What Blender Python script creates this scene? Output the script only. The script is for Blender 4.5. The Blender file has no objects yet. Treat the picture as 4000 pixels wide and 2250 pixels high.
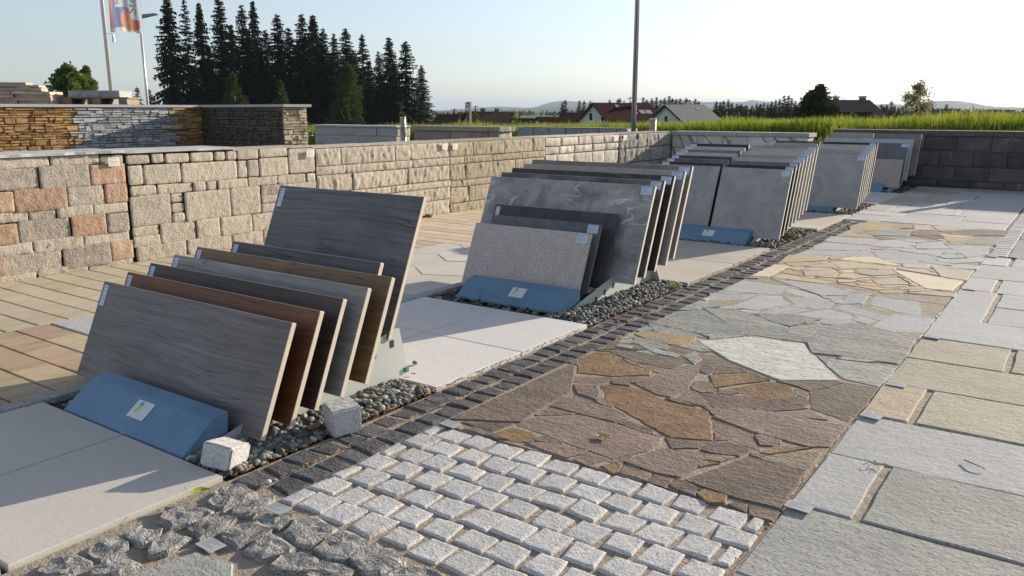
import bpy, bmesh, math, random
from mathutils import Vector, noise, Matrix

# ------------------------------------------------------------------ scene
sc = bpy.context.scene
R = math.radians
rnd = random.Random(7)

# camera: world y = along the row of racks, x = to the right across it, metres
cam_d = bpy.data.cameras.new('camera'); cam = bpy.data.objects.new('camera', cam_d)
sc.collection.objects.link(cam)
cam.location = (0, 0, 1.09); cam.rotation_euler = (R(90 - 12.328), 0, R(35.35))
cam_d.sensor_width = 36; cam_d.lens = 36 * 0.795; cam_d.clip_start = 0.05; cam_d.clip_end = 20000
sc.camera = cam

SUN_AZ, SUN_EL = 16.8, 15.0          # degrees from +y towards +x, above the horizon
world = bpy.data.worlds.new('World'); sc.world = world; world.use_nodes = True
wn = world.node_tree.nodes; wl = world.node_tree.links
bg = wn['Background']; sky = wn.new('ShaderNodeTexSky')
sky.sky_type = 'NISHITA'; sky.sun_disc = False
sky.sun_elevation = R(SUN_EL); sky.sun_rotation = R(SUN_AZ)
sky.air_density = 1.0; sky.dust_density = 1.0; sky.ozone_density = 3.0; sky.altitude = 500
hs = wn.new('ShaderNodeHueSaturation'); hs.inputs['Saturation'].default_value = .54
wl.new(sky.outputs['Color'], hs.inputs['Color']); wl.new(hs.outputs['Color'], bg.inputs['Color']); bg.inputs['Strength'].default_value = 0.115

sun_d = bpy.data.lights.new('sun', 'SUN'); sun = bpy.data.objects.new('sun', sun_d)
sc.collection.objects.link(sun)
sun_d.energy = 5.0; sun_d.angle = R(0.5); sun_d.color = (1.0, 0.87, 0.70)
sun.rotation_euler = (R(90 - SUN_EL), 0, R(180 - SUN_AZ))

sc.view_settings.view_transform = 'Standard'; sc.view_settings.look = 'None'
sc.view_settings.gamma = 1.0; sc.view_settings.exposure = 0.65
sc.view_settings.use_curve_mapping = False
sc.cycles.max_bounces = 6; sc.cycles.volume_bounces = 0
try: sc.cycles.use_denoising = True
except Exception: pass

# ------------------------------------------------------------------ helpers
col = sc.collection
def mesh(name, verts, faces, smooth=False, mats=(), fm=None):
    me = bpy.data.meshes.new(name); me.from_pydata(verts, [], faces); 
    for m in mats: me.materials.append(m)
    if fm: me.polygons.foreach_set('material_index', fm)
    if smooth: me.polygons.foreach_set('use_smooth', [True] * len(me.polygons))
    me.update(); return me
def link(name, me, parent=None, loc=(0, 0, 0), rot=(0, 0, 0)):
    o = bpy.data.objects.new(name, me); col.objects.link(o)
    o.location = loc; o.rotation_euler = rot
    if parent is not None: o.parent = parent
    return o
def obj(name, verts, faces, mat=None, parent=None, loc=(0, 0, 0), rot=(0, 0, 0), smooth=False, fm=None):
    mats = mat if isinstance(mat, (list, tuple)) else ([mat] if mat else [])
    return link(name, mesh(name, verts, faces, smooth, mats, fm), parent, loc, rot)
def tag(o, label, cat, group=None):
    o['label'] = label; o['category'] = cat
    if group: o['group'] = group
    return o
def struct(o, label=None):
    o['kind'] = 'structure'
    if label: o['label'] = label
    return o
def empty(name, loc=(0, 0, 0), rz=0):
    o = bpy.data.objects.new(name, None); col.objects.link(o); o.location = loc; o.rotation_euler = (0, 0, rz)
    o.empty_display_size = .1; return o
def boxv(x0, x1, y0, y1, z0, z1):
    v = [(x0,y0,z0),(x1,y0,z0),(x1,y1,z0),(x0,y1,z0),(x0,y0,z1),(x1,y0,z1),(x1,y1,z1),(x0,y1,z1)]
    f = [(0,3,2,1),(4,5,6,7),(0,1,5,4),(1,2,6,5),(2,3,7,6),(3,0,4,7)]
    return v, f
class MB:                                        # collects shapes into ONE mesh
    def __init__(s): s.v = []; s.f = []; s.m = []
    def add(s, v, f, mi=0):
        n = len(s.v); s.v += [tuple(p) for p in v]; s.f += [tuple(i + n for i in q) for q in f]; s.m += [mi] * len(f); return s
    def box(s, *a, mi=0): return s.add(*boxv(*a), mi)
    def tube(s, pts, rad, n=8, mi=0, cap=True):
        rads = rad if isinstance(rad, (list, tuple)) else [rad] * len(pts)
        vs = []; P = [Vector(p) for p in pts]
        for i, p in enumerate(P):
            d = (P[min(i + 1, len(P) - 1)] - P[max(i - 1, 0)]).normalized()
            a = d.orthogonal().normalized(); b = d.cross(a)
            if abs(d.z) > .9: a = Vector((1, 0, 0)); b = d.cross(a).normalized(); a = b.cross(d)
            for k in range(n):
                t = 2 * math.pi * k / n; vs.append(p + (a * math.cos(t) + b * math.sin(t)) * rads[i])
        fs = []
        for i in range(len(P) - 1):
            for k in range(n):
                k2 = (k + 1) % n; fs.append((i*n+k, i*n+k2, (i+1)*n+k2, (i+1)*n+k))
        if cap: fs.append(tuple(range(n))[::-1]); fs.append(tuple((len(P)-1)*n + k for k in range(n)))
        return s.add(vs, fs, mi)
    def build(s, name, mat, parent=None, loc=(0, 0, 0), rot=(0, 0, 0), smooth=False):
        return obj(name, s.v, s.f, mat, parent, loc, rot, smooth, s.m)

# ------------------------------------------------------------------ materials
MATS = {}
def new_mat(name):
    m = bpy.data.materials.new(name); m.use_nodes = True; MATS[name] = m
    nt = m.node_tree; return m, nt.nodes, nt.links, nt.nodes['Principled BSDF']
def vec_base(N, L, obj_space=False, off=True, scale=(1, 1, 1)):
    if obj_space:
        tc = N.new('ShaderNodeTexCoord'); src = tc.outputs['Object']
    else:
        g = N.new('ShaderNodeNewGeometry'); src = g.outputs['Position']
    if off:
        oi = N.new('ShaderNodeObjectInfo'); mu = N.new('ShaderNodeMath'); mu.operation = 'MULTIPLY'; mu.inputs[1].default_value = 61.3
        L.new(oi.outputs['Random'], mu.inputs[0])
        ad = N.new('ShaderNodeVectorMath'); ad.operation = 'ADD'; L.new(src, ad.inputs[0]); L.new(mu.outputs[0], ad.inputs[1]); src = ad.outputs[0]
    if scale != (1, 1, 1):
        vm = N.new('ShaderNodeVectorMath'); vm.operation = 'MULTIPLY'; vm.inputs[1].default_value = scale
        L.new(src, vm.inputs[0]); src = vm.outputs[0]
    return src
def tex(N, L, src, scale, detail=4, rough=.6, dist=0.0):
    n = N.new('ShaderNodeTexNoise'); n.inputs['Scale'].default_value = scale; n.inputs['Detail'].default_value = detail
    n.inputs['Roughness'].default_value = rough; n.inputs['Distortion'].default_value = dist
    L.new(src, n.inputs['Vector']); return n.outputs['Fac']
def ramp(N, L, fac, stops):
    r = N.new('ShaderNodeValToRGB'); e = r.color_ramp.elements
    while len(e) < len(stops): e.new(.5)
    for i, (p, c) in enumerate(stops):
        e[i].position = p; e[i].color = (*c, 1) if len(c) == 3 else c
    L.new(fac, r.inputs['Fac']); return r.outputs['Color']
def mixc(N, L, fac, a, b, mode='MIX'):
    m = N.new('ShaderNodeMix'); m.data_type = 'RGBA'; m.blend_type = mode
    for k, v in ((0, fac), (6, a), (7, b)):
        if hasattr(v, 'is_output'): L.new(v, m.inputs[k])
        elif k == 0: m.inputs[0].default_value = v
        else: m.inputs[k].default_value = (*v, 1)
    return m.outputs[2]
def vary(N, L, c, amt=.25, hue=0.02):
    oi = N.new('ShaderNodeObjectInfo'); h = N.new('ShaderNodeHueSaturation')
    mr = N.new('ShaderNodeMapRange'); mr.inputs[3].default_value = 1 - amt; mr.inputs[4].default_value = 1 + amt
    L.new(oi.outputs['Random'], mr.inputs[0]); L.new(mr.outputs[0], h.inputs['Value'])
    fr = N.new('ShaderNodeMath'); fr.operation = 'MULTIPLY'; fr.inputs[1].default_value = 7.77; L.new(oi.outputs['Random'], fr.inputs[0])
    f2 = N.new('ShaderNodeMath'); f2.operation = 'FRACT'; L.new(fr.outputs[0], f2.inputs[0])
    m2 = N.new('ShaderNodeMapRange'); m2.inputs[3].default_value = .5 - hue; m2.inputs[4].default_value = .5 + hue
    L.new(f2.outputs[0], m2.inputs[0]); L.new(m2.outputs[0], h.inputs['Hue'])
    L.new(c, h.inputs['Color']); return h.outputs['Color']
def bump(N, L, B, hs, dist=.004, strength=1.0):
    acc = None
    for fac, w in hs:
        m = N.new('ShaderNodeMath'); m.operation = 'MULTIPLY'; m.inputs[1].default_value = w; L.new(fac, m.inputs[0])
        if acc is None: acc = m.outputs[0]
        else:
            a = N.new('ShaderNodeMath'); a.operation = 'ADD'; L.new(acc, a.inputs[0]); L.new(m.outputs[0], a.inputs[1]); acc = a.outputs[0]
    b = N.new('ShaderNodeBump'); b.inputs['Distance'].default_value = dist; b.inputs['Strength'].default_value = strength
    L.new(acc, b.inputs['Height']); L.new(b.outputs['Normal'], B.inputs['Normal'])
def stone(name, c1, c2, sc1=6, speck=None, bmp=.004, bsc=(25, 90), rough=.85, var=.15, hue=.01, stain=None, stretch=(1, 1, 1), mid=None, w=(1, .5)):
    m, N, L, B = new_mat(name); v = vec_base(N, L, scale=stretch)
    f = tex(N, L, v, sc1, 5, .62, .3)
    st = [(.32, c1), (.68, c2)] if not mid else [(.3, c1), (.5, mid), (.7, c2)]
    c = ramp(N, L, f, st)
    if speck:
        scale, dark, light, lo, hi = speck
        s = tex(N, L, v, scale, 2, .5)
        c = mixc(N, L, ramp(N, L, s, [(lo - .04, (1, 1, 1)), (lo, (0, 0, 0))]), c, dark)
        c = mixc(N, L, ramp(N, L, s, [(hi, (0, 0, 0)), (hi + .05, (1, 1, 1))]), c, light)
    if stain:
        sc_, cc, lo = stain
        s2 = tex(N, L, v, sc_, 4, .65, .6)
        c = mixc(N, L, ramp(N, L, s2, [(lo, (0, 0, 0)), (lo + .14, (1, 1, 1))]), c, cc)
    c = vary(N, L, c, var, hue)
    L.new(c, B.inputs['Base Color']); B.inputs['Roughness'].default_value = rough
    B.inputs['Specular IOR Level'].default_value = .35
    if bmp: bump(N, L, B, [(tex(N, L, v, bsc[0], 6, .6), w[0]), (tex(N, L, v, bsc[1], 3, .6), w[1])], bmp)
    return m
def plain(name, c, rough=.6, metal=0.0, noise_amt=0.0, nscale=8, bmp=0, spec=.5):
    m, N, L, B = new_mat(name)
    if noise_amt:
        v = vec_base(N, L); f = tex(N, L, v, nscale, 5, .65)
        cc = ramp(N, L, f, [(.25, tuple(x * (1 - noise_amt) for x in c)), (.75, tuple(min(1, x * (1 + noise_amt)) for x in c))])
        L.new(cc, B.inputs['Base Color'])
        if bmp: bump(N, L, B, [(tex(N, L, v, nscale * 8, 4), 1)], bmp)
    else: B.inputs['Base Color'].default_value = (*c, 1)
    B.inputs['Roughness'].default_value = rough; B.inputs['Metallic'].default_value = metal
    B.inputs['Specular IOR Level'].default_value = spec
    return m

# paving stones
M_sett = stone('light_granite', (.50, .495, .49), (.60, .595, .58), 12, (300, (.22, .22, .23), (.74, .73, .71), .42, .60), .0035, (60, 190), var=.08)
M_dark = stone('dark_basalt', (.065, .067, .073), (.125, .125, .13), 18, (200, (.04, .04, .043), (.22, .22, .22), .40, .63), .008, (40, 120), var=.22)
M_rough = stone('rough_granite', (.16, .157, .15), (.40, .385, .365), 26, (210, (.08, .08, .082), (.52, .50, .475), .41, .60), .010, (45, 140), var=.18, stain=(9, (.26, .17, .09), .66))
M_brown = stone('brown_porphyry', (.16, .122, .098), (.265, .205, .165), 5, (110, (.09, .068, .055), (.36, .29, .24), .40, .64), .008, (34, 120), var=.26, hue=.018, stretch=(.8, 1.4, 1), stain=(3.5, (.20, .125, .07), .60))
M_rust = stone('rust_porphyry', (.175, .108, .062), (.30, .195, .105), 9, (90, (.10, .06, .04), (.37, .27, .17), .38, .66), .006, (30, 110), var=.12, hue=.012)
M_green = stone('green_gneiss', (.24, .25, .225), (.38, .385, .35), 8, (80, (.15, .16, .15), (.50, .50, .46), .40, .62), .007, (26, 90), var=.14, stretch=(.5, 1.4, 1), stain=(3, (.36, .30, .19), .62))
M_white = stone('pale_gneiss', (.50, .50, .44), (.66, .65, .58), 10, (90, (.27, .28, .25), (.74, .73, .68), .40, .66), .006, (26, 90), var=.04, stretch=(.5, 1.4, 1))
M_ochre = stone('ochre_gneiss', (.30, .27, .20), (.50, .36, .17), 9, (90, (.22, .20, .15), (.52, .46, .36), .38, .64), .005, (26, 90), var=.1)
M_grey = stone('grey_granite_flag', (.38, .38, .385), (.46, .46, .46), 8, (150, (.26, .26, .27), (.58, .58, .58), .41, .62), .0035, (35, 130), var=.09)
M_yel = stone('yellow_quartzite', (.45, .345, .215), (.57, .48, .345), 3.2, None, .0025, (18, 70), var=.12, hue=.012, mid=(.50, .40, .265))
M_cream = stone('cream_quartzite', (.62, .54, .40), (.70, .62, .47), 3, None, .0025, (18, 70), var=.07)
M_pink = stone('pink_grey_quartzite', (.40, .34, .28), (.52, .46, .39), 3.5, None, .0025, (18, 70), var=.12, hue=.015)
M_slabg = stone('slab_green_grey', (.29, .295, .27), (.385, .385, .355), 5, (120, (.22, .225, .21), (.47, .46, .43), .40, .64), .004, (34, 120), var=.06, stretch=(.85, 1.15, 1))
M_slabl = stone('slab_light_grey', (.40, .405, .40), (.48, .48, .47), 5, (130, (.33, .33, .34), (.56, .56, .55), .40, .64), .003, (34, 120), var=.07, stretch=(.85, 1.15, 1))
M_slabb = stone('slab_beige_gneiss', (.36, .335, .26), (.455, .42, .335), 7, (110, (.26, .245, .20), (.54, .51, .43), .40, .63), .004, (34, 120), var=.08, stretch=(.75, 1.25, 1))
M_slabo = stone('slab_sandy', (.42, .36, .26), (.50, .43, .31), 7, (110, (.33, .27, .19), (.56, .50, .40), .40, .63), .005, (20, 85), var=.05)
M_slabd = stone('slab_dark_grey', (.20, .205, .21), (.27, .27, .275), 8, (120, (.14, .14, .15), (.36, .36, .36), .4, .64), .003, (20, 85), var=.05)
M_mort = stone('mortar_sand', (.28, .235, .18), (.42, .36, .285), 30, (190, (.16, .125, .09), (.55, .49, .41), .38, .62), .006, (60, 200), var=0)
M_soil = stone('joint_soil', (.075, .06, .045), (.16, .125, .09), 40, (160, (.04, .03, .02), (.27, .21, .15), .4, .64), .006, (60, 200), var=0)
M_tile1 = stone('concrete_slab_greige', (.53, .50, .455), (.58, .55, .505), 3, (140, (.42, .39, .35), (.62, .6, .56), .34, .70), .0005, (40, 160), var=.03, stretch=(.6, 1.6, 1))
M_tile2 = stone('white_terrazzo_slab', (.66, .65, .63), (.71, .70, .68), 4, (280, (.44, .43, .42), (.78, .77, .76), .36, .68), .0012, (60, 200), var=.03)
M_tile3 = stone('beige_concrete_slab', (.47, .43, .375), (.54, .50, .44), 3, (150, (.38, .345, .30), (.6, .56, .50), .36, .7), .001, (30, 120), var=.04, stretch=(.5, 1.6, 1))
M_plank1 = stone('beige_plank', (.46, .385, .27), (.57, .50, .37), 3.5, None, .003, (20, 90), var=.07, hue=.008, stretch=(4.5, 1, 1))
M_plank2 = stone('orange_plank', (.40, .285, .175), (.54, .38, .235), 3.0, None, .003, (20, 90), var=.14, hue=.02, stretch=(4.5, 1, 1), mid=(.49, .39, .27))
M_plank3 = stone('peach_plank', (.60, .46, .32), (.68, .58, .44), 2.5, None, .003, (20, 90), var=.10, hue=.015, stretch=(3.5, 1, 1))
M_hex = stone('pale_hex_slab', (.58, .54, .48), (.65, .61, .55), 2.5, None, .002, (20, 90), var=.04, stretch=(3, 1, 1))
M_kerb = stone('kerb_granite', (.36, .355, .35), (.50, .49, .48), 20, (150, (.15, .15, .16), (.6, .6, .58), .42, .62), .004, (60, 180), var=.1)
# wall stones
M_wcream = stone('tumbled_cream_stone', (.45, .395, .32), (.56, .505, .42), 10, (120, (.32, .275, .22), (.65, .595, .51), .37, .66), .011, (55, 170), var=.07, stain=(11, (.34, .30, .235), .60))
M_wgrey = stone('tumbled_grey_stone', (.31, .275, .235), (.47, .42, .355), 14, (110, (.20, .18, .16), (.56, .51, .44), .38, .66), .011, (55, 170), var=.12, stain=(9, (.43, .28, .17), .64))
M_worange = stone('tumbled_orange_stone', (.40, .25, .155), (.50, .375, .275), 11, (110, (.27, .18, .125), (.56, .47, .375), .38, .66), .011, (55, 170), var=.12, hue=.01, stain=(8, (.34, .30, .25), .62))
M_wsplit = stone('split_cream_stone', (.46, .405, .325), (.55, .495, .41), 12, (130, (.34, .29, .23), (.64, .585, .505), .36, .68), .011, (55, 170), var=.04)
M_wtan = stone('split_tan_stone', (.36, .305, .22), (.46, .40, .305), 12, (120, (.25, .195, .13), (.53, .475, .385), .37, .66), .011, (55, 170), var=.07, stain=(7, (.37, .255, .155), .62))
M_wwhite = stone('split_white_stone', (.48, .44, .375), (.59, .55, .48), 7, None, .005, (35, 120), var=.09)
M_wbasalt = stone('rough_grey_stone', (.22, .205, .185), (.38, .36, .33), 12, (100, (.13, .12, .11), (.48, .46, .42), .38, .66), .008, (30, 110), var=.12)
M_core = stone('wall_core', (.10, .088, .07), (.17, .15, .12), 30, None, .004, (50, 150), var=0)
M_slate = stone('slate_cap', (.40, .40, .395), (.54, .54, .53), 8, None, .004, (30, 110), var=.1)
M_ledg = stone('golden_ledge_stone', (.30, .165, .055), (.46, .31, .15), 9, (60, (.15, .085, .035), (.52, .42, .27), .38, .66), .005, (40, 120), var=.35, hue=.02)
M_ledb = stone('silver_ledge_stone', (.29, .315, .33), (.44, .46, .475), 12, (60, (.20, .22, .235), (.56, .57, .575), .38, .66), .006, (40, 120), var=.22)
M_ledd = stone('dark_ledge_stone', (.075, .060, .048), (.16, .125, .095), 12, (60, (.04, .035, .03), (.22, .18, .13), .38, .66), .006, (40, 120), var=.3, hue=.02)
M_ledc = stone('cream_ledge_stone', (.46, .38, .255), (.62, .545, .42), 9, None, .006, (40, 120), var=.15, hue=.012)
M_cap = stone('granite_coping', (.40, .40, .40), (.48, .48, .475), 25, None, .002, (60, 180), var=.03)
M_marble = None
M_dquartz = stone('dark_quartzite_block', (.075, .065, .065), (.135, .115, .115), 4, (60, (.05, .042, .042), (.20, .18, .18), .36, .68), .006, (14, 70), var=.30, stain=(2.6, (.24, .225, .225), .56))
M_dcap = stone('dark_coping', (.095, .082, .075), (.16, .14, .128), 8, None, .004, (20, 90), var=.2)
M_conc1 = stone('grey_block', (.30, .305, .31), (.40, .40, .40), 10, (110, (.22, .22, .23), (.48, .48, .47), .38, .66), .006, (25, 100), var=.10)
M_conc2 = stone('brownish_block', (.26, .235, .195), (.37, .335, .28), 10, (110, (.18, .16, .135), (.44, .41, .35), .38, .66), .007, (25, 100), var=.10)
M_conc3 = stone('blue_granite_block', (.24, .25, .265), (.32, .33, .345), 12, (130, (.16, .165, .18), (.42, .43, .44), .38, .66), .003, (40, 130), var=.07)
M_flat = stone('flat_sandstone', (.38, .30, .215), (.52, .43, .33), 9, None, .006, (30, 100), var=.14, hue=.015)
# marble-like white quartzite with dark veins
def marble():
    m, N, L, B = new_mat('veined_white_quartzite'); v = vec_base(N, L)
    f = tex(N, L, v, 3, 6, .65, 1.2); c = ramp(N, L, f, [(.40, (.50, .49, .47)), (.62, (.62, .60, .575))])
    w = N.new('ShaderNodeTexWave'); w.inputs['Scale'].default_value = 1.6; w.inputs['Distortion'].default_value = 9; w.inputs['Detail'].default_value = 5
    w.inputs['Detail Scale'].default_value = 1.3; w.bands_direction = 'DIAGONAL'; L.new(v, w.inputs['Vector'])
    c = mixc(N, L, ramp(N, L, w.outputs['Fac'], [(.0, (.85, .85, .85)), (.14, (0, 0, 0))]), c, (.13, .125, .12))
    c = vary(N, L, c, .10, .01); L.new(c, B.inputs['Base Color']); B.inputs['Roughness'].default_value = .75
    bump(N, L, B, [(f, 1), (tex(N, L, v, 60, 4), .4)], .004); return m
M_marble = marble()
# metal, paint, print
M_blue = stone('blue_grey_powder_coat', (.13, .235, .355), (.17, .29, .415), 5, (90, (.115, .21, .32), (.20, .325, .45), .38, .66), .0008, (60, 180), .42, .05, 0, (4, (.105, .185, .285), .60))
M_galv = plain('galvanised_sheet', (.50, .53, .50), .5, .15, .08, 6)
M_black = plain('black_slot', (.012, .012, .012), .8)
M_alu = plain('aluminium', (.50, .50, .51), .38, .45)
M_alud = plain('dark_groove', (.05, .05, .055), .6)
M_brass = plain('bollard_bronze', (.40, .36, .28), .38, .75)
M_card = plain('white_card', (.74, .74, .73), .5)
M_body = plain('ceramic_edge', (.66, .58, .46), .7, 0, .05, 40)
M_body2 = plain('pale_ceramic_edge', (.70, .645, .55), .7, 0, .05, 40)
def print_mat(name, paper, ink, lines, x0=-.4, x1=.25, lw=.34):
    # a printed card: rows of text-like lines in the card's own coordinates (u, v in -.5 .. .5)
    m, N, L, B = new_mat(name); uv = N.new('ShaderNodeUVMap'); sp = N.new('ShaderNodeSeparateXYZ'); L.new(uv.outputs[0], sp.inputs[0])
    def mth(op, a, b=None):
        k = N.new('ShaderNodeMath'); k.operation = op
        for i, s in enumerate((a, b)):
            if s is None: continue
            if hasattr(s, 'is_output'): L.new(s, k.inputs[i])
            else: k.inputs[i].default_value = s
        return k.outputs[0]
    row = mth('MULTIPLY', sp.outputs[1], lines); fr = mth('FRACT', row); fl = mth('FLOOR', row)
    on = mth('LESS_THAN', fr, lw)
    wn_ = N.new('ShaderNodeTexWhiteNoise'); wn_.noise_dimensions = '1D'; L.new(fl, wn_.inputs['W'])
    ln = mth('ADD', mth('MULTIPLY', wn_.outputs['Value'], .45), .40)
    on = mth('MULTIPLY', on, mth('LESS_THAN', sp.outputs[0], ln)); on = mth('MULTIPLY', on, mth('GREATER_THAN', sp.outputs[0], .08))
    on = mth('MULTIPLY', on, mth('GREATER_THAN', sp.outputs[1], .16)); on = mth('MULTIPLY', on, mth('LESS_THAN', sp.outputs[1], .92))
    nz = N.new('ShaderNodeTexNoise'); nz.inputs['Scale'].default_value = 60; L.new(uv.outputs[0], nz.inputs['Vector'])
    on = mth('MULTIPLY', on, mth('GREATER_THAN', nz.outputs['Fac'], .44))
    L.new(mixc(N, L, on, paper, ink), B.inputs['Base Color']); B.inputs['Roughness'].default_value = .45; return m
M_stick = print_mat('printed_sticker', (.56, .66, .78), (.12, .16, .24), 7)
M_plate = print_mat('printed_metal_plate', (.42, .43, .44), (.06, .06, .07), 8)
M_sign = print_mat('printed_wall_card', (.72, .71, .68), (.30, .14, .12), 6)
def card_uv(o):
    me = o.data; uv = me.uv_layers.new(name='UVMap')
    xs = [v.co.x for v in me.vertices]; ys = [v.co.y for v in me.vertices]
    x0, x1, y0, y1 = min(xs), max(xs), min(ys), max(ys)
    for lp in me.loops:
        c = me.vertices[lp.vertex_index].co; uv.data[lp.index].uv = ((c.x - x0) / (x1 - x0), (c.y - y0) / (y1 - y0))
def card(name, w, h, mat, parent=None, loc=(0, 0, 0), rot=(0, 0, 0), t=.0015):
    v, f = boxv(-w/2, w/2, -h/2, h/2, 0, t); o = obj(name, v, f, mat, parent, loc, rot); card_uv(o); return o

# ------------------------------------------------------------------ ground and terrain
def zc(x):
    x = max(-22, min(4, x)); return .67 + (.019 if x < -7.5 else .034) * (x + 7.5)
def smooth(t): t = max(0, min(1, t)); return t * t * (3 - 2 * t)
def terrain(x, y):
    ys_ = 12.72 if x < -3.45 else 13.60
    if y < ys_: return -.06
    z = -.06 + (zc(x) + .06) * smooth((y - ys_) / 1.1)
    if y > 15.5: z -= .018 * (min(y, 32) - 15.5)
    if y > 32: z -= .075 * (min(y, 90) - 32)
    z = max(z, -5.0)
    if y > 13.2: z += .035 * noise.noise(Vector((x * .5, y * .5, 0)))
    return z
def meadow_mat():
    m, N, L, B = new_mat('meadow_ground'); v = vec_base(N, L, off=False)
    c = ramp(N, L, tex(N, L, v, 1.3, 5, .7), [(.3, (.035, .06, .012)), (.7, (.09, .125, .025))])
    c2 = ramp(N, L, tex(N, L, v, .006, 3, .6), [(.42, (.06, .095, .025)), (.5, (.14, .14, .05)), (.58, (.07, .11, .03))])
    sp = N.new('ShaderNodeSeparateXYZ'); L.new(v, sp.inputs[0])
    mr = N.new('ShaderNodeMapRange'); mr.inputs[1].default_value = 60; mr.inputs[2].default_value = 160; L.new(sp.outputs[1], mr.inputs[0])
    L.new(mixc(N, L, mr.outputs[0], c, c2), B.inputs['Base Color']); B.inputs['Roughness'].default_value = .95
    B.inputs['Specular IOR Level'].default_value = .1; return m
M_meadow = meadow_mat()
xs = [-11000, -6500, -4000, -1800, -1000, -600, -380, -240, -160, -110, -80, -60, -46, -36] + [-30 + i * 1.0 for i in range(37)] + [9, 12, 18, 28, 45, 80, 150, 300, 600, 1200, 2400, 5000, 11000]
ys = [-3500, -1500, -500, -150, -50, -15, 0, 6, 11, 12.3, 12.72] + [12.72 + .26 * i for i in range(1, 6)] + [14.4, 15, 16, 17.5, 19, 21, 23, 26, 29, 32, 36, 42, 50, 60, 75, 90, 120, 170, 250, 400, 700, 1200, 2000, 3200, 5500, 11000]
gv = [(x, y, terrain(x, y)) for y in ys for x in xs]; nx = len(xs); gf = []; gm = []
for j in range(len(ys) - 1):
    for i in range(nx - 1):
        gf.append((j*nx+i, j*nx+i+1, (j+1)*nx+i+1, (j+1)*nx+i)); gm.append(0 if ys[j] < 12.7 else 1)
g = obj('ground', gv, gf, [M_mort, M_meadow], smooth=True, fm=gm); struct(g, 'yard ground and green fields falling away behind the walls')

# ------------------------------------------------------------------ paving helpers
def bed(name, x0, x1, y0, y1, mat, z=-.014, label=None):
    v, f = boxv(x0, x1, y0, y1, -.055, z); return struct(obj(name, v, f, mat), label)
def inset(poly, d):
    n = len(poly); out = []
    A = sum(poly[i][0]*poly[(i+1)%n][1] - poly[(i+1)%n][0]*poly[i][1] for i in range(n)); s = 1 if A > 0 else -1
    for i in range(n):
        p = Vector(poly[i]); a = Vector(poly[i-1]); b = Vector(poly[(i+1) % n])
        e1 = (p - a); e2 = (b - p)
        if e1.length < 1e-6 or e2.length < 1e-6: out.append(tuple(p)); continue
        n1 = Vector((-e1.y, e1.x)).normalized() * s; n2 = Vector((-e2.y, e2.x)).normalized() * s
        m = n1 + n2
        if m.length < .2: out.append(tuple(p + n1 * d)); continue
        m.normalize(); k = d / max(.45, m.dot(n1)); out.append(tuple(p + m * k))
    return out
def densify(poly, step, jit, r):
    out = []; n = len(poly)
    for i in range(n):
        a = Vector(poly[i]); b = Vector(poly[(i+1) % n]); L_ = (b - a).length; k = max(1, int(L_ / step))
        nrm = Vector((-(b-a).y, (b-a).x)).normalized() if L_ > 1e-6 else Vector((0, 0))
        for j in range(k):
            p = a.lerp(b, j / k)
            if j: p = p + nrm * r.uniform(-jit, jit)
            out.append((p.x, p.y))
    return out
def flag(poly, ztop, mat, parent, r, name='flagstone', cham=.0032, jit=.003, step=.045, thick=.03, tilt=.003):
    P = densify(poly, step, jit, r); n = len(P)
    cx = sum(p[0] for p in P) / n; cy = sum(p[1] for p in P) / n
    tx, ty = r.uniform(-tilt, tilt), r.uniform(-tilt, tilt)
    zf = lambda p: ztop + (p[0] - cx) * tx * 2 + (p[1] - cy) * ty * 2
    I = inset(P, cham)
    vs = [(p[0], p[1], zf(p)) for p in I] + [(p[0], p[1], zf(p) - cham * .8) for p in P] + [(p[0], p[1], ztop - thick) for p in P]
    A = sum(P[i][0]*P[(i+1)%n][1] - P[(i+1)%n][0]*P[i][1] for i in range(n))
    up = tuple(range(n)); fs = [up]
    for i in range(n):
        j = (i + 1) % n; fs.append((i, n+i, n+j, j)); fs.append((n+i, 2*n+i, 2*n+j, n+j))
    if A < 0: fs = [tuple(reversed(q)) for q in fs]
    vs = [(x - cx, y - cy, z) for x, y, z in vs]
    return obj(name, vs, fs, mat, parent, (cx, cy, 0))
def rect(x0, x1, y0, y1): return [(x0, y0), (x1, y0), (x1, y1), (x0, y1)]
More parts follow.
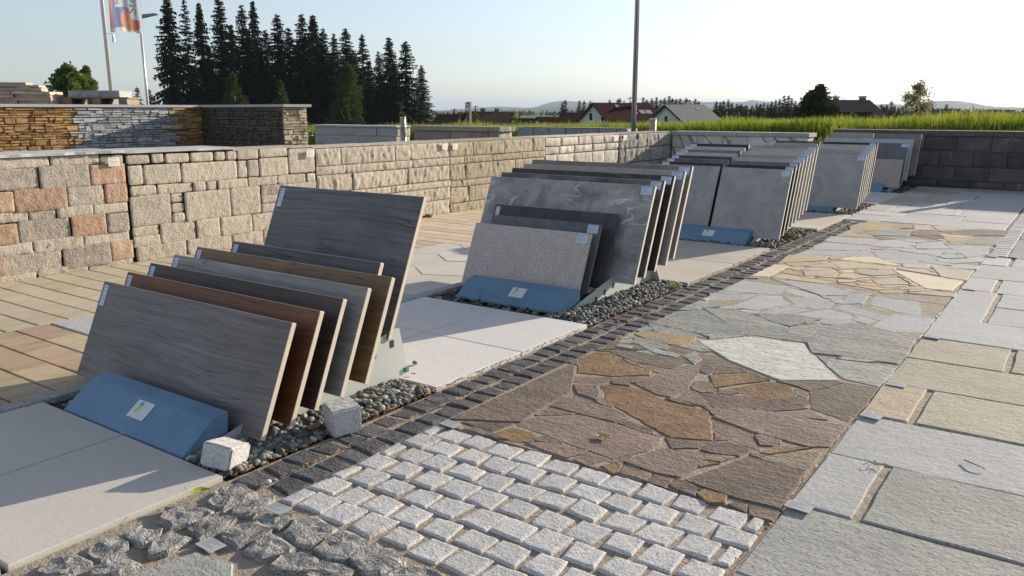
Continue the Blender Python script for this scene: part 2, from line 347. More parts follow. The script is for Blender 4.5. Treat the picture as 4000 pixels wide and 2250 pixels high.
def sett(cx, cy, w, l, ztop, mat, parent, r, name='sett', n=6, rad=.0045, amp=.0022, skew=.008, drop=.035, freq=45):
    vs = []; so = Vector((r.uniform(0, 99), r.uniform(0, 99), r.uniform(0, 99)))
    ck = [(r.uniform(-skew, skew), r.uniform(-skew, skew)) for _ in range(4)]; tx, ty = r.uniform(-.02, .02), r.uniform(-.02, .02)
    us = [0, .025, .065, .11, .3, .5, .7, .89, .935, .975, 1] if n == 6 else [0, .03, .09, .16, .5, .84, .91, .97, 1]
    k = len(us)
    for b in us:
        for a in us:
            dx = (1-a)*(1-b)*ck[0][0] + a*(1-b)*ck[1][0] + a*b*ck[2][0] + (1-a)*b*ck[3][0]
            dy = (1-a)*(1-b)*ck[0][1] + a*(1-b)*ck[1][1] + a*b*ck[2][1] + (1-a)*b*ck[3][1]
            x = (a - .5) * w + dx; y = (b - .5) * l + dy
            e = min(min(a, 1-a) * w, min(b, 1-b) * l); z = ztop - rad * max(0, 1 - e / rad) ** 1.6 * .8
            q = Vector((x, y, 0)) * freq + so
            z += amp * noise.noise(q) + amp * .6 * noise.noise(q * 2.7); z += x * tx + y * ty
            if e == 0: x += .0018 * noise.noise(q * 1.6 + Vector((5, 0, 0))); y += .0018 * noise.noise(q * 1.6 + Vector((0, 9, 0)))
            vs.append((x, y, z))
    fs = [(j*k+i, j*k+i+1, (j+1)*k+i+1, (j+1)*k+i) for j in range(k-1) for i in range(k-1)]
    ring = [i for i in range(k)] + [j*k+k-1 for j in range(1, k)] + [(k-1)*k+i for i in range(k-2, -1, -1)] + [j*k for j in range(k-2, 0, -1)]
    m = len(vs)
    for i in ring: vs.append((vs[i][0], vs[i][1], ztop - drop))
    q = len(ring)
    for i in range(q): j = (i+1) % q; fs.append((ring[i], m+i, m+j, ring[j]))
    return obj(name, vs, fs, mat, parent, (cx, cy, 0), smooth=True)
def dome(poly, ztop, base, mat, parent, r, name='cobble'):
    P = densify(inset(poly, -.004), .026, .005, r); n = len(P); cx = sum(p[0] for p in P)/n; cy = sum(p[1] for p in P)/n; so = Vector((r.uniform(0, 99), r.uniform(0, 99), 0))
    A = sum(P[i][0]*P[(i+1)%n][1] - P[(i+1)%n][0]*P[i][1] for i in range(n))
    if A < 0: P.reverse()
    vs = []; 
    for s, h in ((1.06, 0), (1.04, .55), (.985, .92), (.78, 1.0), (.40, 1.0)):
        for p in P:
            x, y = (p[0]-cx)*s, (p[1]-cy)*s; q = Vector((x, y, h)) * 42 + so
            z = base + (ztop - base) * h + (.0075 * noise.noise(q * .6) + .004 * noise.noise(q * 1.9)) * (1 if h > .6 else .4 * h)
            vs.append((x + .004*noise.noise(q*1.3), y + .004*noise.noise(q*1.3+Vector((7,7,7))), z))
    fs = []
    for k in range(4):
        for i in range(n): j = (i+1) % n; fs.append((k*n+i, k*n+j, (k+1)*n+j, (k+1)*n+i))
    vs.append((0, 0, ztop + .002)); c = len(vs) - 1
    for i in range(n): fs.append((4*n+i, 4*n+(i+1) % n, c))
    return obj(name, vs, fs, mat, parent, (cx, cy, 0))

# ---- light granite setts in running bond
r = random.Random(3)
sp = bed('sett_paving', -1.785, -.597, 1.352, 2.07, M_mort, -.0015, 'sandy bed of the light granite sett paving')
pit = 1.188 / 11
for j in range(7):
    y = 1.36 + .1007 * (j + .5); off = (0 if j % 2 else .5)
    k = -1
    while True:
        k += 1
        a = -1.785 + (k - (.5 if off else 0)) * pit; b = a + pit
        a = max(a, -1.785); b = min(b, -.597)
        if a >= -.62: break
        w = b - a - .012 - r.uniform(0, .006)
        if w < .03: continue
        sett((a+b)/2 + r.uniform(-.002, .002), y + r.uniform(-.003, .003), w, r.uniform(.085, .093), .0055 + r.uniform(-.0025, .002), M_sett, sp, r)
# ---- rough cobbles in the near corner
cb = bed('cobble_paving', -2.02, -.597, .55, 1.350, M_mort, -.001, 'sandy bed of the rough cobbles')
BROWN = [
 [(-1.773,2.122),(-1.759,2.942),(-1.718,2.888),(-1.575,2.619),(-1.572,2.442),(-1.554,2.243)],
 [(-1.782,3.032),(-1.762,3.148),(-1.700,3.181),(-1.546,3.072),(-1.437,3.047),(-1.413,2.986),(-1.532,2.883),(-1.674,2.840)],
 [(-1.772,3.165),(-1.700,3.251),(-1.401,3.260),(-1.362,3.223),(-1.373,3.112),(-1.545,3.115),(-1.713,3.194)],
 [(-1.666,2.788),(-1.516,2.875),(-1.488,2.905),(-1.524,2.768),(-1.626,2.723)],
 [(-1.468,2.909),(-1.394,2.981),(-1.392,2.889),(-1.425,2.848)],
 [(-1.410,2.849),(-1.362,3.161),(-1.302,3.266),(-1.252,3.120),(-1.210,2.912),(-1.227,2.791),(-1.280,2.786)],
 [(-1.607,2.700),(-1.525,2.741),(-1.476,2.672),(-1.447,2.594),(-1.537,2.612)],
 [(-1.517,2.746),(-1.509,2.779),(-1.439,2.811),(-1.353,2.810),(-1.235,2.745),(-1.050,2.737),(-0.936,2.478),(-1.058,2.423),(-1.418,2.615),(-1.463,2.698)],
 [(-1.558,2.437),(-1.565,2.551),(-1.531,2.592),(-1.326,2.541),(-1.257,2.502),(-1.280,2.437),(-1.419,2.438)],
 [(-1.554,2.335),(-1.551,2.419),(-1.423,2.428),(-1.544,2.328)],
 [(-1.720,2.118),(-1.568,2.219),(-1.585,2.114)],
 [(-1.570,2.111),(-1.549,2.185),(-1.471,2.188),(-1.425,2.157),(-1.422,2.116),(-1.474,2.085)],
 [(-1.555,2.215),(-1.549,2.296),(-1.403,2.428),(-1.269,2.424),(-1.083,2.400),(-1.068,2.360),(-1.074,2.273),(-1.137,2.155),(-1.231,2.167),(-1.407,2.195)],
 [(-1.429,2.098),(-1.393,2.136),(-1.238,2.163),(-1.225,2.149),(-1.262,2.077)],
 [(-1.239,2.082),(-1.221,2.157),(-1.143,2.151),(-1.180,2.064)],
 [(-1.265,2.434),(-1.251,2.472),(-1.138,2.450),(-1.122,2.416),(-1.136,2.400)],
 [(-1.116,2.414),(-1.085,2.423),(-1.077,2.397)],
 [(-1.069,2.409),(-0.966,2.439),(-0.947,2.392),(-1.015,2.338)],
 [(-1.096,2.156),(-1.045,2.317),(-0.926,2.361),(-0.901,2.367),(-0.893,2.242),(-0.904,2.152),(-0.993,2.140)],
 [(-1.139,2.088),(-1.097,2.150),(-1.077,2.080),(-1.087,2.062)],
 [(-1.070,2.075),(-1.082,2.129),(-0.989,2.132),(-0.980,2.073)],
 [(-0.979,2.070),(-0.978,2.125),(-0.918,2.132),(-0.915,2.066)],
 [(-0.933,2.385),(-0.933,2.426),(-0.886,2.496),(-0.804,2.482),(-0.816,2.405),(-0.901,2.378)],
 [(-0.905,2.309),(-0.899,2.363),(-0.823,2.394),(-0.850,2.331)],
 [(-0.897,2.271),(-0.892,2.307),(-0.848,2.316),(-0.887,2.257)],
 [(-0.886,2.145),(-0.786,2.421),(-0.611,2.411),(-0.598,2.148),(-0.595,2.128),(-0.744,2.123)],
 [(-0.823,2.085),(-0.815,2.119),(-0.747,2.121),(-0.736,2.075),(-0.775,2.048)],
 [(-0.889,2.076),(-0.832,2.102),(-0.826,2.083),(-0.822,2.067)],
 [(-0.724,2.075),(-0.715,2.103),(-0.677,2.092),(-0.667,2.056)],
 [(-0.674,2.102),(-0.593,2.113),(-0.593,2.051),(-0.655,2.048)],
 [(-0.997,2.645),(-0.971,2.663),(-0.840,2.609),(-0.767,2.479),(-0.789,2.487),(-0.890,2.530),(-0.961,2.569)],
 [(-0.953,2.549),(-0.893,2.515),(-0.927,2.485)],
 [(-0.766,2.475),(-0.748,2.563),(-0.647,2.605),(-0.741,2.481)],
 [(-0.793,2.461),(-0.748,2.470),(-0.760,2.434),(-0.788,2.436)],
 [(-0.755,2.431),(-0.725,2.492),(-0.611,2.613),(-0.601,2.480),(-0.611,2.426),(-0.696,2.424)],
 [(-1.013,2.683),(-0.996,2.798),(-0.856,2.860),(-0.599,2.872),(-0.599,2.651),(-0.653,2.613),(-0.830,2.629)],
 [(-1.095,2.992),(-0.979,3.190),(-0.896,3.204),(-0.837,3.091),(-0.885,3.003),(-0.926,2.987)],
 [(-1.225,3.257),(-1.159,3.294),(-1.098,3.257),(-1.200,3.155)],
 [(-1.206,3.132),(-1.081,3.239),(-0.988,3.202),(-1.130,2.993)],
 [(-0.949,3.217),(-0.750,3.358),(-0.725,3.352),(-0.807,3.171),(-0.872,3.203)],
 [(-0.801,3.150),(-0.717,3.358),(-0.598,3.362),(-0.592,3.121),(-0.604,2.923),(-0.682,2.953),(-0.749,2.979)],
 [(-1.160,2.895),(-1.085,2.940),(-0.858,3.003),(-0.760,2.972),(-0.853,2.875),(-1.042,2.771)],
 [(-0.846,2.851),(-0.746,2.952),(-0.671,2.896),(-0.840,2.834)],
 [(-1.488,3.218),(-1.523,3.447),(-1.284,3.407),(-1.126,3.307),(-1.228,3.265),(-1.354,3.238)],
 [(-1.081,3.239),(-0.977,3.228),(-0.980,3.208)],
 [(-1.203,2.784),(-1.205,2.911),(-1.169,2.902),(-1.048,2.768),(-1.062,2.763)],
 [(-1.587,3.308),(-1.641,3.358),(-1.702,3.361),(-1.741,3.347),(-1.782,3.349),(-1.784,3.307),(-1.781,3.279),(-1.780,3.247),(-1.778,3.167),(-1.723,3.231),(-1.704,3.252),(-1.663,3.259)],
 [(-1.378,3.106),(-1.426,3.107),(-1.442,3.109),(-1.455,3.108),(-1.475,3.109),(-1.531,3.103),(-1.500,3.068),(-1.469,3.061),(-1.454,3.054),(-1.438,3.054),(-1.389,3.030),(-1.382,3.069)],
 [(-1.555,2.101),(-1.590,2.107),(-1.603,2.108),(-1.612,2.109),(-1.625,2.109),(-1.667,2.110),(-1.675,2.077),(-1.623,2.078),(-1.615,2.072),(-1.605,2.071),(-1.596,2.076),(-1.574,2.078)],
 [(-1.221,3.216),(-1.224,3.231),(-1.233,3.262),(-1.259,3.255),(-1.284,3.245),(-1.279,3.217),(-1.273,3.200),(-1.268,3.182),(-1.257,3.150),(-1.222,3.140),(-1.213,3.181),(-1.215,3.203)],
 [(-0.854,2.133),(-0.870,2.138),(-0.878,2.142),(-0.888,2.142),(-0.904,2.146),(-0.912,2.132),(-0.911,2.116),(-0.912,2.094),(-0.894,2.078),(-0.872,2.090),(-0.852,2.096),(-0.824,2.111)],
 [(-1.334,2.177),(-1.355,2.184),(-1.370,2.183),(-1.385,2.186),(-1.417,2.189),(-1.426,2.163),(-1.421,2.136),(-1.382,2.144),(-1.373,2.147),(-1.367,2.148),(-1.357,2.149),(-1.324,2.155)],
 [(-1.135,2.989),(-1.139,3.001),(-1.146,3.014),(-1.163,3.041),(-1.197,3.041),(-1.224,3.017),(-1.218,2.981),(-1.212,2.949),(-1.188,2.921),(-1.151,2.909),(-1.120,2.933),(-1.104,2.962)],
 [(-1.443,2.869),(-1.450,2.880),(-1.459,2.891),(-1.483,2.920),(-1.488,2.883),(-1.496,2.869),(-1.495,2.854),(-1.504,2.823),(-1.482,2.798),(-1.451,2.810),(-1.419,2.817),(-1.437,2.855)],
 [(-1.098,2.167),(-1.097,2.176),(-1.094,2.222),(-1.116,2.187),(-1.122,2.177),(-1.127,2.169),(-1.127,2.159),(-1.144,2.130),(-1.120,2.129),(-1.105,2.146),(-1.101,2.155),(-1.098,2.161)],
 [(-1.380,2.588),(-1.383,2.593),(-1.389,2.595),(-1.398,2.600),(-1.447,2.628),(-1.444,2.591),(-1.424,2.570),(-1.406,2.564),(-1.394,2.559),(-1.382,2.561),(-1.353,2.553),(-1.367,2.580)],
 [(-1.755,2.975),(-1.763,2.985),(-1.773,3.002),(-1.782,2.977),(-1.787,2.973),(-1.789,2.968),(-1.788,2.961),(-1.785,2.956),(-1.780,2.942),(-1.766,2.938),(-1.734,2.933),(-1.748,2.962)],
 [(-1.150,2.769),(-1.167,2.772),(-1.175,2.776),(-1.185,2.775),(-1.201,2.777),(-1.231,2.766),(-1.200,2.749),(-1.186,2.749),(-1.180,2.746),(-1.174,2.747),(-1.164,2.747),(-1.113,2.748)],
 [(-1.031,2.983),(-1.072,2.985),(-1.084,2.986),(-1.093,2.986),(-1.118,2.999),(-1.106,2.974),(-1.101,2.966),(-1.098,2.960),(-1.097,2.940),(-1.083,2.946),(-1.068,2.947),(-1.049,2.957)],
 [(-1.028,3.271),(-1.057,3.288),(-1.074,3.295),(-1.089,3.305),(-1.120,3.319),(-1.141,3.297),(-1.106,3.268),(-1.098,3.262),(-1.093,3.258),(-1.087,3.239),(-1.072,3.243),(-1.035,3.240)],
 [(-0.920,2.455),(-0.913,2.490),(-0.940,2.474),(-0.952,2.465),(-0.967,2.460),(-0.965,2.445),(-0.962,2.432),(-0.954,2.423),(-0.942,2.396),(-0.935,2.433),(-0.931,2.438),(-0.929,2.444)],
 [(-0.747,2.614),(-0.780,2.621),(-0.790,2.621),(-0.796,2.622),(-0.802,2.620),(-0.817,2.621),(-0.831,2.607),(-0.825,2.590),(-0.813,2.572),(-0.789,2.533),(-0.754,2.551),(-0.741,2.585)],
 [(-1.535,3.105),(-1.549,3.111),(-1.553,3.115),(-1.560,3.116),(-1.569,3.119),(-1.612,3.132),(-1.583,3.103),(-1.574,3.095),(-1.565,3.094),(-1.558,3.086),(-1.543,3.079),(-1.522,3.084)],
 [(-0.779,3.061),(-0.800,3.084),(-0.830,3.093),(-0.846,3.060),(-0.858,3.049),(-0.863,3.034),(-0.875,3.011),(-0.849,3.008),(-0.834,3.003),(-0.813,2.996),(-0.777,2.997),(-0.767,3.030)],
 [(-1.502,2.087),(-1.523,2.093),(-1.533,2.094),(-1.539,2.100),(-1.552,2.102),(-1.559,2.092),(-1.567,2.079),(-1.547,2.075),(-1.542,2.071),(-1.536,2.071),(-1.530,2.073),(-1.526,2.078)],
 [(-0.802,3.155),(-0.803,3.167),(-0.816,3.167),(-0.829,3.178),(-0.864,3.189),(-0.866,3.159),(-0.853,3.138),(-0.847,3.118),(-0.830,3.097),(-0.798,3.087),(-0.801,3.134),(-0.808,3.147)],
 [(-1.010,2.740),(-1.008,2.750),(-1.006,2.783),(-1.028,2.774),(-1.045,2.766),(-1.078,2.758),(-1.045,2.734),(-1.040,2.723),(-1.032,2.710),(-1.016,2.709),(-1.010,2.725),(-1.010,2.734)],
]
GREEN = [
 [(-1.764,3.533),(-1.731,3.625),(-1.487,3.650),(-1.457,3.495),(-1.526,3.458),(-1.668,3.483)],
 [(-1.771,3.371),(-1.729,3.439),(-1.687,3.381),(-1.731,3.345)],
 [(-1.659,3.376),(-1.426,3.330),(-1.429,3.284),(-1.527,3.281)],
 [(-1.410,3.319),(-1.395,3.420),(-1.318,3.318),(-1.317,3.234)],
 [(-1.449,3.581),(-1.283,3.801),(-1.029,3.846),(-0.751,3.373),(-0.945,3.235),(-1.060,3.294),(-1.213,3.377)],
 [(-1.782,3.773),(-1.766,4.099),(-1.619,4.237),(-1.004,4.000),(-1.001,3.866),(-1.296,3.836),(-1.505,3.715)],
 [(-1.455,4.254),(-1.277,4.348),(-1.085,4.358),(-1.176,4.121),(-1.285,4.155),(-1.394,4.249)],
 [(-1.167,4.093),(-1.069,4.279),(-1.032,4.161),(-1.032,3.971),(-1.143,3.985)],
 [(-1.143,3.918),(-1.029,3.960),(-1.023,3.862),(-1.120,3.844)],
 [(-1.011,3.858),(-1.045,4.209),(-0.897,4.401),(-0.825,4.336),(-0.609,4.245),(-0.589,3.945),(-0.598,3.753),(-0.847,3.728),(-0.946,3.703)],
 [(-0.855,3.656),(-0.592,3.722),(-0.588,3.551),(-0.601,3.387),(-0.738,3.407),(-0.842,3.549)],
 [(-0.913,3.670),(-0.839,3.696),(-0.844,3.558)],
 [(-1.694,4.235),(-1.537,4.312),(-1.395,4.232),(-1.181,4.098),(-1.127,3.839),(-1.249,3.778)],
 [(-1.535,3.715),(-1.564,3.722),(-1.582,3.729),(-1.604,3.731),(-1.656,3.740),(-1.761,3.705),(-1.701,3.636),(-1.621,3.640),(-1.590,3.641),(-1.564,3.646),(-1.530,3.652),(-1.422,3.677)],
 [(-1.698,4.229),(-1.620,4.323),(-1.699,4.336),(-1.771,4.395),(-1.781,4.269),(-1.782,4.237),(-1.784,4.214),(-1.784,4.186),(-1.781,4.113),(-1.727,4.143),(-1.697,4.169),(-1.671,4.196)],
 [(-1.524,3.423),(-1.552,3.457),(-1.586,3.465),(-1.612,3.471),(-1.643,3.474),(-1.739,3.491),(-1.708,3.419),(-1.684,3.376),(-1.634,3.377),(-1.609,3.371),(-1.575,3.363),(-1.514,3.369)],
 [(-1.329,3.747),(-1.299,3.822),(-1.375,3.785),(-1.401,3.773),(-1.420,3.762),(-1.443,3.745),(-1.484,3.705),(-1.433,3.687),(-1.412,3.642),(-1.377,3.688),(-1.362,3.704),(-1.352,3.721)],
 [(-1.731,3.459),(-1.736,3.467),(-1.742,3.484),(-1.771,3.530),(-1.780,3.484),(-1.780,3.462),(-1.785,3.444),(-1.780,3.423),(-1.765,3.394),(-1.743,3.429),(-1.736,3.440),(-1.725,3.447)],
 [(-1.374,3.511),(-1.392,3.528),(-1.406,3.541),(-1.426,3.557),(-1.464,3.568),(-1.456,3.524),(-1.454,3.506),(-1.509,3.450),(-1.455,3.442),(-1.418,3.435),(-1.369,3.427),(-1.330,3.462)],
 [(-0.670,3.739),(-0.748,3.733),(-0.765,3.730),(-0.775,3.729),(-0.788,3.729),(-0.817,3.723),(-0.834,3.693),(-0.804,3.676),(-0.777,3.681),(-0.763,3.687),(-0.747,3.689),(-0.716,3.697)],
 [(-1.716,3.646),(-1.731,3.665),(-1.746,3.684),(-1.773,3.698),(-1.782,3.662),(-1.780,3.645),(-1.781,3.636),(-1.782,3.624),(-1.781,3.594),(-1.754,3.580),(-1.741,3.611),(-1.735,3.628)],
 [(-1.690,3.736),(-1.701,3.750),(-1.715,3.756),(-1.727,3.758),(-1.742,3.760),(-1.779,3.763),(-1.780,3.732),(-1.762,3.712),(-1.735,3.719),(-1.726,3.722),(-1.720,3.724),(-1.710,3.726)],
 [(-1.086,4.261),(-1.078,4.274),(-1.079,4.303),(-1.102,4.295),(-1.112,4.279),(-1.114,4.266),(-1.121,4.257),(-1.122,4.241),(-1.121,4.204),(-1.096,4.241),(-1.090,4.250),(-1.087,4.255)],
 [(-1.542,3.287),(-1.551,3.290),(-1.557,3.293),(-1.564,3.299),(-1.585,3.307),(-1.600,3.292),(-1.623,3.264),(-1.581,3.260),(-1.566,3.259),(-1.553,3.259),(-1.538,3.261),(-1.508,3.268)],
]
GREY = [
 [(-1.772,4.741),(-1.786,5.222),(-1.650,5.271),(-1.485,5.114),(-1.459,4.841),(-1.477,4.808)],
 [(-1.812,4.631),(-1.559,4.770),(-1.581,4.374),(-1.680,4.304)],
 [(-1.575,4.350),(-1.537,4.727),(-1.432,4.801),(-1.386,4.700),(-1.325,4.634),(-1.426,4.361)],
 [(-1.430,4.862),(-1.481,5.074),(-1.283,4.966),(-1.151,4.830),(-1.189,4.822)],
 [(-1.631,5.260),(-1.311,5.282),(-1.077,5.112),(-1.136,5.012),(-1.245,4.954)],
 [(-1.421,4.809),(-1.203,4.823),(-1.128,4.792),(-1.121,4.638),(-1.175,4.572),(-1.308,4.646)],
 [(-1.144,4.828),(-1.205,4.962),(-1.127,5.006)],
 [(-1.102,4.902),(-1.113,5.087),(-1.014,5.197),(-0.986,4.856)],
 [(-0.951,4.870),(-0.983,5.179),(-0.852,5.292),(-0.605,5.330),(-0.594,4.781),(-0.795,4.775)],
 [(-1.099,4.653),(-1.079,4.808),(-0.993,4.826),(-0.798,4.727),(-0.822,4.520)],
 [(-1.238,4.388),(-1.109,4.619),(-0.945,4.532),(-0.969,4.453),(-1.105,4.387)],
 [(-1.407,4.327),(-1.294,4.577),(-1.180,4.545),(-1.276,4.345)],
 [(-0.947,4.438),(-0.935,4.515),(-0.822,4.490),(-0.860,4.394)],
 [(-0.816,4.516),(-0.793,4.704),(-0.593,4.735),(-0.594,4.279),(-0.832,4.371)],
 [(-1.138,5.254),(-0.996,5.271),(-0.979,5.222),(-1.066,5.152)],
 [(-1.802,6.267),(-1.759,6.563),(-1.361,6.778),(-1.302,6.622),(-1.254,6.517),(-1.423,6.472),(-1.571,6.399)],
 [(-1.797,6.835),(-1.781,7.059),(-1.412,7.057),(-1.374,6.837),(-1.747,6.585)],
 [(-1.798,7.125),(-1.820,7.438),(-1.440,7.459),(-1.382,7.265),(-1.422,7.102)],
 [(-1.408,7.442),(-1.298,7.560),(-1.146,7.433),(-1.174,7.132),(-1.397,7.031)],
 [(-1.357,6.883),(-1.202,6.945),(-0.896,6.833),(-0.872,6.618),(-1.236,6.511)],
 [(-1.375,7.011),(-1.107,7.095),(-0.885,7.102),(-0.891,6.913),(-1.200,6.981)],
 [(-1.112,7.233),(-1.124,7.410),(-0.954,7.531),(-0.858,7.272),(-1.077,7.130)],
 [(-0.931,7.494),(-0.622,7.582),(-0.585,7.130),(-0.699,6.923)],
 [(-0.889,6.839),(-0.831,7.073),(-0.703,6.890),(-0.821,6.762)],
 [(-0.864,6.612),(-0.831,6.719),(-0.589,6.927),(-0.594,6.756),(-0.740,6.566)],
 [(-1.027,6.267),(-0.981,6.500),(-0.744,6.423),(-0.736,6.530),(-0.582,6.566),(-0.579,6.406),(-0.853,6.335)],
 [(-0.938,6.554),(-1.015,6.571),(-1.056,6.561),(-1.077,6.555),(-1.094,6.545),(-1.133,6.536),(-1.202,6.482),(-1.170,6.415),(-1.108,6.366),(-1.023,6.355),(-0.998,6.450),(-0.984,6.497)],
 [(-0.600,6.620),(-0.602,6.662),(-0.639,6.690),(-0.670,6.645),(-0.687,6.626),(-0.701,6.606),(-0.732,6.567),(-0.694,6.545),(-0.658,6.555),(-0.636,6.558),(-0.608,6.564),(-0.602,6.592)],
 [(-0.774,6.571),(-0.816,6.587),(-0.845,6.599),(-0.884,6.612),(-0.931,6.597),(-0.938,6.548),(-0.954,6.495),(-0.898,6.479),(-0.862,6.464),(-0.817,6.453),(-0.746,6.457),(-0.738,6.524)],
 [(-0.920,4.416),(-0.950,4.433),(-0.977,4.443),(-1.003,4.432),(-1.027,4.419),(-1.073,4.394),(-1.086,4.337),(-1.061,4.272),(-0.989,4.289),(-0.955,4.331),(-0.935,4.355),(-0.920,4.382)],
 [(-1.080,7.559),(-1.084,7.633),(-1.159,7.635),(-1.211,7.617),(-1.260,7.601),(-1.281,7.553),(-1.234,7.515),(-1.216,7.497),(-1.198,7.480),(-1.166,7.458),(-1.141,7.486),(-1.120,7.512)],
 [(-0.804,7.175),(-0.822,7.218),(-0.843,7.269),(-0.897,7.241),(-0.925,7.221),(-0.955,7.206),(-1.006,7.170),(-1.010,7.103),(-0.934,7.103),(-0.894,7.105),(-0.835,7.074),(-0.783,7.111)],
 [(-1.135,5.297),(-1.177,5.329),(-1.214,5.345),(-1.254,5.359),(-1.293,5.338),(-1.311,5.300),(-1.278,5.266),(-1.264,5.250),(-1.247,5.240),(-1.226,5.227),(-1.179,5.212),(-1.143,5.246)],
 [(-1.619,4.760),(-1.685,4.756),(-1.710,4.752),(-1.728,4.749),(-1.748,4.740),(-1.786,4.721),(-1.784,4.682),(-1.737,4.680),(-1.715,4.690),(-1.704,4.698),(-1.692,4.701),(-1.676,4.712)],
 [(-1.089,7.157),(-1.097,7.170),(-1.106,7.201),(-1.147,7.240),(-1.163,7.189),(-1.167,7.159),(-1.172,7.131),(-1.185,7.077),(-1.131,7.094),(-1.104,7.100),(-1.070,7.102),(-1.088,7.140)],
 [(-0.600,6.955),(-0.604,6.970),(-0.609,7.042),(-0.648,7.008),(-0.662,6.976),(-0.678,6.954),(-0.698,6.917),(-0.677,6.879),(-0.631,6.897),(-0.612,6.917),(-0.604,6.930),(-0.599,6.942)],
 [(-1.333,6.997),(-1.354,7.005),(-1.369,7.005),(-1.394,7.031),(-1.397,6.999),(-1.392,6.982),(-1.390,6.972),(-1.388,6.960),(-1.381,6.913),(-1.339,6.901),(-1.304,6.929),(-1.288,6.970)],
 [(-0.885,6.882),(-0.875,6.915),(-0.909,6.911),(-0.929,6.919),(-0.961,6.924),(-0.996,6.905),(-0.977,6.868),(-0.946,6.857),(-0.931,6.853),(-0.917,6.846),(-0.895,6.843),(-0.887,6.863)],
 [(-0.604,4.773),(-0.658,4.772),(-0.674,4.773),(-0.687,4.773),(-0.707,4.774),(-0.774,4.769),(-0.777,4.717),(-0.700,4.726),(-0.684,4.724),(-0.671,4.725),(-0.660,4.732),(-0.625,4.737)],
 [(-1.504,4.348),(-1.579,4.345),(-1.581,4.368),(-1.598,4.358),(-1.606,4.348),(-1.618,4.342),(-1.619,4.329),(-1.623,4.309),(-1.613,4.281),(-1.587,4.290),(-1.566,4.299),(-1.542,4.313)],
 [(-1.206,6.977),(-1.224,6.978),(-1.233,6.980),(-1.246,6.983),(-1.281,6.989),(-1.288,6.961),(-1.302,6.922),(-1.252,6.929),(-1.233,6.936),(-1.221,6.939),(-1.211,6.949),(-1.142,6.961)],
 [(-1.115,5.211),(-1.125,5.224),(-1.137,5.243),(-1.155,5.229),(-1.168,5.220),(-1.181,5.206),(-1.173,5.189),(-1.160,5.181),(-1.149,5.169),(-1.126,5.154),(-1.073,5.143),(-1.101,5.194)],
 [(-1.407,4.345),(-1.428,4.354),(-1.443,4.355),(-1.456,4.354),(-1.472,4.350),(-1.502,4.340),(-1.517,4.306),(-1.484,4.288),(-1.458,4.276),(-1.427,4.273),(-1.401,4.291),(-1.411,4.324)],
 [(-1.079,4.886),(-1.098,4.893),(-1.108,4.905),(-1.128,4.915),(-1.133,4.891),(-1.133,4.878),(-1.138,4.866),(-1.135,4.851),(-1.129,4.796),(-1.086,4.794),(-1.050,4.818),(-1.007,4.854)],
 [(-1.340,6.810),(-1.344,6.828),(-1.354,6.861),(-1.377,6.826),(-1.388,6.820),(-1.401,6.810),(-1.441,6.783),(-1.418,6.755),(-1.379,6.772),(-1.366,6.783),(-1.319,6.750),(-1.335,6.792)],
 [(-1.465,7.489),(-1.478,7.503),(-1.494,7.506),(-1.507,7.506),(-1.523,7.505),(-1.560,7.501),(-1.568,7.468),(-1.525,7.461),(-1.510,7.458),(-1.498,7.463),(-1.485,7.463),(-1.449,7.464)],
 [(-1.612,7.099),(-1.677,7.111),(-1.692,7.116),(-1.704,7.113),(-1.717,7.115),(-1.747,7.116),(-1.782,7.089),(-1.749,7.063),(-1.717,7.066),(-1.701,7.062),(-1.683,7.063),(-1.643,7.064)],
 [(-1.474,7.098),(-1.528,7.103),(-1.544,7.107),(-1.557,7.107),(-1.572,7.106),(-1.610,7.102),(-1.635,7.066),(-1.575,7.062),(-1.558,7.065),(-1.548,7.064),(-1.535,7.064),(-1.494,7.063)],
 [(-0.731,6.991),(-0.736,6.996),(-0.741,7.010),(-0.770,7.039),(-0.778,7.008),(-0.766,6.986),(-0.758,6.977),(-0.752,6.970),(-0.743,6.956),(-0.717,6.938),(-0.727,6.976),(-0.730,6.985)],
 [(-0.988,6.917),(-1.007,6.932),(-1.024,6.938),(-1.039,6.940),(-1.061,6.944),(-1.097,6.936),(-1.077,6.905),(-1.055,6.896),(-1.042,6.894),(-1.032,6.887),(-1.014,6.882),(-0.997,6.895)],
 [(-1.757,4.485),(-1.762,4.492),(-1.769,4.508),(-1.780,4.495),(-1.783,4.486),(-1.785,4.480),(-1.784,4.474),(-1.781,4.469),(-1.780,4.431),(-1.749,4.417),(-1.750,4.460),(-1.755,4.476)],
 [(-1.523,6.709),(-1.579,6.692),(-1.591,6.683),(-1.597,6.682),(-1.601,6.678),(-1.609,6.672),(-1.638,6.645),(-1.600,6.656),(-1.591,6.659),(-1.585,6.661),(-1.581,6.665),(-1.573,6.671)],
 [(-1.422,5.088),(-1.428,5.096),(-1.437,5.099),(-1.451,5.109),(-1.482,5.114),(-1.481,5.086),(-1.461,5.072),(-1.453,5.062),(-1.442,5.057),(-1.427,5.054),(-1.391,5.045),(-1.409,5.078)],
 [(-0.845,6.693),(-0.840,6.709),(-0.843,6.746),(-0.876,6.761),(-0.874,6.703),(-0.874,6.694),(-0.875,6.688),(-0.872,6.682),(-0.871,6.667),(-0.856,6.654),(-0.851,6.676),(-0.846,6.684)],
 [(-0.866,4.812),(-0.877,4.823),(-0.892,4.827),(-0.919,4.845),(-0.954,4.835),(-0.923,4.798),(-0.909,4.789),(-0.902,4.782),(-0.893,4.779),(-0.881,4.776),(-0.831,4.760),(-0.839,4.796)],
 [(-1.099,6.951),(-1.115,6.955),(-1.124,6.959),(-1.135,6.964),(-1.145,6.957),(-1.168,6.949),(-1.150,6.933),(-1.139,6.928),(-1.130,6.924),(-1.119,6.919),(-1.095,6.914),(-1.103,6.937)],
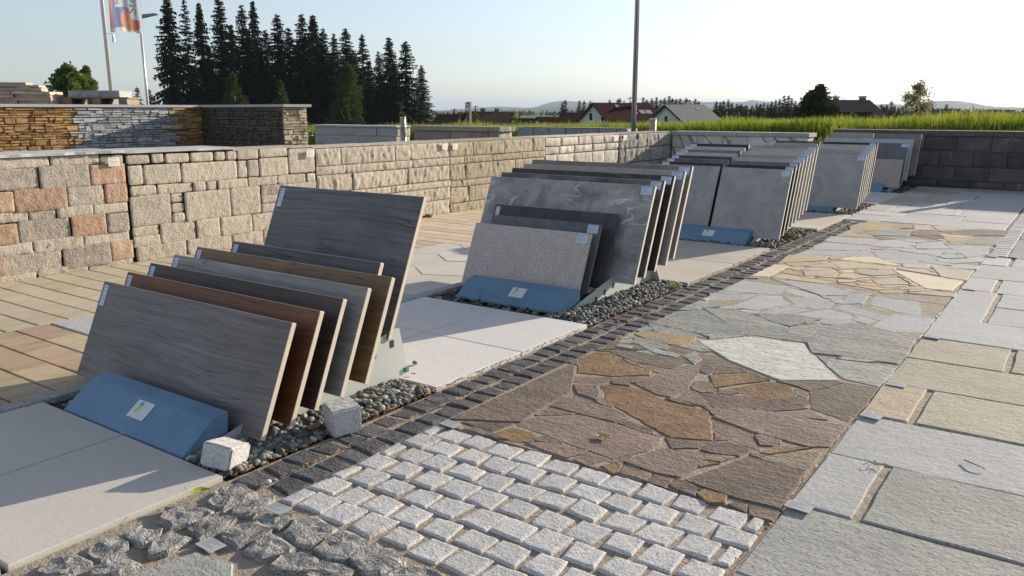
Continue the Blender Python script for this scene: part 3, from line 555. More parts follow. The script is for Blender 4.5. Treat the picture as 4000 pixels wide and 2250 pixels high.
 [(-1.125,7.355),(-1.127,7.361),(-1.127,7.375),(-1.142,7.401),(-1.148,7.368),(-1.148,7.358),(-1.149,7.352),(-1.151,7.343),(-1.149,7.326),(-1.130,7.294),(-1.126,7.339),(-1.126,7.349)],
 [(-1.184,7.096),(-1.194,7.115),(-1.219,7.104),(-1.229,7.104),(-1.237,7.100),(-1.247,7.093),(-1.283,7.073),(-1.259,7.054),(-1.231,7.063),(-1.219,7.063),(-1.208,7.069),(-1.190,7.076)],
 [(-1.350,4.461),(-1.345,4.477),(-1.349,4.514),(-1.374,4.487),(-1.380,4.471),(-1.385,4.463),(-1.386,4.454),(-1.391,4.437),(-1.387,4.400),(-1.365,4.440),(-1.360,4.448),(-1.357,4.453)],
 [(-1.445,6.739),(-1.441,6.773),(-1.484,6.753),(-1.495,6.749),(-1.504,6.745),(-1.509,6.737),(-1.528,6.725),(-1.520,6.708),(-1.501,6.709),(-1.490,6.713),(-1.481,6.717),(-1.470,6.722)],
 [(-0.842,7.072),(-0.847,7.076),(-0.852,7.078),(-0.861,7.082),(-0.878,7.082),(-0.883,7.067),(-0.879,7.052),(-0.881,7.020),(-0.855,7.006),(-0.844,7.050),(-0.837,7.056),(-0.835,7.065)],
 [(-1.190,4.912),(-1.190,4.922),(-1.197,4.932),(-1.218,4.960),(-1.246,4.949),(-1.225,4.914),(-1.213,4.905),(-1.210,4.900),(-1.205,4.891),(-1.192,4.880),(-1.179,4.888),(-1.184,4.905)],
 [(-0.768,7.083),(-0.771,7.089),(-0.773,7.098),(-0.783,7.105),(-0.795,7.101),(-0.802,7.091),(-0.822,7.076),(-0.814,7.056),(-0.799,7.037),(-0.775,7.040),(-0.758,7.053),(-0.769,7.077)],
 [(-1.335,4.331),(-1.376,4.327),(-1.388,4.326),(-1.397,4.324),(-1.405,4.319),(-1.402,4.309),(-1.401,4.303),(-1.398,4.298),(-1.393,4.290),(-1.386,4.297),(-1.381,4.301),(-1.372,4.306)],
 [(-0.881,4.545),(-0.895,4.551),(-0.907,4.554),(-0.925,4.562),(-0.969,4.567),(-0.943,4.531),(-0.928,4.518),(-0.916,4.515),(-0.907,4.512),(-0.895,4.510),(-0.866,4.506),(-0.859,4.530)],
 [(-1.726,4.409),(-1.730,4.414),(-1.735,4.422),(-1.742,4.416),(-1.747,4.412),(-1.785,4.410),(-1.759,4.395),(-1.751,4.385),(-1.740,4.375),(-1.718,4.361),(-1.723,4.394),(-1.725,4.403)],
 [(-1.473,4.781),(-1.490,4.799),(-1.512,4.796),(-1.521,4.792),(-1.527,4.791),(-1.537,4.789),(-1.575,4.779),(-1.557,4.759),(-1.556,4.717),(-1.520,4.744),(-1.505,4.755),(-1.495,4.766)],
 [(-1.310,4.560),(-1.298,4.582),(-1.302,4.618),(-1.334,4.590),(-1.343,4.575),(-1.344,4.565),(-1.346,4.559),(-1.349,4.550),(-1.359,4.512),(-1.332,4.506),(-1.318,4.534),(-1.312,4.548)],
 [(-1.236,4.600),(-1.248,4.609),(-1.259,4.616),(-1.273,4.622),(-1.311,4.640),(-1.294,4.601),(-1.295,4.585),(-1.279,4.580),(-1.271,4.575),(-1.261,4.575),(-1.245,4.571),(-1.208,4.576)],
]
YELLOW = [
 [(-1.832,6.246),(-1.564,6.372),(-1.532,6.150),(-1.781,5.828)],
 [(-1.786,5.270),(-1.791,5.781),(-1.682,5.786),(-1.678,5.308)],
 [(-1.656,5.512),(-1.652,5.687),(-1.537,5.546),(-1.507,5.469)],
 [(-1.654,5.306),(-1.640,5.463),(-1.489,5.433),(-1.279,5.403),(-1.316,5.301)],
 [(-1.600,5.817),(-1.483,6.126),(-1.378,5.903)],
 [(-1.466,6.257),(-1.417,6.445),(-1.262,6.512),(-1.022,6.237)],
 [(-1.494,6.136),(-1.457,6.203),(-1.053,6.194),(-1.046,6.075),(-1.380,5.929)],
 [(-1.548,5.640),(-1.385,5.835),(-1.328,5.704),(-1.325,5.598),(-1.487,5.482)],
 [(-1.305,5.563),(-1.309,5.723),(-1.125,5.715),(-1.197,5.569)],
 [(-1.250,5.800),(-1.226,5.931),(-1.053,6.033),(-1.000,5.887),(-1.123,5.741)],
 [(-1.363,5.813),(-1.283,5.907),(-1.252,5.809),(-1.316,5.779)],
 [(-1.054,6.054),(-1.021,6.066),(-0.732,5.960),(-0.603,5.874),(-0.618,5.526),(-0.761,5.508)],
 [(-1.095,5.608),(-0.985,5.829),(-0.865,5.599),(-1.028,5.461)],
 [(-1.049,6.319),(-0.882,6.426),(-0.862,6.243),(-1.006,6.211)],
 [(-0.853,6.335),(-0.590,6.372),(-0.590,5.939),(-0.743,5.986)],
 [(-1.032,6.101),(-0.881,6.219),(-0.751,5.995)],
 [(-1.250,5.361),(-1.021,5.392),(-0.903,5.391),(-1.001,5.296)],
 [(-0.911,5.470),(-0.786,5.580),(-0.763,5.498),(-0.889,5.388)],
 [(-0.853,5.303),(-0.583,5.353),(-0.588,5.491),(-0.690,5.476),(-0.755,5.429)],
 [(-1.422,5.471),(-1.309,5.522),(-1.279,5.431),(-1.370,5.422)],
 [(-1.279,5.477),(-1.184,5.545),(-1.155,5.483),(-1.256,5.384)],
 [(-1.156,5.518),(-1.099,5.591),(-1.053,5.510),(-1.058,5.470)],
 [(-1.587,5.717),(-1.552,5.823),(-1.548,5.666)],
 [(-1.425,5.793),(-1.401,5.863),(-1.477,5.858),(-1.515,5.842),(-1.543,5.832),(-1.545,5.802),(-1.548,5.783),(-1.547,5.761),(-1.542,5.719),(-1.503,5.700),(-1.475,5.735),(-1.454,5.760)],
 [(-1.564,5.928),(-1.542,5.980),(-1.563,6.049),(-1.633,6.007),(-1.660,5.976),(-1.681,5.955),(-1.700,5.927),(-1.742,5.862),(-1.701,5.805),(-1.630,5.775),(-1.591,5.859),(-1.573,5.894)],
 [(-1.441,6.371),(-1.430,6.422),(-1.470,6.445),(-1.510,6.422),(-1.550,6.406),(-1.556,6.364),(-1.551,6.326),(-1.545,6.271),(-1.500,6.215),(-1.461,6.302),(-1.452,6.331),(-1.444,6.349)],
 [(-1.118,5.574),(-1.096,5.622),(-1.125,5.669),(-1.170,5.614),(-1.181,5.590),(-1.190,5.576),(-1.268,5.545),(-1.179,5.550),(-1.172,5.531),(-1.153,5.530),(-1.140,5.542),(-1.131,5.556)],
 [(-1.293,5.903),(-1.265,5.958),(-1.314,5.952),(-1.342,5.940),(-1.368,5.931),(-1.371,5.903),(-1.411,5.869),(-1.380,5.840),(-1.339,5.851),(-1.322,5.868),(-1.315,5.879),(-1.304,5.886)],
 [(-0.869,5.514),(-0.870,5.558),(-0.916,5.549),(-0.939,5.531),(-0.951,5.516),(-0.970,5.505),(-1.003,5.472),(-1.001,5.415),(-0.950,5.395),(-0.915,5.454),(-0.909,5.478),(-0.897,5.489)],
 [(-1.005,5.435),(-1.025,5.454),(-1.040,5.474),(-1.064,5.466),(-1.100,5.483),(-1.138,5.463),(-1.156,5.418),(-1.119,5.386),(-1.077,5.389),(-1.056,5.392),(-1.034,5.394),(-0.987,5.397)],
 [(-1.499,6.094),(-1.501,6.133),(-1.538,6.135),(-1.559,6.108),(-1.569,6.092),(-1.581,6.078),(-1.605,6.046),(-1.559,6.053),(-1.549,6.025),(-1.524,6.029),(-1.514,6.052),(-1.507,6.070)],
 [(-1.430,6.227),(-1.494,6.212),(-1.509,6.217),(-1.539,6.240),(-1.532,6.199),(-1.530,6.186),(-1.533,6.174),(-1.528,6.159),(-1.513,6.136),(-1.491,6.147),(-1.480,6.165),(-1.474,6.184)],
 [(-1.270,5.545),(-1.311,5.561),(-1.310,5.593),(-1.338,5.582),(-1.353,5.571),(-1.370,5.563),(-1.393,5.544),(-1.421,5.495),(-1.359,5.507),(-1.337,5.513),(-1.325,5.523),(-1.305,5.526)],
 [(-1.581,5.753),(-1.590,5.811),(-1.645,5.778),(-1.675,5.769),(-1.677,5.735),(-1.676,5.716),(-1.677,5.698),(-1.675,5.663),(-1.645,5.685),(-1.593,5.627),(-1.566,5.671),(-1.590,5.716)],
 [(-0.854,5.326),(-0.869,5.375),(-0.923,5.367),(-0.951,5.340),(-0.967,5.321),(-0.988,5.302),(-0.990,5.271),(-0.978,5.237),(-0.943,5.222),(-0.912,5.243),(-0.894,5.264),(-0.866,5.285)],
 [(-1.003,5.801),(-0.965,5.866),(-1.029,5.844),(-1.050,5.816),(-1.062,5.810),(-1.069,5.798),(-1.081,5.783),(-1.120,5.720),(-1.076,5.687),(-1.033,5.743),(-1.023,5.768),(-1.015,5.782)],
 [(-0.740,5.445),(-0.684,5.501),(-0.745,5.504),(-0.778,5.476),(-0.791,5.466),(-0.800,5.457),(-0.815,5.444),(-0.845,5.404),(-0.827,5.354),(-0.777,5.414),(-0.765,5.423),(-0.756,5.433)],
 [(-1.714,5.820),(-1.722,5.831),(-1.733,5.842),(-1.756,5.856),(-1.771,5.837),(-1.780,5.816),(-1.783,5.792),(-1.756,5.786),(-1.740,5.786),(-1.728,5.788),(-1.708,5.788),(-1.706,5.807)],
 [(-1.235,5.788),(-1.256,5.795),(-1.271,5.795),(-1.281,5.788),(-1.293,5.785),(-1.309,5.775),(-1.339,5.742),(-1.305,5.728),(-1.279,5.723),(-1.254,5.727),(-1.215,5.729),(-1.202,5.764)],
 [(-0.824,5.620),(-0.831,5.627),(-0.838,5.642),(-0.872,5.677),(-0.880,5.639),(-0.864,5.614),(-0.862,5.601),(-0.871,5.567),(-0.845,5.552),(-0.814,5.558),(-0.816,5.595),(-0.823,5.611)],
 [(-1.187,6.234),(-1.239,6.239),(-1.251,6.242),(-1.260,6.243),(-1.273,6.244),(-1.302,6.244),(-1.318,6.218),(-1.287,6.203),(-1.268,6.203),(-1.255,6.201),(-1.240,6.201),(-1.209,6.204)],
 [(-1.651,5.391),(-1.653,5.397),(-1.650,5.417),(-1.668,5.456),(-1.673,5.405),(-1.674,5.396),(-1.675,5.390),(-1.673,5.384),(-1.674,5.369),(-1.659,5.324),(-1.653,5.375),(-1.653,5.385)],
 [(-0.956,6.197),(-0.994,6.207),(-1.012,6.211),(-1.032,6.235),(-1.069,6.235),(-1.049,6.191),(-1.050,6.176),(-1.047,6.158),(-1.042,6.113),(-1.009,6.129),(-0.984,6.142),(-0.963,6.164)],
 [(-0.891,5.741),(-0.896,5.748),(-0.904,5.763),(-0.938,5.805),(-0.941,5.759),(-0.931,5.736),(-0.924,5.726),(-0.922,5.714),(-0.911,5.698),(-0.879,5.667),(-0.878,5.712),(-0.883,5.731)],
 [(-0.812,6.197),(-0.818,6.204),(-0.825,6.226),(-0.856,6.250),(-0.877,6.224),(-0.858,6.192),(-0.850,6.180),(-0.846,6.165),(-0.832,6.148),(-0.803,6.135),(-0.809,6.176),(-0.810,6.188)],
 [(-1.196,5.955),(-1.188,5.989),(-1.225,5.990),(-1.245,5.983),(-1.260,5.978),(-1.260,5.961),(-1.262,5.952),(-1.269,5.937),(-1.274,5.894),(-1.241,5.887),(-1.231,5.933),(-1.217,5.939)],
 [(-1.575,5.300),(-1.590,5.300),(-1.595,5.302),(-1.602,5.301),(-1.611,5.300),(-1.668,5.296),(-1.640,5.270),(-1.614,5.265),(-1.599,5.266),(-1.587,5.268),(-1.567,5.269),(-1.531,5.284)],
 [(-1.512,5.695),(-1.517,5.702),(-1.526,5.707),(-1.537,5.712),(-1.543,5.701),(-1.547,5.693),(-1.546,5.683),(-1.541,5.676),(-1.534,5.666),(-1.525,5.678),(-1.520,5.681),(-1.517,5.687)],
 [(-1.412,5.458),(-1.427,5.468),(-1.437,5.510),(-1.466,5.494),(-1.488,5.477),(-1.517,5.454),(-1.467,5.435),(-1.453,5.435),(-1.447,5.432),(-1.441,5.433),(-1.426,5.430),(-1.398,5.438)],
 [(-0.942,5.831),(-0.947,5.842),(-0.954,5.860),(-0.970,5.850),(-0.977,5.840),(-0.982,5.832),(-0.977,5.824),(-0.974,5.818),(-0.971,5.809),(-0.958,5.791),(-0.945,5.804),(-0.931,5.815)],
 [(-1.668,5.287),(-1.711,5.289),(-1.727,5.284),(-1.737,5.284),(-1.744,5.279),(-1.760,5.273),(-1.782,5.250),(-1.755,5.240),(-1.736,5.243),(-1.726,5.250),(-1.713,5.251),(-1.696,5.259)],
 [(-0.615,5.940),(-0.629,5.945),(-0.634,5.949),(-0.640,5.949),(-0.649,5.952),(-0.688,5.959),(-0.680,5.933),(-0.662,5.920),(-0.650,5.910),(-0.634,5.902),(-0.603,5.889),(-0.600,5.921)],
 [(-1.435,6.249),(-1.451,6.253),(-1.461,6.251),(-1.467,6.251),(-1.477,6.251),(-1.481,6.243),(-1.486,6.232),(-1.479,6.221),(-1.467,6.222),(-1.457,6.222),(-1.450,6.228),(-1.434,6.234)],
 [(-1.331,6.245),(-1.347,6.249),(-1.357,6.247),(-1.363,6.246),(-1.373,6.246),(-1.418,6.244),(-1.415,6.213),(-1.382,6.207),(-1.364,6.205),(-1.348,6.207),(-1.322,6.204),(-1.317,6.228)],
 [(-1.083,5.312),(-1.092,5.314),(-1.098,5.315),(-1.107,5.319),(-1.134,5.325),(-1.134,5.304),(-1.135,5.283),(-1.122,5.262),(-1.098,5.261),(-1.077,5.267),(-1.046,5.273),(-1.056,5.303)],
 [(-1.068,6.227),(-1.079,6.234),(-1.088,6.233),(-1.095,6.233),(-1.104,6.235),(-1.138,6.236),(-1.156,6.207),(-1.114,6.201),(-1.099,6.199),(-1.086,6.198),(-1.071,6.200),(-1.063,6.213)],
 [(-1.154,5.410),(-1.160,5.427),(-1.175,5.457),(-1.198,5.436),(-1.210,5.419),(-1.229,5.403),(-1.247,5.368),(-1.199,5.373),(-1.184,5.374),(-1.172,5.376),(-1.157,5.380),(-1.134,5.393)],
 [(-1.059,6.038),(-1.057,6.060),(-1.081,6.055),(-1.092,6.050),(-1.100,6.046),(-1.111,6.040),(-1.153,6.020),(-1.134,5.993),(-1.094,6.015),(-1.086,6.020),(-1.081,6.023),(-1.071,6.026)],
 [(-0.602,5.513),(-0.615,5.520),(-0.627,5.519),(-0.637,5.518),(-0.649,5.515),(-0.683,5.508),(-0.663,5.487),(-0.641,5.487),(-0.631,5.489),(-0.625,5.490),(-0.620,5.494),(-0.600,5.497)],
]
MIXED = [
 [(-1.840,8.160),(-1.816,8.485),(-1.379,8.691),(-1.370,8.395),(-1.745,7.845)],
 [(-1.718,7.773),(-1.355,8.309),(-1.266,7.917),(-1.621,7.708)],
 [(-1.354,8.606),(-1.220,8.681),(-1.132,8.372),(-1.286,8.263)],
 [(-1.290,8.168),(-1.126,8.330),(-1.030,7.998),(-1.242,7.890)],
 [(-1.794,7.499),(-1.727,7.767),(-1.544,7.720),(-1.480,7.512)],
 [(-1.493,7.669),(-1.236,7.852),(-0.987,7.700),(-1.322,7.583)],
 [(-1.206,8.660),(-1.013,8.747),(-0.808,8.697),(-0.952,8.500),(-1.103,8.374)],
 [(-1.102,8.301),(-0.919,8.468),(-0.772,8.628),(-0.593,8.662),(-0.592,8.309),(-0.798,8.163),(-0.954,8.138)],
 [(-1.010,7.928),(-0.789,8.085),(-0.776,7.970),(-0.902,7.605)],
 [(-0.776,8.094),(-0.585,8.230),(-0.580,7.684),(-0.873,7.588)],
 [(-1.152,7.467),(-0.974,7.670),(-0.897,7.571),(-1.113,7.456)],
 [(-1.005,7.901),(-1.019,7.970),(-1.102,7.955),(-1.138,7.937),(-1.162,7.928),(-1.189,7.913),(-1.254,7.875),(-1.202,7.837),(-1.165,7.815),(-1.122,7.790),(-1.032,7.750),(-0.988,7.824)],
 [(-1.542,8.666),(-1.647,8.691),(-1.689,8.693),(-1.717,8.690),(-1.748,8.689),(-1.784,8.670),(-1.783,8.630),(-1.782,8.583),(-1.756,8.521),(-1.696,8.550),(-1.652,8.569),(-1.596,8.596)],
 [(-1.284,7.825),(-1.269,7.907),(-1.365,7.850),(-1.389,7.839),(-1.406,7.830),(-1.428,7.816),(-1.498,7.774),(-1.472,7.714),(-1.397,7.743),(-1.371,7.765),(-1.353,7.775),(-1.332,7.788)],
 [(-0.777,8.148),(-0.880,8.145),(-0.920,8.142),(-0.952,8.136),(-1.030,8.154),(-1.054,8.092),(-1.032,8.032),(-0.997,7.981),(-0.935,7.988),(-0.895,8.013),(-0.866,8.037),(-0.823,8.070)],
 [(-0.601,8.252),(-0.602,8.293),(-0.639,8.268),(-0.654,8.258),(-0.671,8.250),(-0.688,8.231),(-0.734,8.177),(-0.674,8.173),(-0.640,8.199),(-0.627,8.209),(-0.612,8.215),(-0.602,8.230)],
 [(-1.314,8.689),(-1.336,8.694),(-1.345,8.700),(-1.355,8.701),(-1.364,8.696),(-1.369,8.688),(-1.376,8.677),(-1.374,8.661),(-1.371,8.624),(-1.339,8.622),(-1.311,8.636),(-1.276,8.656)],
 [(-0.698,8.688),(-0.732,8.688),(-0.740,8.693),(-0.750,8.692),(-0.763,8.691),(-0.804,8.688),(-0.832,8.648),(-0.820,8.595),(-0.754,8.638),(-0.734,8.638),(-0.714,8.644),(-0.662,8.654)],
 [(-1.701,7.829),(-1.741,7.841),(-1.765,7.887),(-1.781,7.813),(-1.789,7.807),(-1.792,7.798),(-1.790,7.788),(-1.784,7.780),(-1.780,7.723),(-1.742,7.729),(-1.733,7.768),(-1.712,7.790)],
 [(-1.334,7.582),(-1.364,7.599),(-1.390,7.615),(-1.431,7.631),(-1.465,7.603),(-1.486,7.562),(-1.479,7.516),(-1.452,7.474),(-1.404,7.469),(-1.368,7.492),(-1.346,7.518),(-1.317,7.546)],
 [(-1.572,8.000),(-1.553,8.030),(-1.562,8.075),(-1.602,8.047),(-1.616,8.023),(-1.626,8.011),(-1.635,7.994),(-1.667,7.948),(-1.630,7.926),(-1.594,7.967),(-1.583,7.977),(-1.575,7.987)],
 [(-1.751,7.695),(-1.745,7.725),(-1.770,7.722),(-1.782,7.702),(-1.789,7.696),(-1.793,7.686),(-1.791,7.676),(-1.784,7.669),(-1.780,7.606),(-1.760,7.656),(-1.758,7.674),(-1.754,7.683)],
 [(-1.467,8.156),(-1.445,8.228),(-1.502,8.192),(-1.519,8.165),(-1.531,8.154),(-1.536,8.139),(-1.554,8.112),(-1.555,8.061),(-1.508,8.094),(-1.494,8.114),(-1.484,8.123),(-1.480,8.135)],
 [(-1.620,7.499),(-1.656,7.497),(-1.668,7.502),(-1.681,7.500),(-1.696,7.495),(-1.773,7.488),(-1.732,7.450),(-1.689,7.452),(-1.673,7.452),(-1.661,7.454),(-1.641,7.455),(-1.574,7.466)],
 [(-0.598,7.634),(-0.602,7.643),(-0.604,7.666),(-0.623,7.668),(-0.640,7.661),(-0.663,7.650),(-0.708,7.618),(-0.693,7.571),(-0.638,7.580),(-0.604,7.541),(-0.602,7.612),(-0.599,7.624)],
 [(-1.027,8.209),(-1.038,8.220),(-1.047,8.233),(-1.067,8.251),(-1.094,8.244),(-1.087,8.213),(-1.082,8.198),(-1.081,8.182),(-1.071,8.162),(-1.044,8.137),(-1.017,8.157),(-1.005,8.185)],
 [(-1.013,8.390),(-1.031,8.419),(-1.070,8.394),(-1.081,8.388),(-1.089,8.383),(-1.093,8.375),(-1.145,8.350),(-1.121,8.323),(-1.087,8.324),(-1.067,8.342),(-1.054,8.350),(-1.041,8.363)],
 [(-1.304,8.348),(-1.319,8.378),(-1.352,8.385),(-1.378,8.370),(-1.393,8.351),(-1.407,8.332),(-1.421,8.300),(-1.397,8.278),(-1.362,8.308),(-1.355,8.314),(-1.308,8.285),(-1.300,8.317)],
 [(-1.490,7.739),(-1.497,7.760),(-1.519,7.763),(-1.533,7.754),(-1.542,7.751),(-1.548,7.744),(-1.562,7.734),(-1.547,7.726),(-1.540,7.720),(-1.530,7.700),(-1.499,7.686),(-1.478,7.710)],
 [(-1.489,8.664),(-1.505,8.690),(-1.536,8.663),(-1.545,8.655),(-1.552,8.649),(-1.555,8.640),(-1.569,8.623),(-1.553,8.614),(-1.538,8.621),(-1.529,8.623),(-1.522,8.630),(-1.507,8.638)],
 [(-0.796,7.587),(-0.836,7.595),(-0.859,7.587),(-0.872,7.586),(-0.905,7.599),(-0.893,7.569),(-0.932,7.540),(-0.915,7.504),(-0.873,7.516),(-0.850,7.524),(-0.823,7.528),(-0.799,7.551)],
 [(-0.598,8.680),(-0.602,8.689),(-0.612,8.689),(-0.618,8.689),(-0.627,8.692),(-0.644,8.689),(-0.670,8.670),(-0.640,8.659),(-0.623,8.661),(-0.614,8.660),(-0.605,8.663),(-0.600,8.671)],
 [(-1.652,7.878),(-1.640,7.925),(-1.675,7.931),(-1.698,7.902),(-1.709,7.884),(-1.721,7.867),(-1.722,7.843),(-1.699,7.835),(-1.681,7.841),(-1.671,7.849),(-1.669,7.858),(-1.661,7.864)],
 [(-0.740,8.179),(-0.744,8.194),(-0.760,8.182),(-0.766,8.181),(-0.771,8.177),(-0.774,8.171),(-0.800,8.153),(-0.776,8.151),(-0.769,8.104),(-0.743,8.126),(-0.718,8.138),(-0.690,8.161)],
 [(-1.261,8.249),(-1.289,8.263),(-1.307,8.279),(-1.337,8.295),(-1.336,8.249),(-1.336,8.236),(-1.330,8.229),(-1.331,8.219),(-1.325,8.203),(-1.301,8.175),(-1.275,8.191),(-1.248,8.215)],
 [(-1.496,7.664),(-1.498,7.669),(-1.498,7.684),(-1.510,7.686),(-1.529,7.691),(-1.524,7.670),(-1.519,7.661),(-1.517,7.655),(-1.515,7.646),(-1.502,7.609),(-1.469,7.609),(-1.447,7.636)],
 [(-0.711,7.621),(-0.727,7.629),(-0.742,7.628),(-0.754,7.625),(-0.763,7.616),(-0.803,7.605),(-0.790,7.578),(-0.774,7.552),(-0.744,7.550),(-0.720,7.562),(-0.702,7.579),(-0.707,7.603)],
 [(-1.020,7.624),(-0.992,7.661),(-1.019,7.682),(-1.051,7.674),(-1.077,7.663),(-1.077,7.634),(-1.079,7.615),(-1.077,7.594),(-1.059,7.581),(-1.041,7.603),(-1.033,7.606),(-1.027,7.614)],
 [(-0.948,7.730),(-0.956,7.754),(-0.967,7.786),(-1.001,7.792),(-1.019,7.761),(-1.034,7.745),(-1.014,7.725),(-1.005,7.720),(-1.001,7.716),(-0.994,7.709),(-0.955,7.667),(-0.941,7.701)],
 [(-0.962,7.971),(-0.984,7.976),(-0.994,7.976),(-1.000,7.976),(-1.025,7.997),(-1.015,7.971),(-1.015,7.961),(-1.011,7.953),(-1.006,7.942),(-0.995,7.947),(-0.986,7.951),(-0.975,7.956)],
 [(-1.439,8.668),(-1.434,8.690),(-1.458,8.688),(-1.470,8.691),(-1.486,8.692),(-1.491,8.678),(-1.487,8.666),(-1.490,8.654),(-1.478,8.651),(-1.469,8.655),(-1.463,8.657),(-1.459,8.661)],
 [(-0.820,8.581),(-0.827,8.602),(-0.836,8.632),(-0.865,8.613),(-0.876,8.597),(-0.884,8.588),(-0.892,8.575),(-0.911,8.543),(-0.895,8.507),(-0.859,8.542),(-0.845,8.553),(-0.835,8.565)],
 [(-0.958,8.439),(-0.940,8.474),(-0.979,8.469),(-0.996,8.460),(-1.004,8.451),(-1.010,8.444),(-1.024,8.433),(-1.024,8.415),(-1.012,8.398),(-0.991,8.406),(-0.980,8.416),(-0.972,8.426)],
 [(-1.154,8.312),(-1.150,8.351),(-1.185,8.326),(-1.197,8.318),(-1.212,8.313),(-1.229,8.299),(-1.246,8.267),(-1.220,8.246),(-1.188,8.278),(-1.181,8.286),(-1.177,8.290),(-1.169,8.295)],
]
COBBLE = [
 [(-1.941,1.095),(-1.983,1.139),(-1.959,1.182),(-1.869,1.204),(-1.856,1.188),(-1.858,1.123),(-1.871,1.082)],
 [(-1.945,1.000),(-1.950,1.049),(-1.894,1.066),(-1.871,1.045),(-1.854,0.992),(-1.888,0.989)],
 [(-1.932,0.895),(-1.963,0.936),(-1.959,0.975),(-1.897,0.975),(-1.878,0.961),(-1.880,0.898)],
 [(-1.925,1.232),(-1.968,1.301),(-1.954,1.348),(-1.867,1.345),(-1.853,1.310),(-1.851,1.229)],
 [(-1.832,1.247),(-1.825,1.338),(-1.797,1.353),(-1.780,1.335),(-1.763,1.246),(-1.806,1.231)],
 [(-1.832,1.110),(-1.849,1.153),(-1.832,1.205),(-1.778,1.211),(-1.758,1.170),(-1.761,1.093)],
 [(-1.802,0.980),(-1.845,1.012),(-1.849,1.068),(-1.784,1.077),(-1.773,1.007),(-1.789,0.975)],
 [(-1.737,1.140),(-1.743,1.196),(-1.715,1.232),(-1.652,1.230),(-1.640,1.194),(-1.656,1.132)],
 [(-1.840,0.855),(-1.852,0.891),(-1.847,0.934),(-1.773,0.934),(-1.769,0.881),(-1.810,0.845)],
 [(-1.945,0.781),(-1.972,0.819),(-1.958,0.870),(-1.881,0.871),(-1.870,0.808)],
 [(-1.617,1.125),(-1.643,1.170),(-1.628,1.210),(-1.531,1.207),(-1.525,1.183),(-1.556,1.128)],
 [(-1.733,1.235),(-1.729,1.286),(-1.675,1.316),(-1.647,1.296),(-1.645,1.251),(-1.691,1.233)],
 [(-1.610,1.245),(-1.640,1.301),(-1.610,1.346),(-1.520,1.332),(-1.511,1.307),(-1.506,1.239),(-1.547,1.223)],
 [(-1.478,1.230),(-1.498,1.287),(-1.485,1.333),(-1.395,1.331),(-1.377,1.309),(-1.383,1.237),(-1.420,1.224)],
 [(-1.369,1.247),(-1.384,1.290),(-1.370,1.335),(-1.267,1.326),(-1.251,1.304),(-1.265,1.244),(-1.292,1.225)],
 [(-1.509,1.122),(-1.522,1.165),(-1.495,1.198),(-1.440,1.203),(-1.432,1.189),(-1.443,1.143),(-1.478,1.118)],
 [(-1.428,1.141),(-1.414,1.196),(-1.368,1.215),(-1.330,1.211),(-1.320,1.163),(-1.370,1.127)],
 [(-1.252,1.235),(-1.238,1.295),(-1.191,1.328),(-1.137,1.317),(-1.141,1.254)],
]
PLATES = [
 [(-1.744,1.284),(-1.751,1.321),(-1.685,1.326),(-1.685,1.285)],
 [(-1.744,1.073),(-1.746,1.111),(-1.684,1.115),(-1.680,1.070)],
 [(-1.768,2.057),(-1.772,2.102),(-1.701,2.091),(-1.701,2.051)],
 [(-1.718,3.273),(-1.719,3.321),(-1.657,3.317),(-1.664,3.276)],
 [(-0.587,2.146),(-0.590,2.188),(-0.522,2.188),(-0.521,2.143)],
 [(-0.582,3.002),(-0.578,3.041),(-0.514,3.036),(-0.515,2.993)],
 [(-0.574,3.423),(-0.575,3.464),(-0.508,3.461),(-0.509,3.417)],
 [(-0.575,4.295),(-0.572,4.328),(-0.508,4.317),(-0.508,4.286)],
 [(-0.565,5.618),(-0.565,5.673),(-0.501,5.655),(-0.503,5.613)],
 [(-0.579,7.027),(-0.576,7.073),(-0.508,7.059),(-0.511,7.013)],
 [(-0.464,7.090),(-0.463,7.128),(-0.368,7.127),(-0.368,7.078)],
 [(-1.763,5.181),(-1.771,5.238),(-1.724,5.252),(-1.720,5.207)],
 [(-1.769,4.184),(-1.772,4.223),(-1.717,4.228),(-1.715,4.198)],
]
for p in COBBLE: dome(p, .014 + r.uniform(-.004, .005), -.006, M_rough, cb, r)
for (cx, cy) in [(-.95, 1.27), (-.80, 1.25), (-.67, 1.28), (-1.02, 1.13), (-.86, 1.11), (-.70, 1.13), (-1.18, 1.10), (-1.33, .98), (-1.15, .93), (-.95, .95), (-.78, .95)]:
    pol = [(cx + .058 * math.cos(t) * r.uniform(.8, 1.15), cy + .05 * math.sin(t) * r.uniform(.8, 1.15)) for t in [i * math.pi / 4 for i in range(8)]]
    dome(pol, .013, -.006, M_rough, cb, r)
flag([(-1.78,.78),(-1.72,1.055),(-1.60,1.075),(-1.44,.96),(-1.42,.80)], .008, M_slabg, cb, r, 'paving_slab')
# ---- dark basalt double row
dk = bed('cobble_strip', -2.02, -1.787, 1.352, 8.70, M_mort, -.007, 'sandy bed of the dark cobble strip')
for c, (xa, xb) in enumerate(((-2.012, -1.905), (-1.897, -1.79))):
    y = 1.36 + c * .04
    while y < 8.62:
        l = r.uniform(.082, .108); 
        sett((xa+xb)/2 + r.uniform(-.004, .004), y + l/2, xb - xa - .010, l - .012, -.001 + r.uniform(-.003, .005), M_dark, dk, r, 'cobble', n=5, rad=.007, amp=.003, skew=.010, freq=38)
        y += l
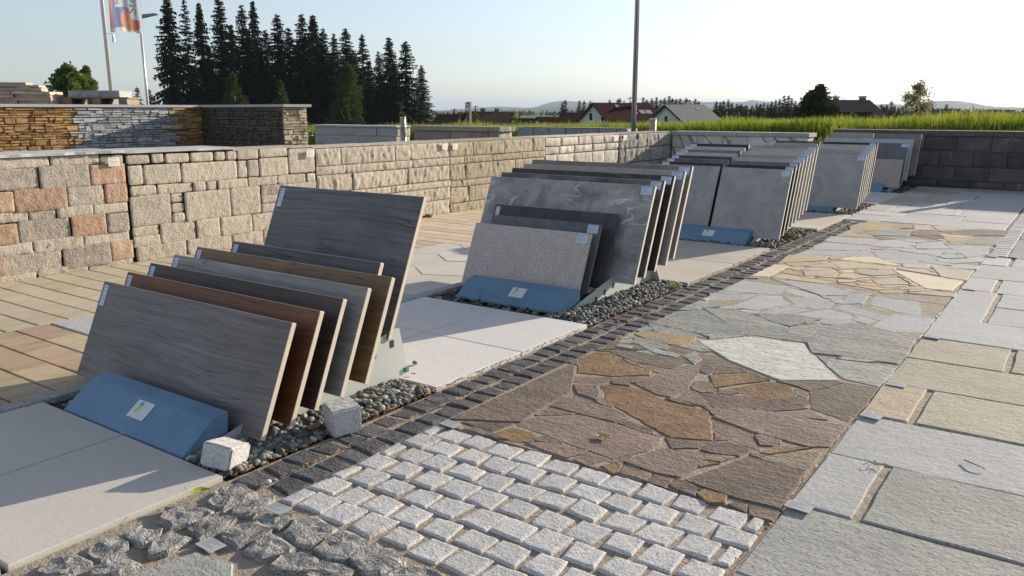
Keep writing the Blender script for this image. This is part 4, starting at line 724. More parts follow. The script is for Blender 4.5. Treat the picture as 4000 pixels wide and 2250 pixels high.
# ---- crazy paving zones
def polys(name, L_, x0, x1, y0, y1, pick, label, zt=.004, bedm=None, jit=.0035):
    b_ = bed(name, x0, x1, y0, y1, bedm or M_mort, .0036, label)
    for i, p in enumerate(L_):
        flag(inset(p, -.003), zt + r.uniform(-.0015, .003), pick(i), b_, r, jit=jit)
    return b_
rust = {1, 7, 11, 19, 24, 26, 32, 36, 38}
polys('crazy_paving_brown', BROWN, -1.786, -.597, 2.072, 3.30, lambda i: M_rust if i in rust else M_brown, 'mortar bed of the brown crazy paving', .006)
gp = {0: M_ochre, 1: M_ochre, 4: M_white}
polys('crazy_paving_green', GREEN, -1.786, -.597, 3.302, 4.28, lambda i: gp.get(i, M_green), 'mortar bed of the green gneiss crazy paving', .007)
polys('crazy_paving_grey', GREY, -1.786, -.597, 4.282, 7.95, lambda i: M_grey, 'mortar bed of the grey granite crazy paving', .005)
yp = {1: M_cream, 5: M_cream, 11: M_cream, 7: M_pink, 9: M_pink, 10: M_cream, 12: M_pink, 13: M_pink, 14: M_pink, 15: M_pink, 18: M_pink}
yb = struct(obj('crazy_paving_yellow', *boxv(-1.786, -.597, 5.12, 6.25, .0037, .0050), M_mort), 'mortar bed of the yellow quartzite crazy paving')
for i, p in enumerate(YELLOW): flag(p, .007 + r.uniform(-.001, .003), yp.get(i, M_yel), yb, r)
polys('crazy_paving_mixed', MIXED, -1.786, -.597, 7.952, 8.70, lambda i: (M_ochre, M_green, M_pink, M_brown)[i % 4], 'mortar bed of the mixed crazy paving', .005)
# ---- far slabs
fs_ = bed('slab_paving_far', -2.075, -.597, 8.702, 13.19, M_soil, -.012, 'joint bed of the far slab paving')
yy = [8.71, 9.24, 9.66, 10.2, 10.85, 11.5, 12.1, 12.65, 13.18]
for j in range(len(yy) - 1):
    x = -2.07; first = True
    while x < -.60:
        w = r.uniform(.45, .95) if not first else r.uniform(.25, .8); first = False
        x2 = min(x + w, -.60)
        if -.60 - x2 < .2: x2 = -.60
        flag(rect(x + .005, x2 - .005, yy[j] + .006, yy[j+1] - .006), .004 + r.uniform(-.002, .002), r.choice([M_slabb, M_slabl, M_slabl, M_slabl]), fs_, r, 'paving_slab', .004, .002, .12)
        x = x2
# ---- right slab path
rp = bed('slab_paving', -.595, 1.6, .5, 13.19, M_mort, -.004, 'sandy joint bed of the wide slab path')
rows = [(.62, 1.30, [], 'g'), (1.30, 1.758, [.2], 'g'), (1.758, 2.19, [.45], 'g'), (2.19, 2.615, [-.41, .62], 'lg'), (2.615, 3.04, [.30], 'l'), (3.04, 3.47, [-.42, .4], 'ob'),
        (3.47, 3.905, [.35], 'b'), (3.905, 4.31, [-.197, .6], 'b'), (4.31, 4.78, [.5], 'l'), (4.78, 5.22, [-.37, .3], 'l'), (5.22, 5.64, [-.37, .45], 'l'), (5.64, 6.11, [-.41, .2], 'l'), (6.11, 6.66, [.3], 'l'), (6.66, 7.06, [-.41, .4], 'l')]
y = 7.06; k = 0
while y < 13.0:
    h = min([.62, .5, .7][k % 3], 13.18 - y); rows.append((y, y + h, [.3 + .2 * (k % 2)], 'd' if k < 3 else 'l')); y += h; k += 1
cm = {'g': M_slabg, 'l': M_slabl, 'b': M_slabb, 'o': M_slabo, 'd': M_slabd}
for (ya, yb_, js, cs) in rows:
    x0 = -.588 if ya < 7.0 else -.45
    X = [x0] + js + [1.55]
    for i in range(len(X) - 1):
        if abs(ya - 4.78) < .01 and i == 0: flag(rect(X[0], X[1] - .014, 4.786, 5.634), .004, M_slabl, rp, r, 'paving_slab', .004, .003, .09); continue
        if abs(ya - 5.22) < .01 and i == 0: continue
        flag(rect(X[i] + (.013 if i else 0), X[i+1] - .013, ya + .0055, yb_ - .0055), .004 + r.uniform(-.002, .003), cm[cs[min(i, len(cs)-1)]], rp, r, 'paving_slab', .004, .003, .09)
y = 7.12
while y < 13.1:
    sett(-.52, y + .052, .125, .094, .004, M_slabl, rp, r, 'sett', n=5, rad=.006, amp=.001, skew=.004); y += .105
# ---- slabs between the racks
def slabs(name, y0, y1, ny, mat, label, xj=-2.60):
    b_ = bed(name, -3.145, -2.022, y0, y1, M_soil, -.010, label)
    dy = (y1 - y0) / ny
    for j in range(ny):
        for xa, xb in ((-3.14, xj), (xj, -2.026)):
            flag(rect(xa + .004, xb - .004, y0 + j*dy + .004, y0 + (j+1)*dy - .004), .012, mat, b_, r, 'paving_slab', .002, .0, 2, .05, .0005)
    return b_
slabs('slab_strip_near', .745, 1.357, 1, M_tile1, 'joint bed of the nearest pair of slabs', -2.584)
slabs('slab_strip_far', .10, .735, 1, M_tile1, 'joint bed of slabs before the first rack', -2.584)
slabs('slab_strip_terrazzo', 2.335, 3.535, 2, M_tile2, 'joint bed of the white speckled slabs', -2.615)
slabs('slab_strip_beige', 4.80, 6.42, 2, M_tile3, 'joint bed of the beige slabs', -2.66)
slabs('slab_strip_plank', 7.76, 9.03, 2, M_tile3, 'joint bed of the slabs behind the third rack', -2.5)
slabs('slab_strip_end', 10.29, 11.80, 2, M_tile1, 'joint bed of the slabs behind the fourth rack', -2.6)
# ---- kerb line and left-hand pavers
kb = bed('kerb', -3.225, -3.147, .1, 13.0, M_soil, -.010, 'bed of the narrow granite kerb')
y = .1
while y < 12.9:
    l = r.uniform(.42, .5); flag(rect(-3.222, -3.150, y + .003, y + l - .003), .014, M_kerb, kb, r, 'kerbstone', .003, .001, .1); y += l
def planks(name, x0, x1, y0, y1, pitch, mat, label, lens, yoff=0, gap=.0045, xg=.0003):
    b_ = bed(name, x0, x1, y0, y1, M_soil, -.010, label); y = y0 + yoff; row = 0
    while y < y1 - .02:
        h = min(pitch, y1 - y); x = x0 + .001 - (r.uniform(.1, lens) if row % 2 else 0)
        while x < x1:
            l = r.uniform(.85, 1.15) * lens; a = max(x, x0); b2 = min(x + l, x1)
            if b2 - a > .02: flag(rect(a + xg, b2 - xg, y + gap, y + h - gap), .006 + r.uniform(-.001, .001), mat, b_, r, 'paver', .003, .0015, .15, .02, .001)
            x += l
        y += h; row += 1
    return b_
planks('plank_paving_orange', -4.338, -3.228, 1.125, 1.95, .1635, M_plank2, 'bed of the orange plank pavers', .33)
planks('plank_paving_beige', -5.62, -4.342, 1.12, 5.15, .155, M_plank1, 'bed of the beige plank pavers', .62)
gb = bed('slab_paving_pale', -4.338, -3.228, 1.954, 3.55, M_soil, -.010, 'joint bed of the pale slabs beside the first rack')
for j in range(3):
    for i in range(2): flag(rect(-4.336 + i*.555 + .002, -4.336 + (i+1)*.555 - .002, 1.956 + j*.53 + .002, 1.956 + (j+1)*.53 - .002), .006, M_slabl, gb, r, 'paving_slab', .003, .0, .5)
hb = bed('hexagon_paving', -4.338, -3.228, 3.554, 5.15, M_soil, -.010, 'joint bed of the pale hexagon slabs')
def clip(poly, x0, x1, y0, y1):
    for ax, lim, s in ((0, x0, 1), (0, x1, -1), (1, y0, 1), (1, y1, -1)):
        out = []
        for i in range(len(poly)):
            a, b = poly[i], poly[(i+1) % len(poly)]; da = (a[ax]-lim)*s; db = (b[ax]-lim)*s
            if da >= 0: out.append(a)
            if (da > 0) != (db > 0) and da != db: t = da/(da-db); out.append((a[0]+(b[0]-a[0])*t, a[1]+(b[1]-a[1])*t))
        poly = out
        if len(poly) < 3: return []
    return poly
s_ = .30; ca, sa = math.cos(R(-8)), math.sin(R(-8))
for i in range(-5, 6):
    for j in range(-5, 6):
        hx = (i + .5 * (j % 2)) * s_ * math.sqrt(3); hy = j * s_ * 1.5
        cx, cy = -4.09 + hx*ca - hy*sa, 4.417 + hx*sa + hy*ca
        P = [(cx + (s_-.004) * math.cos(R(90 + 60*k - 8)), cy + (s_-.004) * math.sin(R(90 + 60*k - 8))) for k in range(6)]
        P = clip(P, -4.336, -3.230, 3.556, 5.148)
        if len(P) > 2 and max(p[0] for p in P) - min(p[0] for p in P) > .03: flag(P, .006, M_hex, hb, r, 'hexagon_slab', .003, 0, 2)
planks('plank_paving_peach', -5.62, -3.228, 5.154, 7.6, .165, M_plank3, 'bed of the peach plank pavers', .75, xg=.001)
bp = bed('plank_paving_back', -5.62, -3.228, 7.604, 12.34, M_plank3, .004, 'peach pavers behind the racks')

# ------------------------------------------------------------------ walls
def face_stone(u0, u1, z0, z1, depth, res, amp, rad, r, style='tumbled', bulge=.0, gap=.003):
    """front-face height field in (u, z); returns verts as (u, out, z) with out >= 0 towards the viewer"""
    u0 += gap; u1 -= gap; z0 += gap; z1 -= gap
    w, h = u1 - u0, z1 - z0; nu = max(3, int(w / res)); nz = max(3, int(h / res)); so = Vector((r.uniform(0, 99), r.uniform(0, 99), r.uniform(0, 99)))
    def ts(n, L_):
        e = min(.12, rad / L_); return [0, e * .35, e] + [e + (1 - 2*e) * i / (n - 1) for i in range(1, n - 1)] + [1 - e, 1 - e * .35, 1]
    U, V = ts(nu, w), ts(nz, h); vs = []; k = len(U); rd = r.uniform(-.004, .006); tu, tz = r.uniform(-.025, .025), r.uniform(-.02, .02)
    cr = rad * r.uniform(1.4, 3.2) if style == 'tumbled' else 0
    for b in V:
        for a in U:
            u, z = a * w, b * h; e1 = min(u, w - u); e2 = min(z, h - z); e = min(e1, e2)
            o = depth + rd - rad * max(0, 1 - e / rad) ** 2 + bulge * math.sin(math.pi * a) ** .5 * math.sin(math.pi * b) ** .5
            q = Vector((u, z, 0)) + so
            if style == 'split': n = noise.noise(Vector((q.x * 34, q.y * 13, 0))) + .6 * noise.noise(Vector((q.x * 80, q.y * 34, 3)))
            elif style == 'rough': n = noise.noise(q * 14) * 1.4 + .8 * noise.noise(q * 36)
            else: n = .8 * noise.noise(q * 38) + .9 * noise.noise(q * 80)
            o += amp * n * min(1, .25 + e / (rad + .004)) + (u - w/2) * tu + (z - h/2) * tz
            if cr and e1 < cr and e2 < cr:          # round the corners of the outline
                dx, dz = cr - e1, cr - e2; L_ = math.hypot(dx, dz)
                if L_ > cr: s = cr / L_; u = (cr - dx*s) if u < w/2 else w - (cr - dx*s); z = (cr - dz*s) if z < h/2 else h - (cr - dz*s)
            if e == 0: u += .0025 * noise.noise(q * 40); z += .0025 * noise.noise(q * 40 + Vector((3, 3, 3)))
            vs.append((u0 + u, max(o, .003), z0 + z))
    fs = [(j*k+i, j*k+i+1, (j+1)*k+i+1, (j+1)*k+i) for j in range(len(V)-1) for i in range(k-1)]
    m = len(vs); J = len(V)
    ring = [i for i in range(k)] + [j*k+k-1 for j in range(1, J)] + [(J-1)*k+i for i in range(k-2, -1, -1)] + [j*k for j in range(J-2, 0, -1)]
    for i in ring: vs.append((vs[i][0], 0, vs[i][2]))
    q = len(ring)
    for i in range(q): j = (i+1) % q; fs.append((ring[j], m+j, m+i, ring[i]))
    return vs, fs
def put(vs, fs, O, U, N_):
    """(u, out, z) -> world; flips faces so normals look along N_"""
    out = [(O[0] + U[0]*u + N_[0]*o, O[1] + U[1]*u + N_[1]*o, z) for u, o, z in vs]
    # face winding is right-handed when U x Z points along N_
    cz = (U[1] * 1.0, -U[0] * 1.0)
    if cz[0]*N_[0] + cz[1]*N_[1] < 0: fs = [tuple(reversed(f)) for f in fs]
    return out, fs
def wall_stone(parent, rc, mat, O, U, N_, depth=.05, res=.016, amp=.0062, rad=.006, style='tumbled', bulge=.0, gap=.0008, name='wall_stone'):
    vs, fs = put(*face_stone(*rc, depth, res, amp, rad, r, style, bulge, gap), O, U, N_)
    return obj(name, vs, fs, mat, parent, smooth=True)
def wall_root(name, label, cx, cy):
    o = empty(name, (0, 0, 0)); return tag(o, label, 'wall')
r = random.Random(21)
XW = -5.66                                        # core plane of the long left wall; stones stand out to about x = -5.61
WALL_A = [(2.305, 2.653, 0.723, 0.794), (2.659, 2.988, 0.723, 0.794), (2.993, 3.156, 0.717, 0.783), (2.292, 2.573, 0.589, 0.724), (2.575, 2.906, 0.581, 0.731), (2.908, 3.162, 0.584, 0.723), (2.275, 2.403, 0.453, 0.584), (2.405, 2.737, 0.442, 0.593), (2.74, 2.996, 0.445, 0.59), (2.998, 3.164, 0.45, 0.585), (2.263, 2.481, 0.385, 0.453), (2.483, 2.655, 0.382, 0.452), (2.658, 2.904, 0.38, 0.456), (2.907, 3.157, 0.379, 0.449), (2.249, 2.403, 0.245, 0.381), (2.406, 2.74, 0.236, 0.389), (2.744, 2.986, 0.239, 0.386), (2.992, 3.153, 0.239, 0.378), (2.238, 2.481, 0.174, 0.25), (2.486, 2.814, 0.165, 0.252), (2.818, 3.15, 0.161, 0.253), (2.224, 2.321, 0.048, 0.177), (2.324, 2.66, 0.024, 0.189), (2.666, 2.997, 0.027, 0.183), (2.997, 3.166, 0.039, 0.176), (2.213, 2.482, 0, 0.049), (2.493, 2.824, 0, 0.056), (2.83, 3.156, 0, 0.055)]
WALL_B = [(3.177, 3.362, 0.71, 0.778), (3.368, 3.467, 0.711, 0.78), (3.474, 3.678, 0.703, 0.776), (3.683, 3.89, 0.701, 0.774), (3.896, 3.993, 0.703, 0.772), (3.999, 4.101, 0.702, 0.772), (4.105, 4.306, 0.699, 0.776), (4.314, 4.613, 0.707, 0.779), (3.179, 3.291, 0.563, 0.703), (3.292, 3.596, 0.557, 0.701), (3.598, 4.099, 0.547, 0.698), (4.103, 4.198, 0.554, 0.692), (4.198, 4.303, 0.557, 0.694), (4.31, 4.611, 0.549, 0.702), (3.181, 3.386, 0.482, 0.557), (3.393, 3.686, 0.478, 0.554), (3.688, 3.801, 0.48, 0.553), (3.807, 3.903, 0.478, 0.55), (3.909, 4.194, 0.475, 0.551), (4.196, 4.495, 0.474, 0.555), (4.502, 4.791, 0.47, 0.551), (3.175, 3.491, 0.259, 0.485), (3.491, 3.599, 0.41, 0.477), (3.493, 3.602, 0.333, 0.405), (3.491, 3.6, 0.258, 0.333), (3.604, 4.015, 0.252, 0.479), (4.018, 4.306, 0.253, 0.48), (4.313, 4.526, 0.391, 0.476), (4.313, 4.496, 0.328, 0.397), (4.313, 4.465, 0.249, 0.328), (3.172, 3.38, 0.185, 0.261), (3.17, 3.385, 0.109, 0.192), (3.384, 3.685, 0.103, 0.265), (3.688, 3.9, 0.106, 0.26), (3.902, 4.207, 0.103, 0.257), (4.209, 4.444, 0.105, 0.249), (3.187, 3.588, 0, 0.12), (3.594, 3.998, 0, 0.119), (4.006, 4.308, 0, 0.113)]
WALL_B2 = [(4.616, 4.905, 0.557, 0.761), (4.486, 4.793, 0.482, 0.548), (4.801, 4.905, 0.472, 0.55)]
WALL_A = [((1.75, b, c, d) if a < 2.33 else (a, b, c, d)) for a, b, c, d in WALL_A]
WALL_B += WALL_B2 + [(4.31, 4.62, 0, .112), (4.622, 4.915, 0, .112), (4.447, 4.70, .108, .25), (4.702, 4.915, .108, .25), (4.50, 4.915, .25, .33), (4.53, 4.915, .335, .40), (4.53, 4.915, .402, .478), (4.62, 4.915, .70, .768)]
def core(parent, y0, y1, z1, x0=XW - .34, name='core'):
    v, f = boxv(x0, XW + .004, y0, y1, -.05, z1); return obj(name, v, f, M_core, parent)
OW, UW, NW = (XW, 0), (0, 1), (1, 0)
wA = wall_root('sample_wall', 'sample wall of tumbled stones with orange blocks, leftmost in the long wall', 0, 0); core(wA, 1.75, 3.17, .785)
cA = {5: 1, 9: 1, 16: 1, 24: 1, 6: 1, 7: 1, 14: 1, 21: 1, 4: 2, 8: 2, 15: 2, 22: 2, 23: 2, 2: 2, 11: 2}
for i, rc in enumerate(WALL_A): wall_stone(wA, rc, {1: M_worange, 2: M_wgrey}.get(cA.get(i, 0), M_wcream if rc[3]-rc[2] < .1 else M_wgrey), OW, UW, NW)
wB = wall_root('sample_wall', 'sample wall of cream rounded ashlar stones of mixed sizes beside the orange ones', 0, 0); core(wB, 3.172, 4.915, .765)
for i, rc in enumerate(WALL_B): wall_stone(wB, rc, M_wgrey if i in (27,) else M_wcream, OW, UW, NW, rad=.008)
def courses(parent, y0, y1, zs, mat, lens, res, amp, style, rad=.006, bulge=.006, gap=.0018, depth=.05, seed=1):
    rr = random.Random(seed)
    for k in range(len(zs) - 1):
        y = y0; first = True
        while y < y1 - .01:
            l = lens * rr.uniform(.75, 1.25) * (rr.uniform(.4, .9) if first else 1); first = False
            e = y + l
            if y1 - e < lens * .3: e = y1
            wall_stone(parent, (y, min(e, y1), zs[k+1], zs[k]), mat, OW, UW, NW, depth, res, amp, rad, style, bulge, gap); y = e
wC = wall_root('sample_wall', 'sample wall of long cream split-face courses behind the first rack', 0, 0); core(wC, 4.917, 6.755, .745)
courses(wC, 4.917, 6.755, [.758, .60, .52, .36, .29, .16, 0], M_wsplit, .75, .016, .011, 'split', seed=4)
wD = wall_root('sample_wall', 'sample wall of tan split-face blocks left of the second rack', 0, 0); core(wD, 6.757, 8.61, .74)
courses(wD, 6.757, 8.61, [.755, .60, .52, .345, .27, .10, 0], M_wtan, .5, .018, .011, 'split', seed=5)
wE = wall_root('sample_wall', 'sample wall of whitish split blocks in the sun behind the second rack', 0, 0); core(wE, 8.612, 10.55, .735)
courses(wE, 8.612, 10.55, [.752, .64, .54, .34, .22, .11, 0], M_wwhite, .42, .03, .010, 'rough', .010, .006, .004, seed=6)
wF = wall_root('sample_wall', 'sample wall of rough grey stone in the shaded far corner', 0, 0); core(wF, 10.552, 12.30, .735)
courses(wF, 10.552, 12.30, [.750, .54, .33, .16, 0], M_wbasalt, .38, .03, .016, 'rough', .010, .008, .004, .06, seed=7)
# coping: thin slate sheets on the first two walls, plain bands on the rest
def coping(parent, y0, y1, z, t, mat, lens, ragged=.012, over=.02, name='coping_slab'):
    y = y0
    while y < y1 - .02:
        e = min(y + lens * r.uniform(.7, 1.2), y1)
        P = [(XW - .36, y + .002), (XW + .05 + over + r.uniform(-ragged, ragged), y + .002), (XW + .05 + over + r.uniform(-ragged, ragged), (y+e)/2), (XW + .05 + over + r.uniform(-ragged, ragged), e - .002), (XW - .36, e - .002)]
        flag(P, z + t + r.uniform(0, .004), mat, parent, r, name, .003, ragged * .6, .06, t, .003); y = e
coping(wA, 1.75, 3.165, .794, .020, M_slate, .7); coping(wB, 3.17, 4.08, .786, .018, M_slate, .6)
coping(wB, 4.082, 4.915, .771, .010, M_wcream, .9, .004, -.02); coping(wC, 4.917, 6.755, .757, .010, M_wsplit, .9, .004, -.02)
coping(wD, 6.757, 8.61, .754, .010, M_wtan, .9, .004, -.02); coping(wE, 8.612, 10.55, .751, .010, M_wwhite, .9, .004, -.02); coping(wF, 10.552, 12.30, .749, .010, M_wbasalt, .9, .004, -.02)
# small printed cards on the wall
for i, (y, z, lab) in enumerate([(3.075, .738, 'small white printed card on the wall left of the cream stones'), (4.84, .722, 'small white printed card at the end of the cream rounded stones'), (6.66, .715, 'small white printed card left of the joint between cream and tan walls'), (6.83, .712, 'small white printed card right of the joint between cream and tan walls'), (10.42, .70, 'white printed card near the far corner, left one of two'), (10.70, .70, 'white printed card near the far corner, right one of two')]):
    o = card('wall_card', .085 if i < 4 else .10, .06 if i < 4 else .075, M_sign, None, (XW + .073, y, z), (R(90), 0, R(90))); tag(o, lab, 'sign', 'cards on the long wall')

# far cross walls (faces look towards -y)
def cross_wall(name, label, x0, x1, yf, zs, lens, mat, capmat, capz, capt, depth_y=.32, over=.035, caplen=.45, style='rough', amp=.004, endmat=None, rad=.006, res=.035, stagger=True, gap=.002, seed=1, rough_cap=.002):
    o = empty(name); tag(o, label, 'wall'); rr = random.Random(seed)
    v, f = boxv(x0 + .03, x1 - .03, yf + .03, yf + depth_y, -.06, zs[0] - .004); obj('core', v, f, M_core, o)
    for k in range(len(zs) - 1):
        x = x0; first = True
        while x < x1 - .02:
            l = lens * (.5 if (first and stagger and k % 2) else 1) * rr.uniform(.97, 1.03); first = False; e = min(x + l, x1)
            if x1 - e < .1: e = x1
            wall_stone(o, (x, e, zs[k+1], zs[k]), mat, (0, yf + .03), (1, 0), (0, -1), .03, res, amp, rad, style, .002, gap, 'wall_block')
            x = e
        wall_stone(o, (yf + .002, yf + depth_y, zs[k+1], zs[k]), endmat or mat, (x1 - .03, 0), (0, 1), (1, 0), .03, res, amp, rad, style, .002, gap, 'wall_block')
    x = x0 - over
    while x < x1 + over - .02:
        e = min(x + caplen, x1 + over)
        if x1 + over - e < .12: e = x1 + over
        flag(rect(x + .002, e - .002, yf - over, yf + depth_y + over), capz + capt, capmat, o, r, 'coping_slab', .003, rough_cap, .06, capt, .001); x = e
    return o
cross_wall('sample_wall', 'white veined quartzite block wall closing the far corner', -5.60, -3.47, 12.35, [.70, .50, .30, .10, 0], .41, M_marble, M_conc1, .702, .058, .34, .03, .55, endmat=M_wwhite, seed=2)
cross_wall('sample_wall', 'dark quartzite block wall at the end of the paved path', -3.30, -.72, 13.20, [.73, .52, .30, .10, 0], .42, M_dquartz, M_dcap, .732, .072, .36, .03, .8, seed=3)
cross_wall('sample_wall', 'dark quartzite wall continuing right beyond the gap', -.44, 2.2, 13.20, [.73, .52, .30, .10, 0], .42, M_dquartz, M_dcap, .732, .072, .36, .03, .8, seed=4)
cross_wall('sample_wall', 'low grey block wall with thin coping standing in the grass, leftmost of three', -14.08, -11.63, 12.35, [.745, .56, .36, .16, 0], .62, M_conc1, M_cap, .747, .032, .4, .045, 3, endmat=M_wwhite, seed=5, style='rough', amp=.006)
cross_wall('sample_wall', 'low brownish block wall with rough thick coping, middle of three in the grass', -11.15, -9.05, 12.35, [.70, .52, .32, .12, 0], .46, M_conc2, M_conc2, .702, .085, .4, .05, 1.2, endmat=M_wwhite, seed=6, amp=.008, rough_cap=.010)
cross_wall('sample_wall', 'low blue grey granite block wall, rightmost of three in the grass', -8.63, -6.42, 12.35, [.785, .585, .39, .19, 0], .34, M_conc3, M_conc3, .787, .006, .38, -.004, 3, endmat=M_wwhite, seed=7, amp=.001, style='rough', gap=.004)

# ledge-stone wall behind, in two arms meeting in an inner corner
lw = empty('ledge_stone_wall'); tag(lw, 'tall wall of thin ledge stones in gold, silver and brown behind the long wall', 'wall')
KX, KY = -11.5, 7.83; T2 = (math.cos(R(-6)), math.sin(R(-6))); END = 2.28
def ledge_arm(O, U, N_, u0, u1, pick, seed, z0=.42, z1=1.125, single=None):
    """thin stones in broken courses; those for which single(u, z) holds are pieces of their own, the rest one joined part"""
    rr = random.Random(seed); z = z0; rest = {}
    while z < z1 - .012:
        h = min(rr.choice([.03, .04, .052, .065, .08]), z1 - z)
        if z1 - z - h < .025: h = z1 - z
        u = u0 - rr.uniform(0, .1)
        while u < u1:
            w = rr.uniform(.06, .20) * (1.4 if h < .05 else 1); a, b = max(u, u0), min(u + w, u1)
            if b - a > .03:
                sub = [(z, z + h)] if (h < .06 or rr.random() < .4) else [(z, z + h*.45), (z + h*.45, z + h)]
                for za, zb in sub:
                    n0 = rr.uniform(.010, .042); g_ = .002; t = min(.3 * (b - a), .012); tz = .25 * (zb - za)
                    vs = [(a+g_, 0, za+g_), (b-g_, 0, za+g_), (b-g_, 0, zb-g_), (a+g_, 0, zb-g_)] + [(p + rr.uniform(0, t) * s1, n0 + rr.uniform(-.009, .009), q + rr.uniform(0, tz) * s2) for p, q, s1, s2 in ((a+g_, za+g_, 1, 1), (b-g_, za+g_, -1, 1), (b-g_, zb-g_, -1, -1), (a+g_, zb-g_, 1, -1))]
                    fs = [(4,5,6), (4,6,7), (0,1,5,4), (1,2,6,5), (2,3,7,6), (3,0,4,7)]
                    vs, fs = put(vs, fs, O, U, N_); m_ = pick((a+b)/2, rr)
                    if single and single((a+b)/2, (za+zb)/2): obj('ledge_stone', vs, fs, m_, lw)
                    else: rest.setdefault(m_.name, (MB(), m_))[0].add(vs, fs)
            u += w
        z += h
    for mb_, m_ in rest.values():
        o = mb_.build('ledge_stones', m_, lw); o['kind'] = 'stuff'
mb = MB().box(KX - .40, KX, 2.5, KY + .4, -.05, 1.13); mb.build('core', M_core, lw)
def arm2(u, o): return (KX + T2[0]*u + T2[1]*o, KY + T2[1]*u - T2[0]*o)     # o = out, towards the viewer
cvs = [arm2(-.4, -.36), arm2(END - .03, -.36), arm2(END - .03, 0), arm2(-.4, 0)]
obj('core', [(x, y, z) for z in (-.05, 1.13) for x, y in cvs], [(3,2,1,0), (4,5,6,7), (0,1,5,4), (1,2,6,5), (2,3,7,6), (3,0,4,7)], M_core, lw)
ledge_arm((KX, 0), (0, 1), (1, 0), 3.6, KY - .03, lambda u, rr: (M_ledg if u < 5.82 + .05*rr.random() else (M_ledb if u < 7.35 else M_ledg)), 31, single=lambda u, z: z > .62 and u > 5.2)
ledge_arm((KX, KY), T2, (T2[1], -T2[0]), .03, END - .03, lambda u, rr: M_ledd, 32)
ledge_arm(arm2(END - .03, 0), (-T2[1], T2[0]), T2, -.03, .36, lambda u, rr: M_ledc, 33)
v, f = boxv(KX - .43, KX + .055, 2.5, KY + .43, 1.130, 1.166); obj('coping_slab', v, f, M_cap, lw)
cvs = [arm2(.06, -.40), arm2(END + .05, -.40), arm2(END + .05, .055), arm2(.06, .055)]
obj('coping_slab', [(x, y, z) for z in (1.132, 1.169) for x, y in cvs], [(3,2,1,0), (4,5,6,7), (0,1,5,4), (1,2,6,5), (2,3,7,6), (3,0,4,7)], M_cap, lw)

# ------------------------------------------------------------------ gravel, racks and sample slabs
def vcol_mat(name, rough=.8):
    m, N, L, B = new_mat(name); a = N.new('ShaderNodeVertexColor'); a.layer_name = 'Col'
    v = vec_base(N, L, off=False)
    m2 = N.new('ShaderNodeMix'); m2.data_type = 'RGBA'; m2.blend_type = 'MULTIPLY'; m2.inputs[0].default_value = 1
    L.new(a.outputs['Color'], m2.inputs[6]); L.new(ramp(N, L, tex(N, L, v, 70, 4), [(.35, (.75, .75, .75)), (.65, (1.1, 1.1, 1.1))]), m2.inputs[7])
    L.new(m2.outputs[2], B.inputs['Base Color']); B.inputs['Roughness'].default_value = rough
    bump(N, L, B, [(tex(N, L, v, 120, 4), 1)], .002); return m
M_peb = vcol_mat('river_gravel', .75)
def ico(sub):
    bm = bmesh.new(); bmesh.ops.create_icosphere(bm, subdivisions=sub, radius=1); V = [v.co.copy() for v in bm.verts]; F = [tuple(v.index for v in f.verts) for f in bm.faces]; bm.free(); return V, F
ICO2 = ico(2); ICO1 = ico(1)
PC = [(.06, .068, .064), (.08, .092, .086), (.11, .125, .115), (.15, .17, .155), (.20, .22, .21), (.07, .082, .08), (.27, .285, .27), (.14, .15, .15), (.40, .39, .37), (.09, .105, .095), (.22, .195, .15)]
def gravel(name, x0, x1, y0, y1, n, label, near=True, zb=-.012, size=(.008, .0165), avoid=None, colors=PC, heap=.0):
    rr = random.Random(hash(label) % 1000 if False else len(label) * 7 + n); vs = []; fs = []; cs = []
    for i in range(n):
        x, y = rr.uniform(x0, x1), rr.uniform(y0, y1)
        if avoid and avoid(x, y): continue
        s = rr.uniform(*size); V, F = (ICO2 if near else ICO1)
        ax, ay, az = s * rr.uniform(.8, 1.35), s * rr.uniform(.7, 1.1), s * rr.uniform(.45, .75)
        rot = Matrix.Rotation(rr.uniform(0, 6.28), 3, 'Z') @ Matrix.Rotation(rr.uniform(-.5, .5), 3, 'X'); so = Vector((rr.uniform(0, 99),) * 3)
        base = len(vs); e = min(x - x0, x1 - x, y - y0, y1 - y); z = zb + az * .7 + rr.uniform(0, .016) + heap * min(1, max(e, 0) / .08)
        c = rr.choice(colors); k = rr.uniform(.8, 1.25); c = tuple(min(1, t * k) for t in c)
        for v in V:
            d = 1 + .28 * noise.noise(v * 1.3 + so); p = rot @ Vector((v.x * ax * d, v.y * ay * d, v.z * az * d)); vs.append((x + p.x, y + p.y, z + p.z)); cs.append((*c, 1))
        fs += [tuple(q + base for q in f) for f in F]
    o = obj(name, vs, fs, M_peb, smooth=True); ca_ = o.data.color_attributes.new('Col', 'FLOAT_COLOR', 'POINT'); ca_.data.foreach_set('color', [t for c in cs for t in c])
    o['kind'] = 'stuff'; o['label'] = label; return o
for (y0, y1) in ((1.357, 2.335), (3.535, 4.80), (6.42, 7.76), (9.03, 10.29), (11.80, 13.16)):
    bed('gravel_base', -3.145, -2.022, y0, y1, M_soil, -.016, 'dark soil under the gravel bed')
gravel('gravel_bed', -2.27, -2.035, 1.37, 2.325, 2100, 'grey green river gravel beside the first rack', heap=.010)
gravel('gravel_bed', -3.13, -2.27, 1.37, 2.325, 900, 'grey green river gravel under the first rack', near=False)
gravel('gravel_bed', -2.30, -2.035, 3.545, 4.79, 2600, 'grey green river gravel beside the second rack', near=False, heap=.016, size=(.008, .016))
gravel('gravel_bed', -3.13, -2.30, 3.545, 4.79, 1300, 'river gravel under the second rack', near=False)
gravel('gravel_bed', -3.13, -2.035, 6.43, 7.75, 2400, 'mixed gravel under the third rack', near=False, heap=.01, colors=PC + [(.34, .27, .19), (.42, .38, .32)])
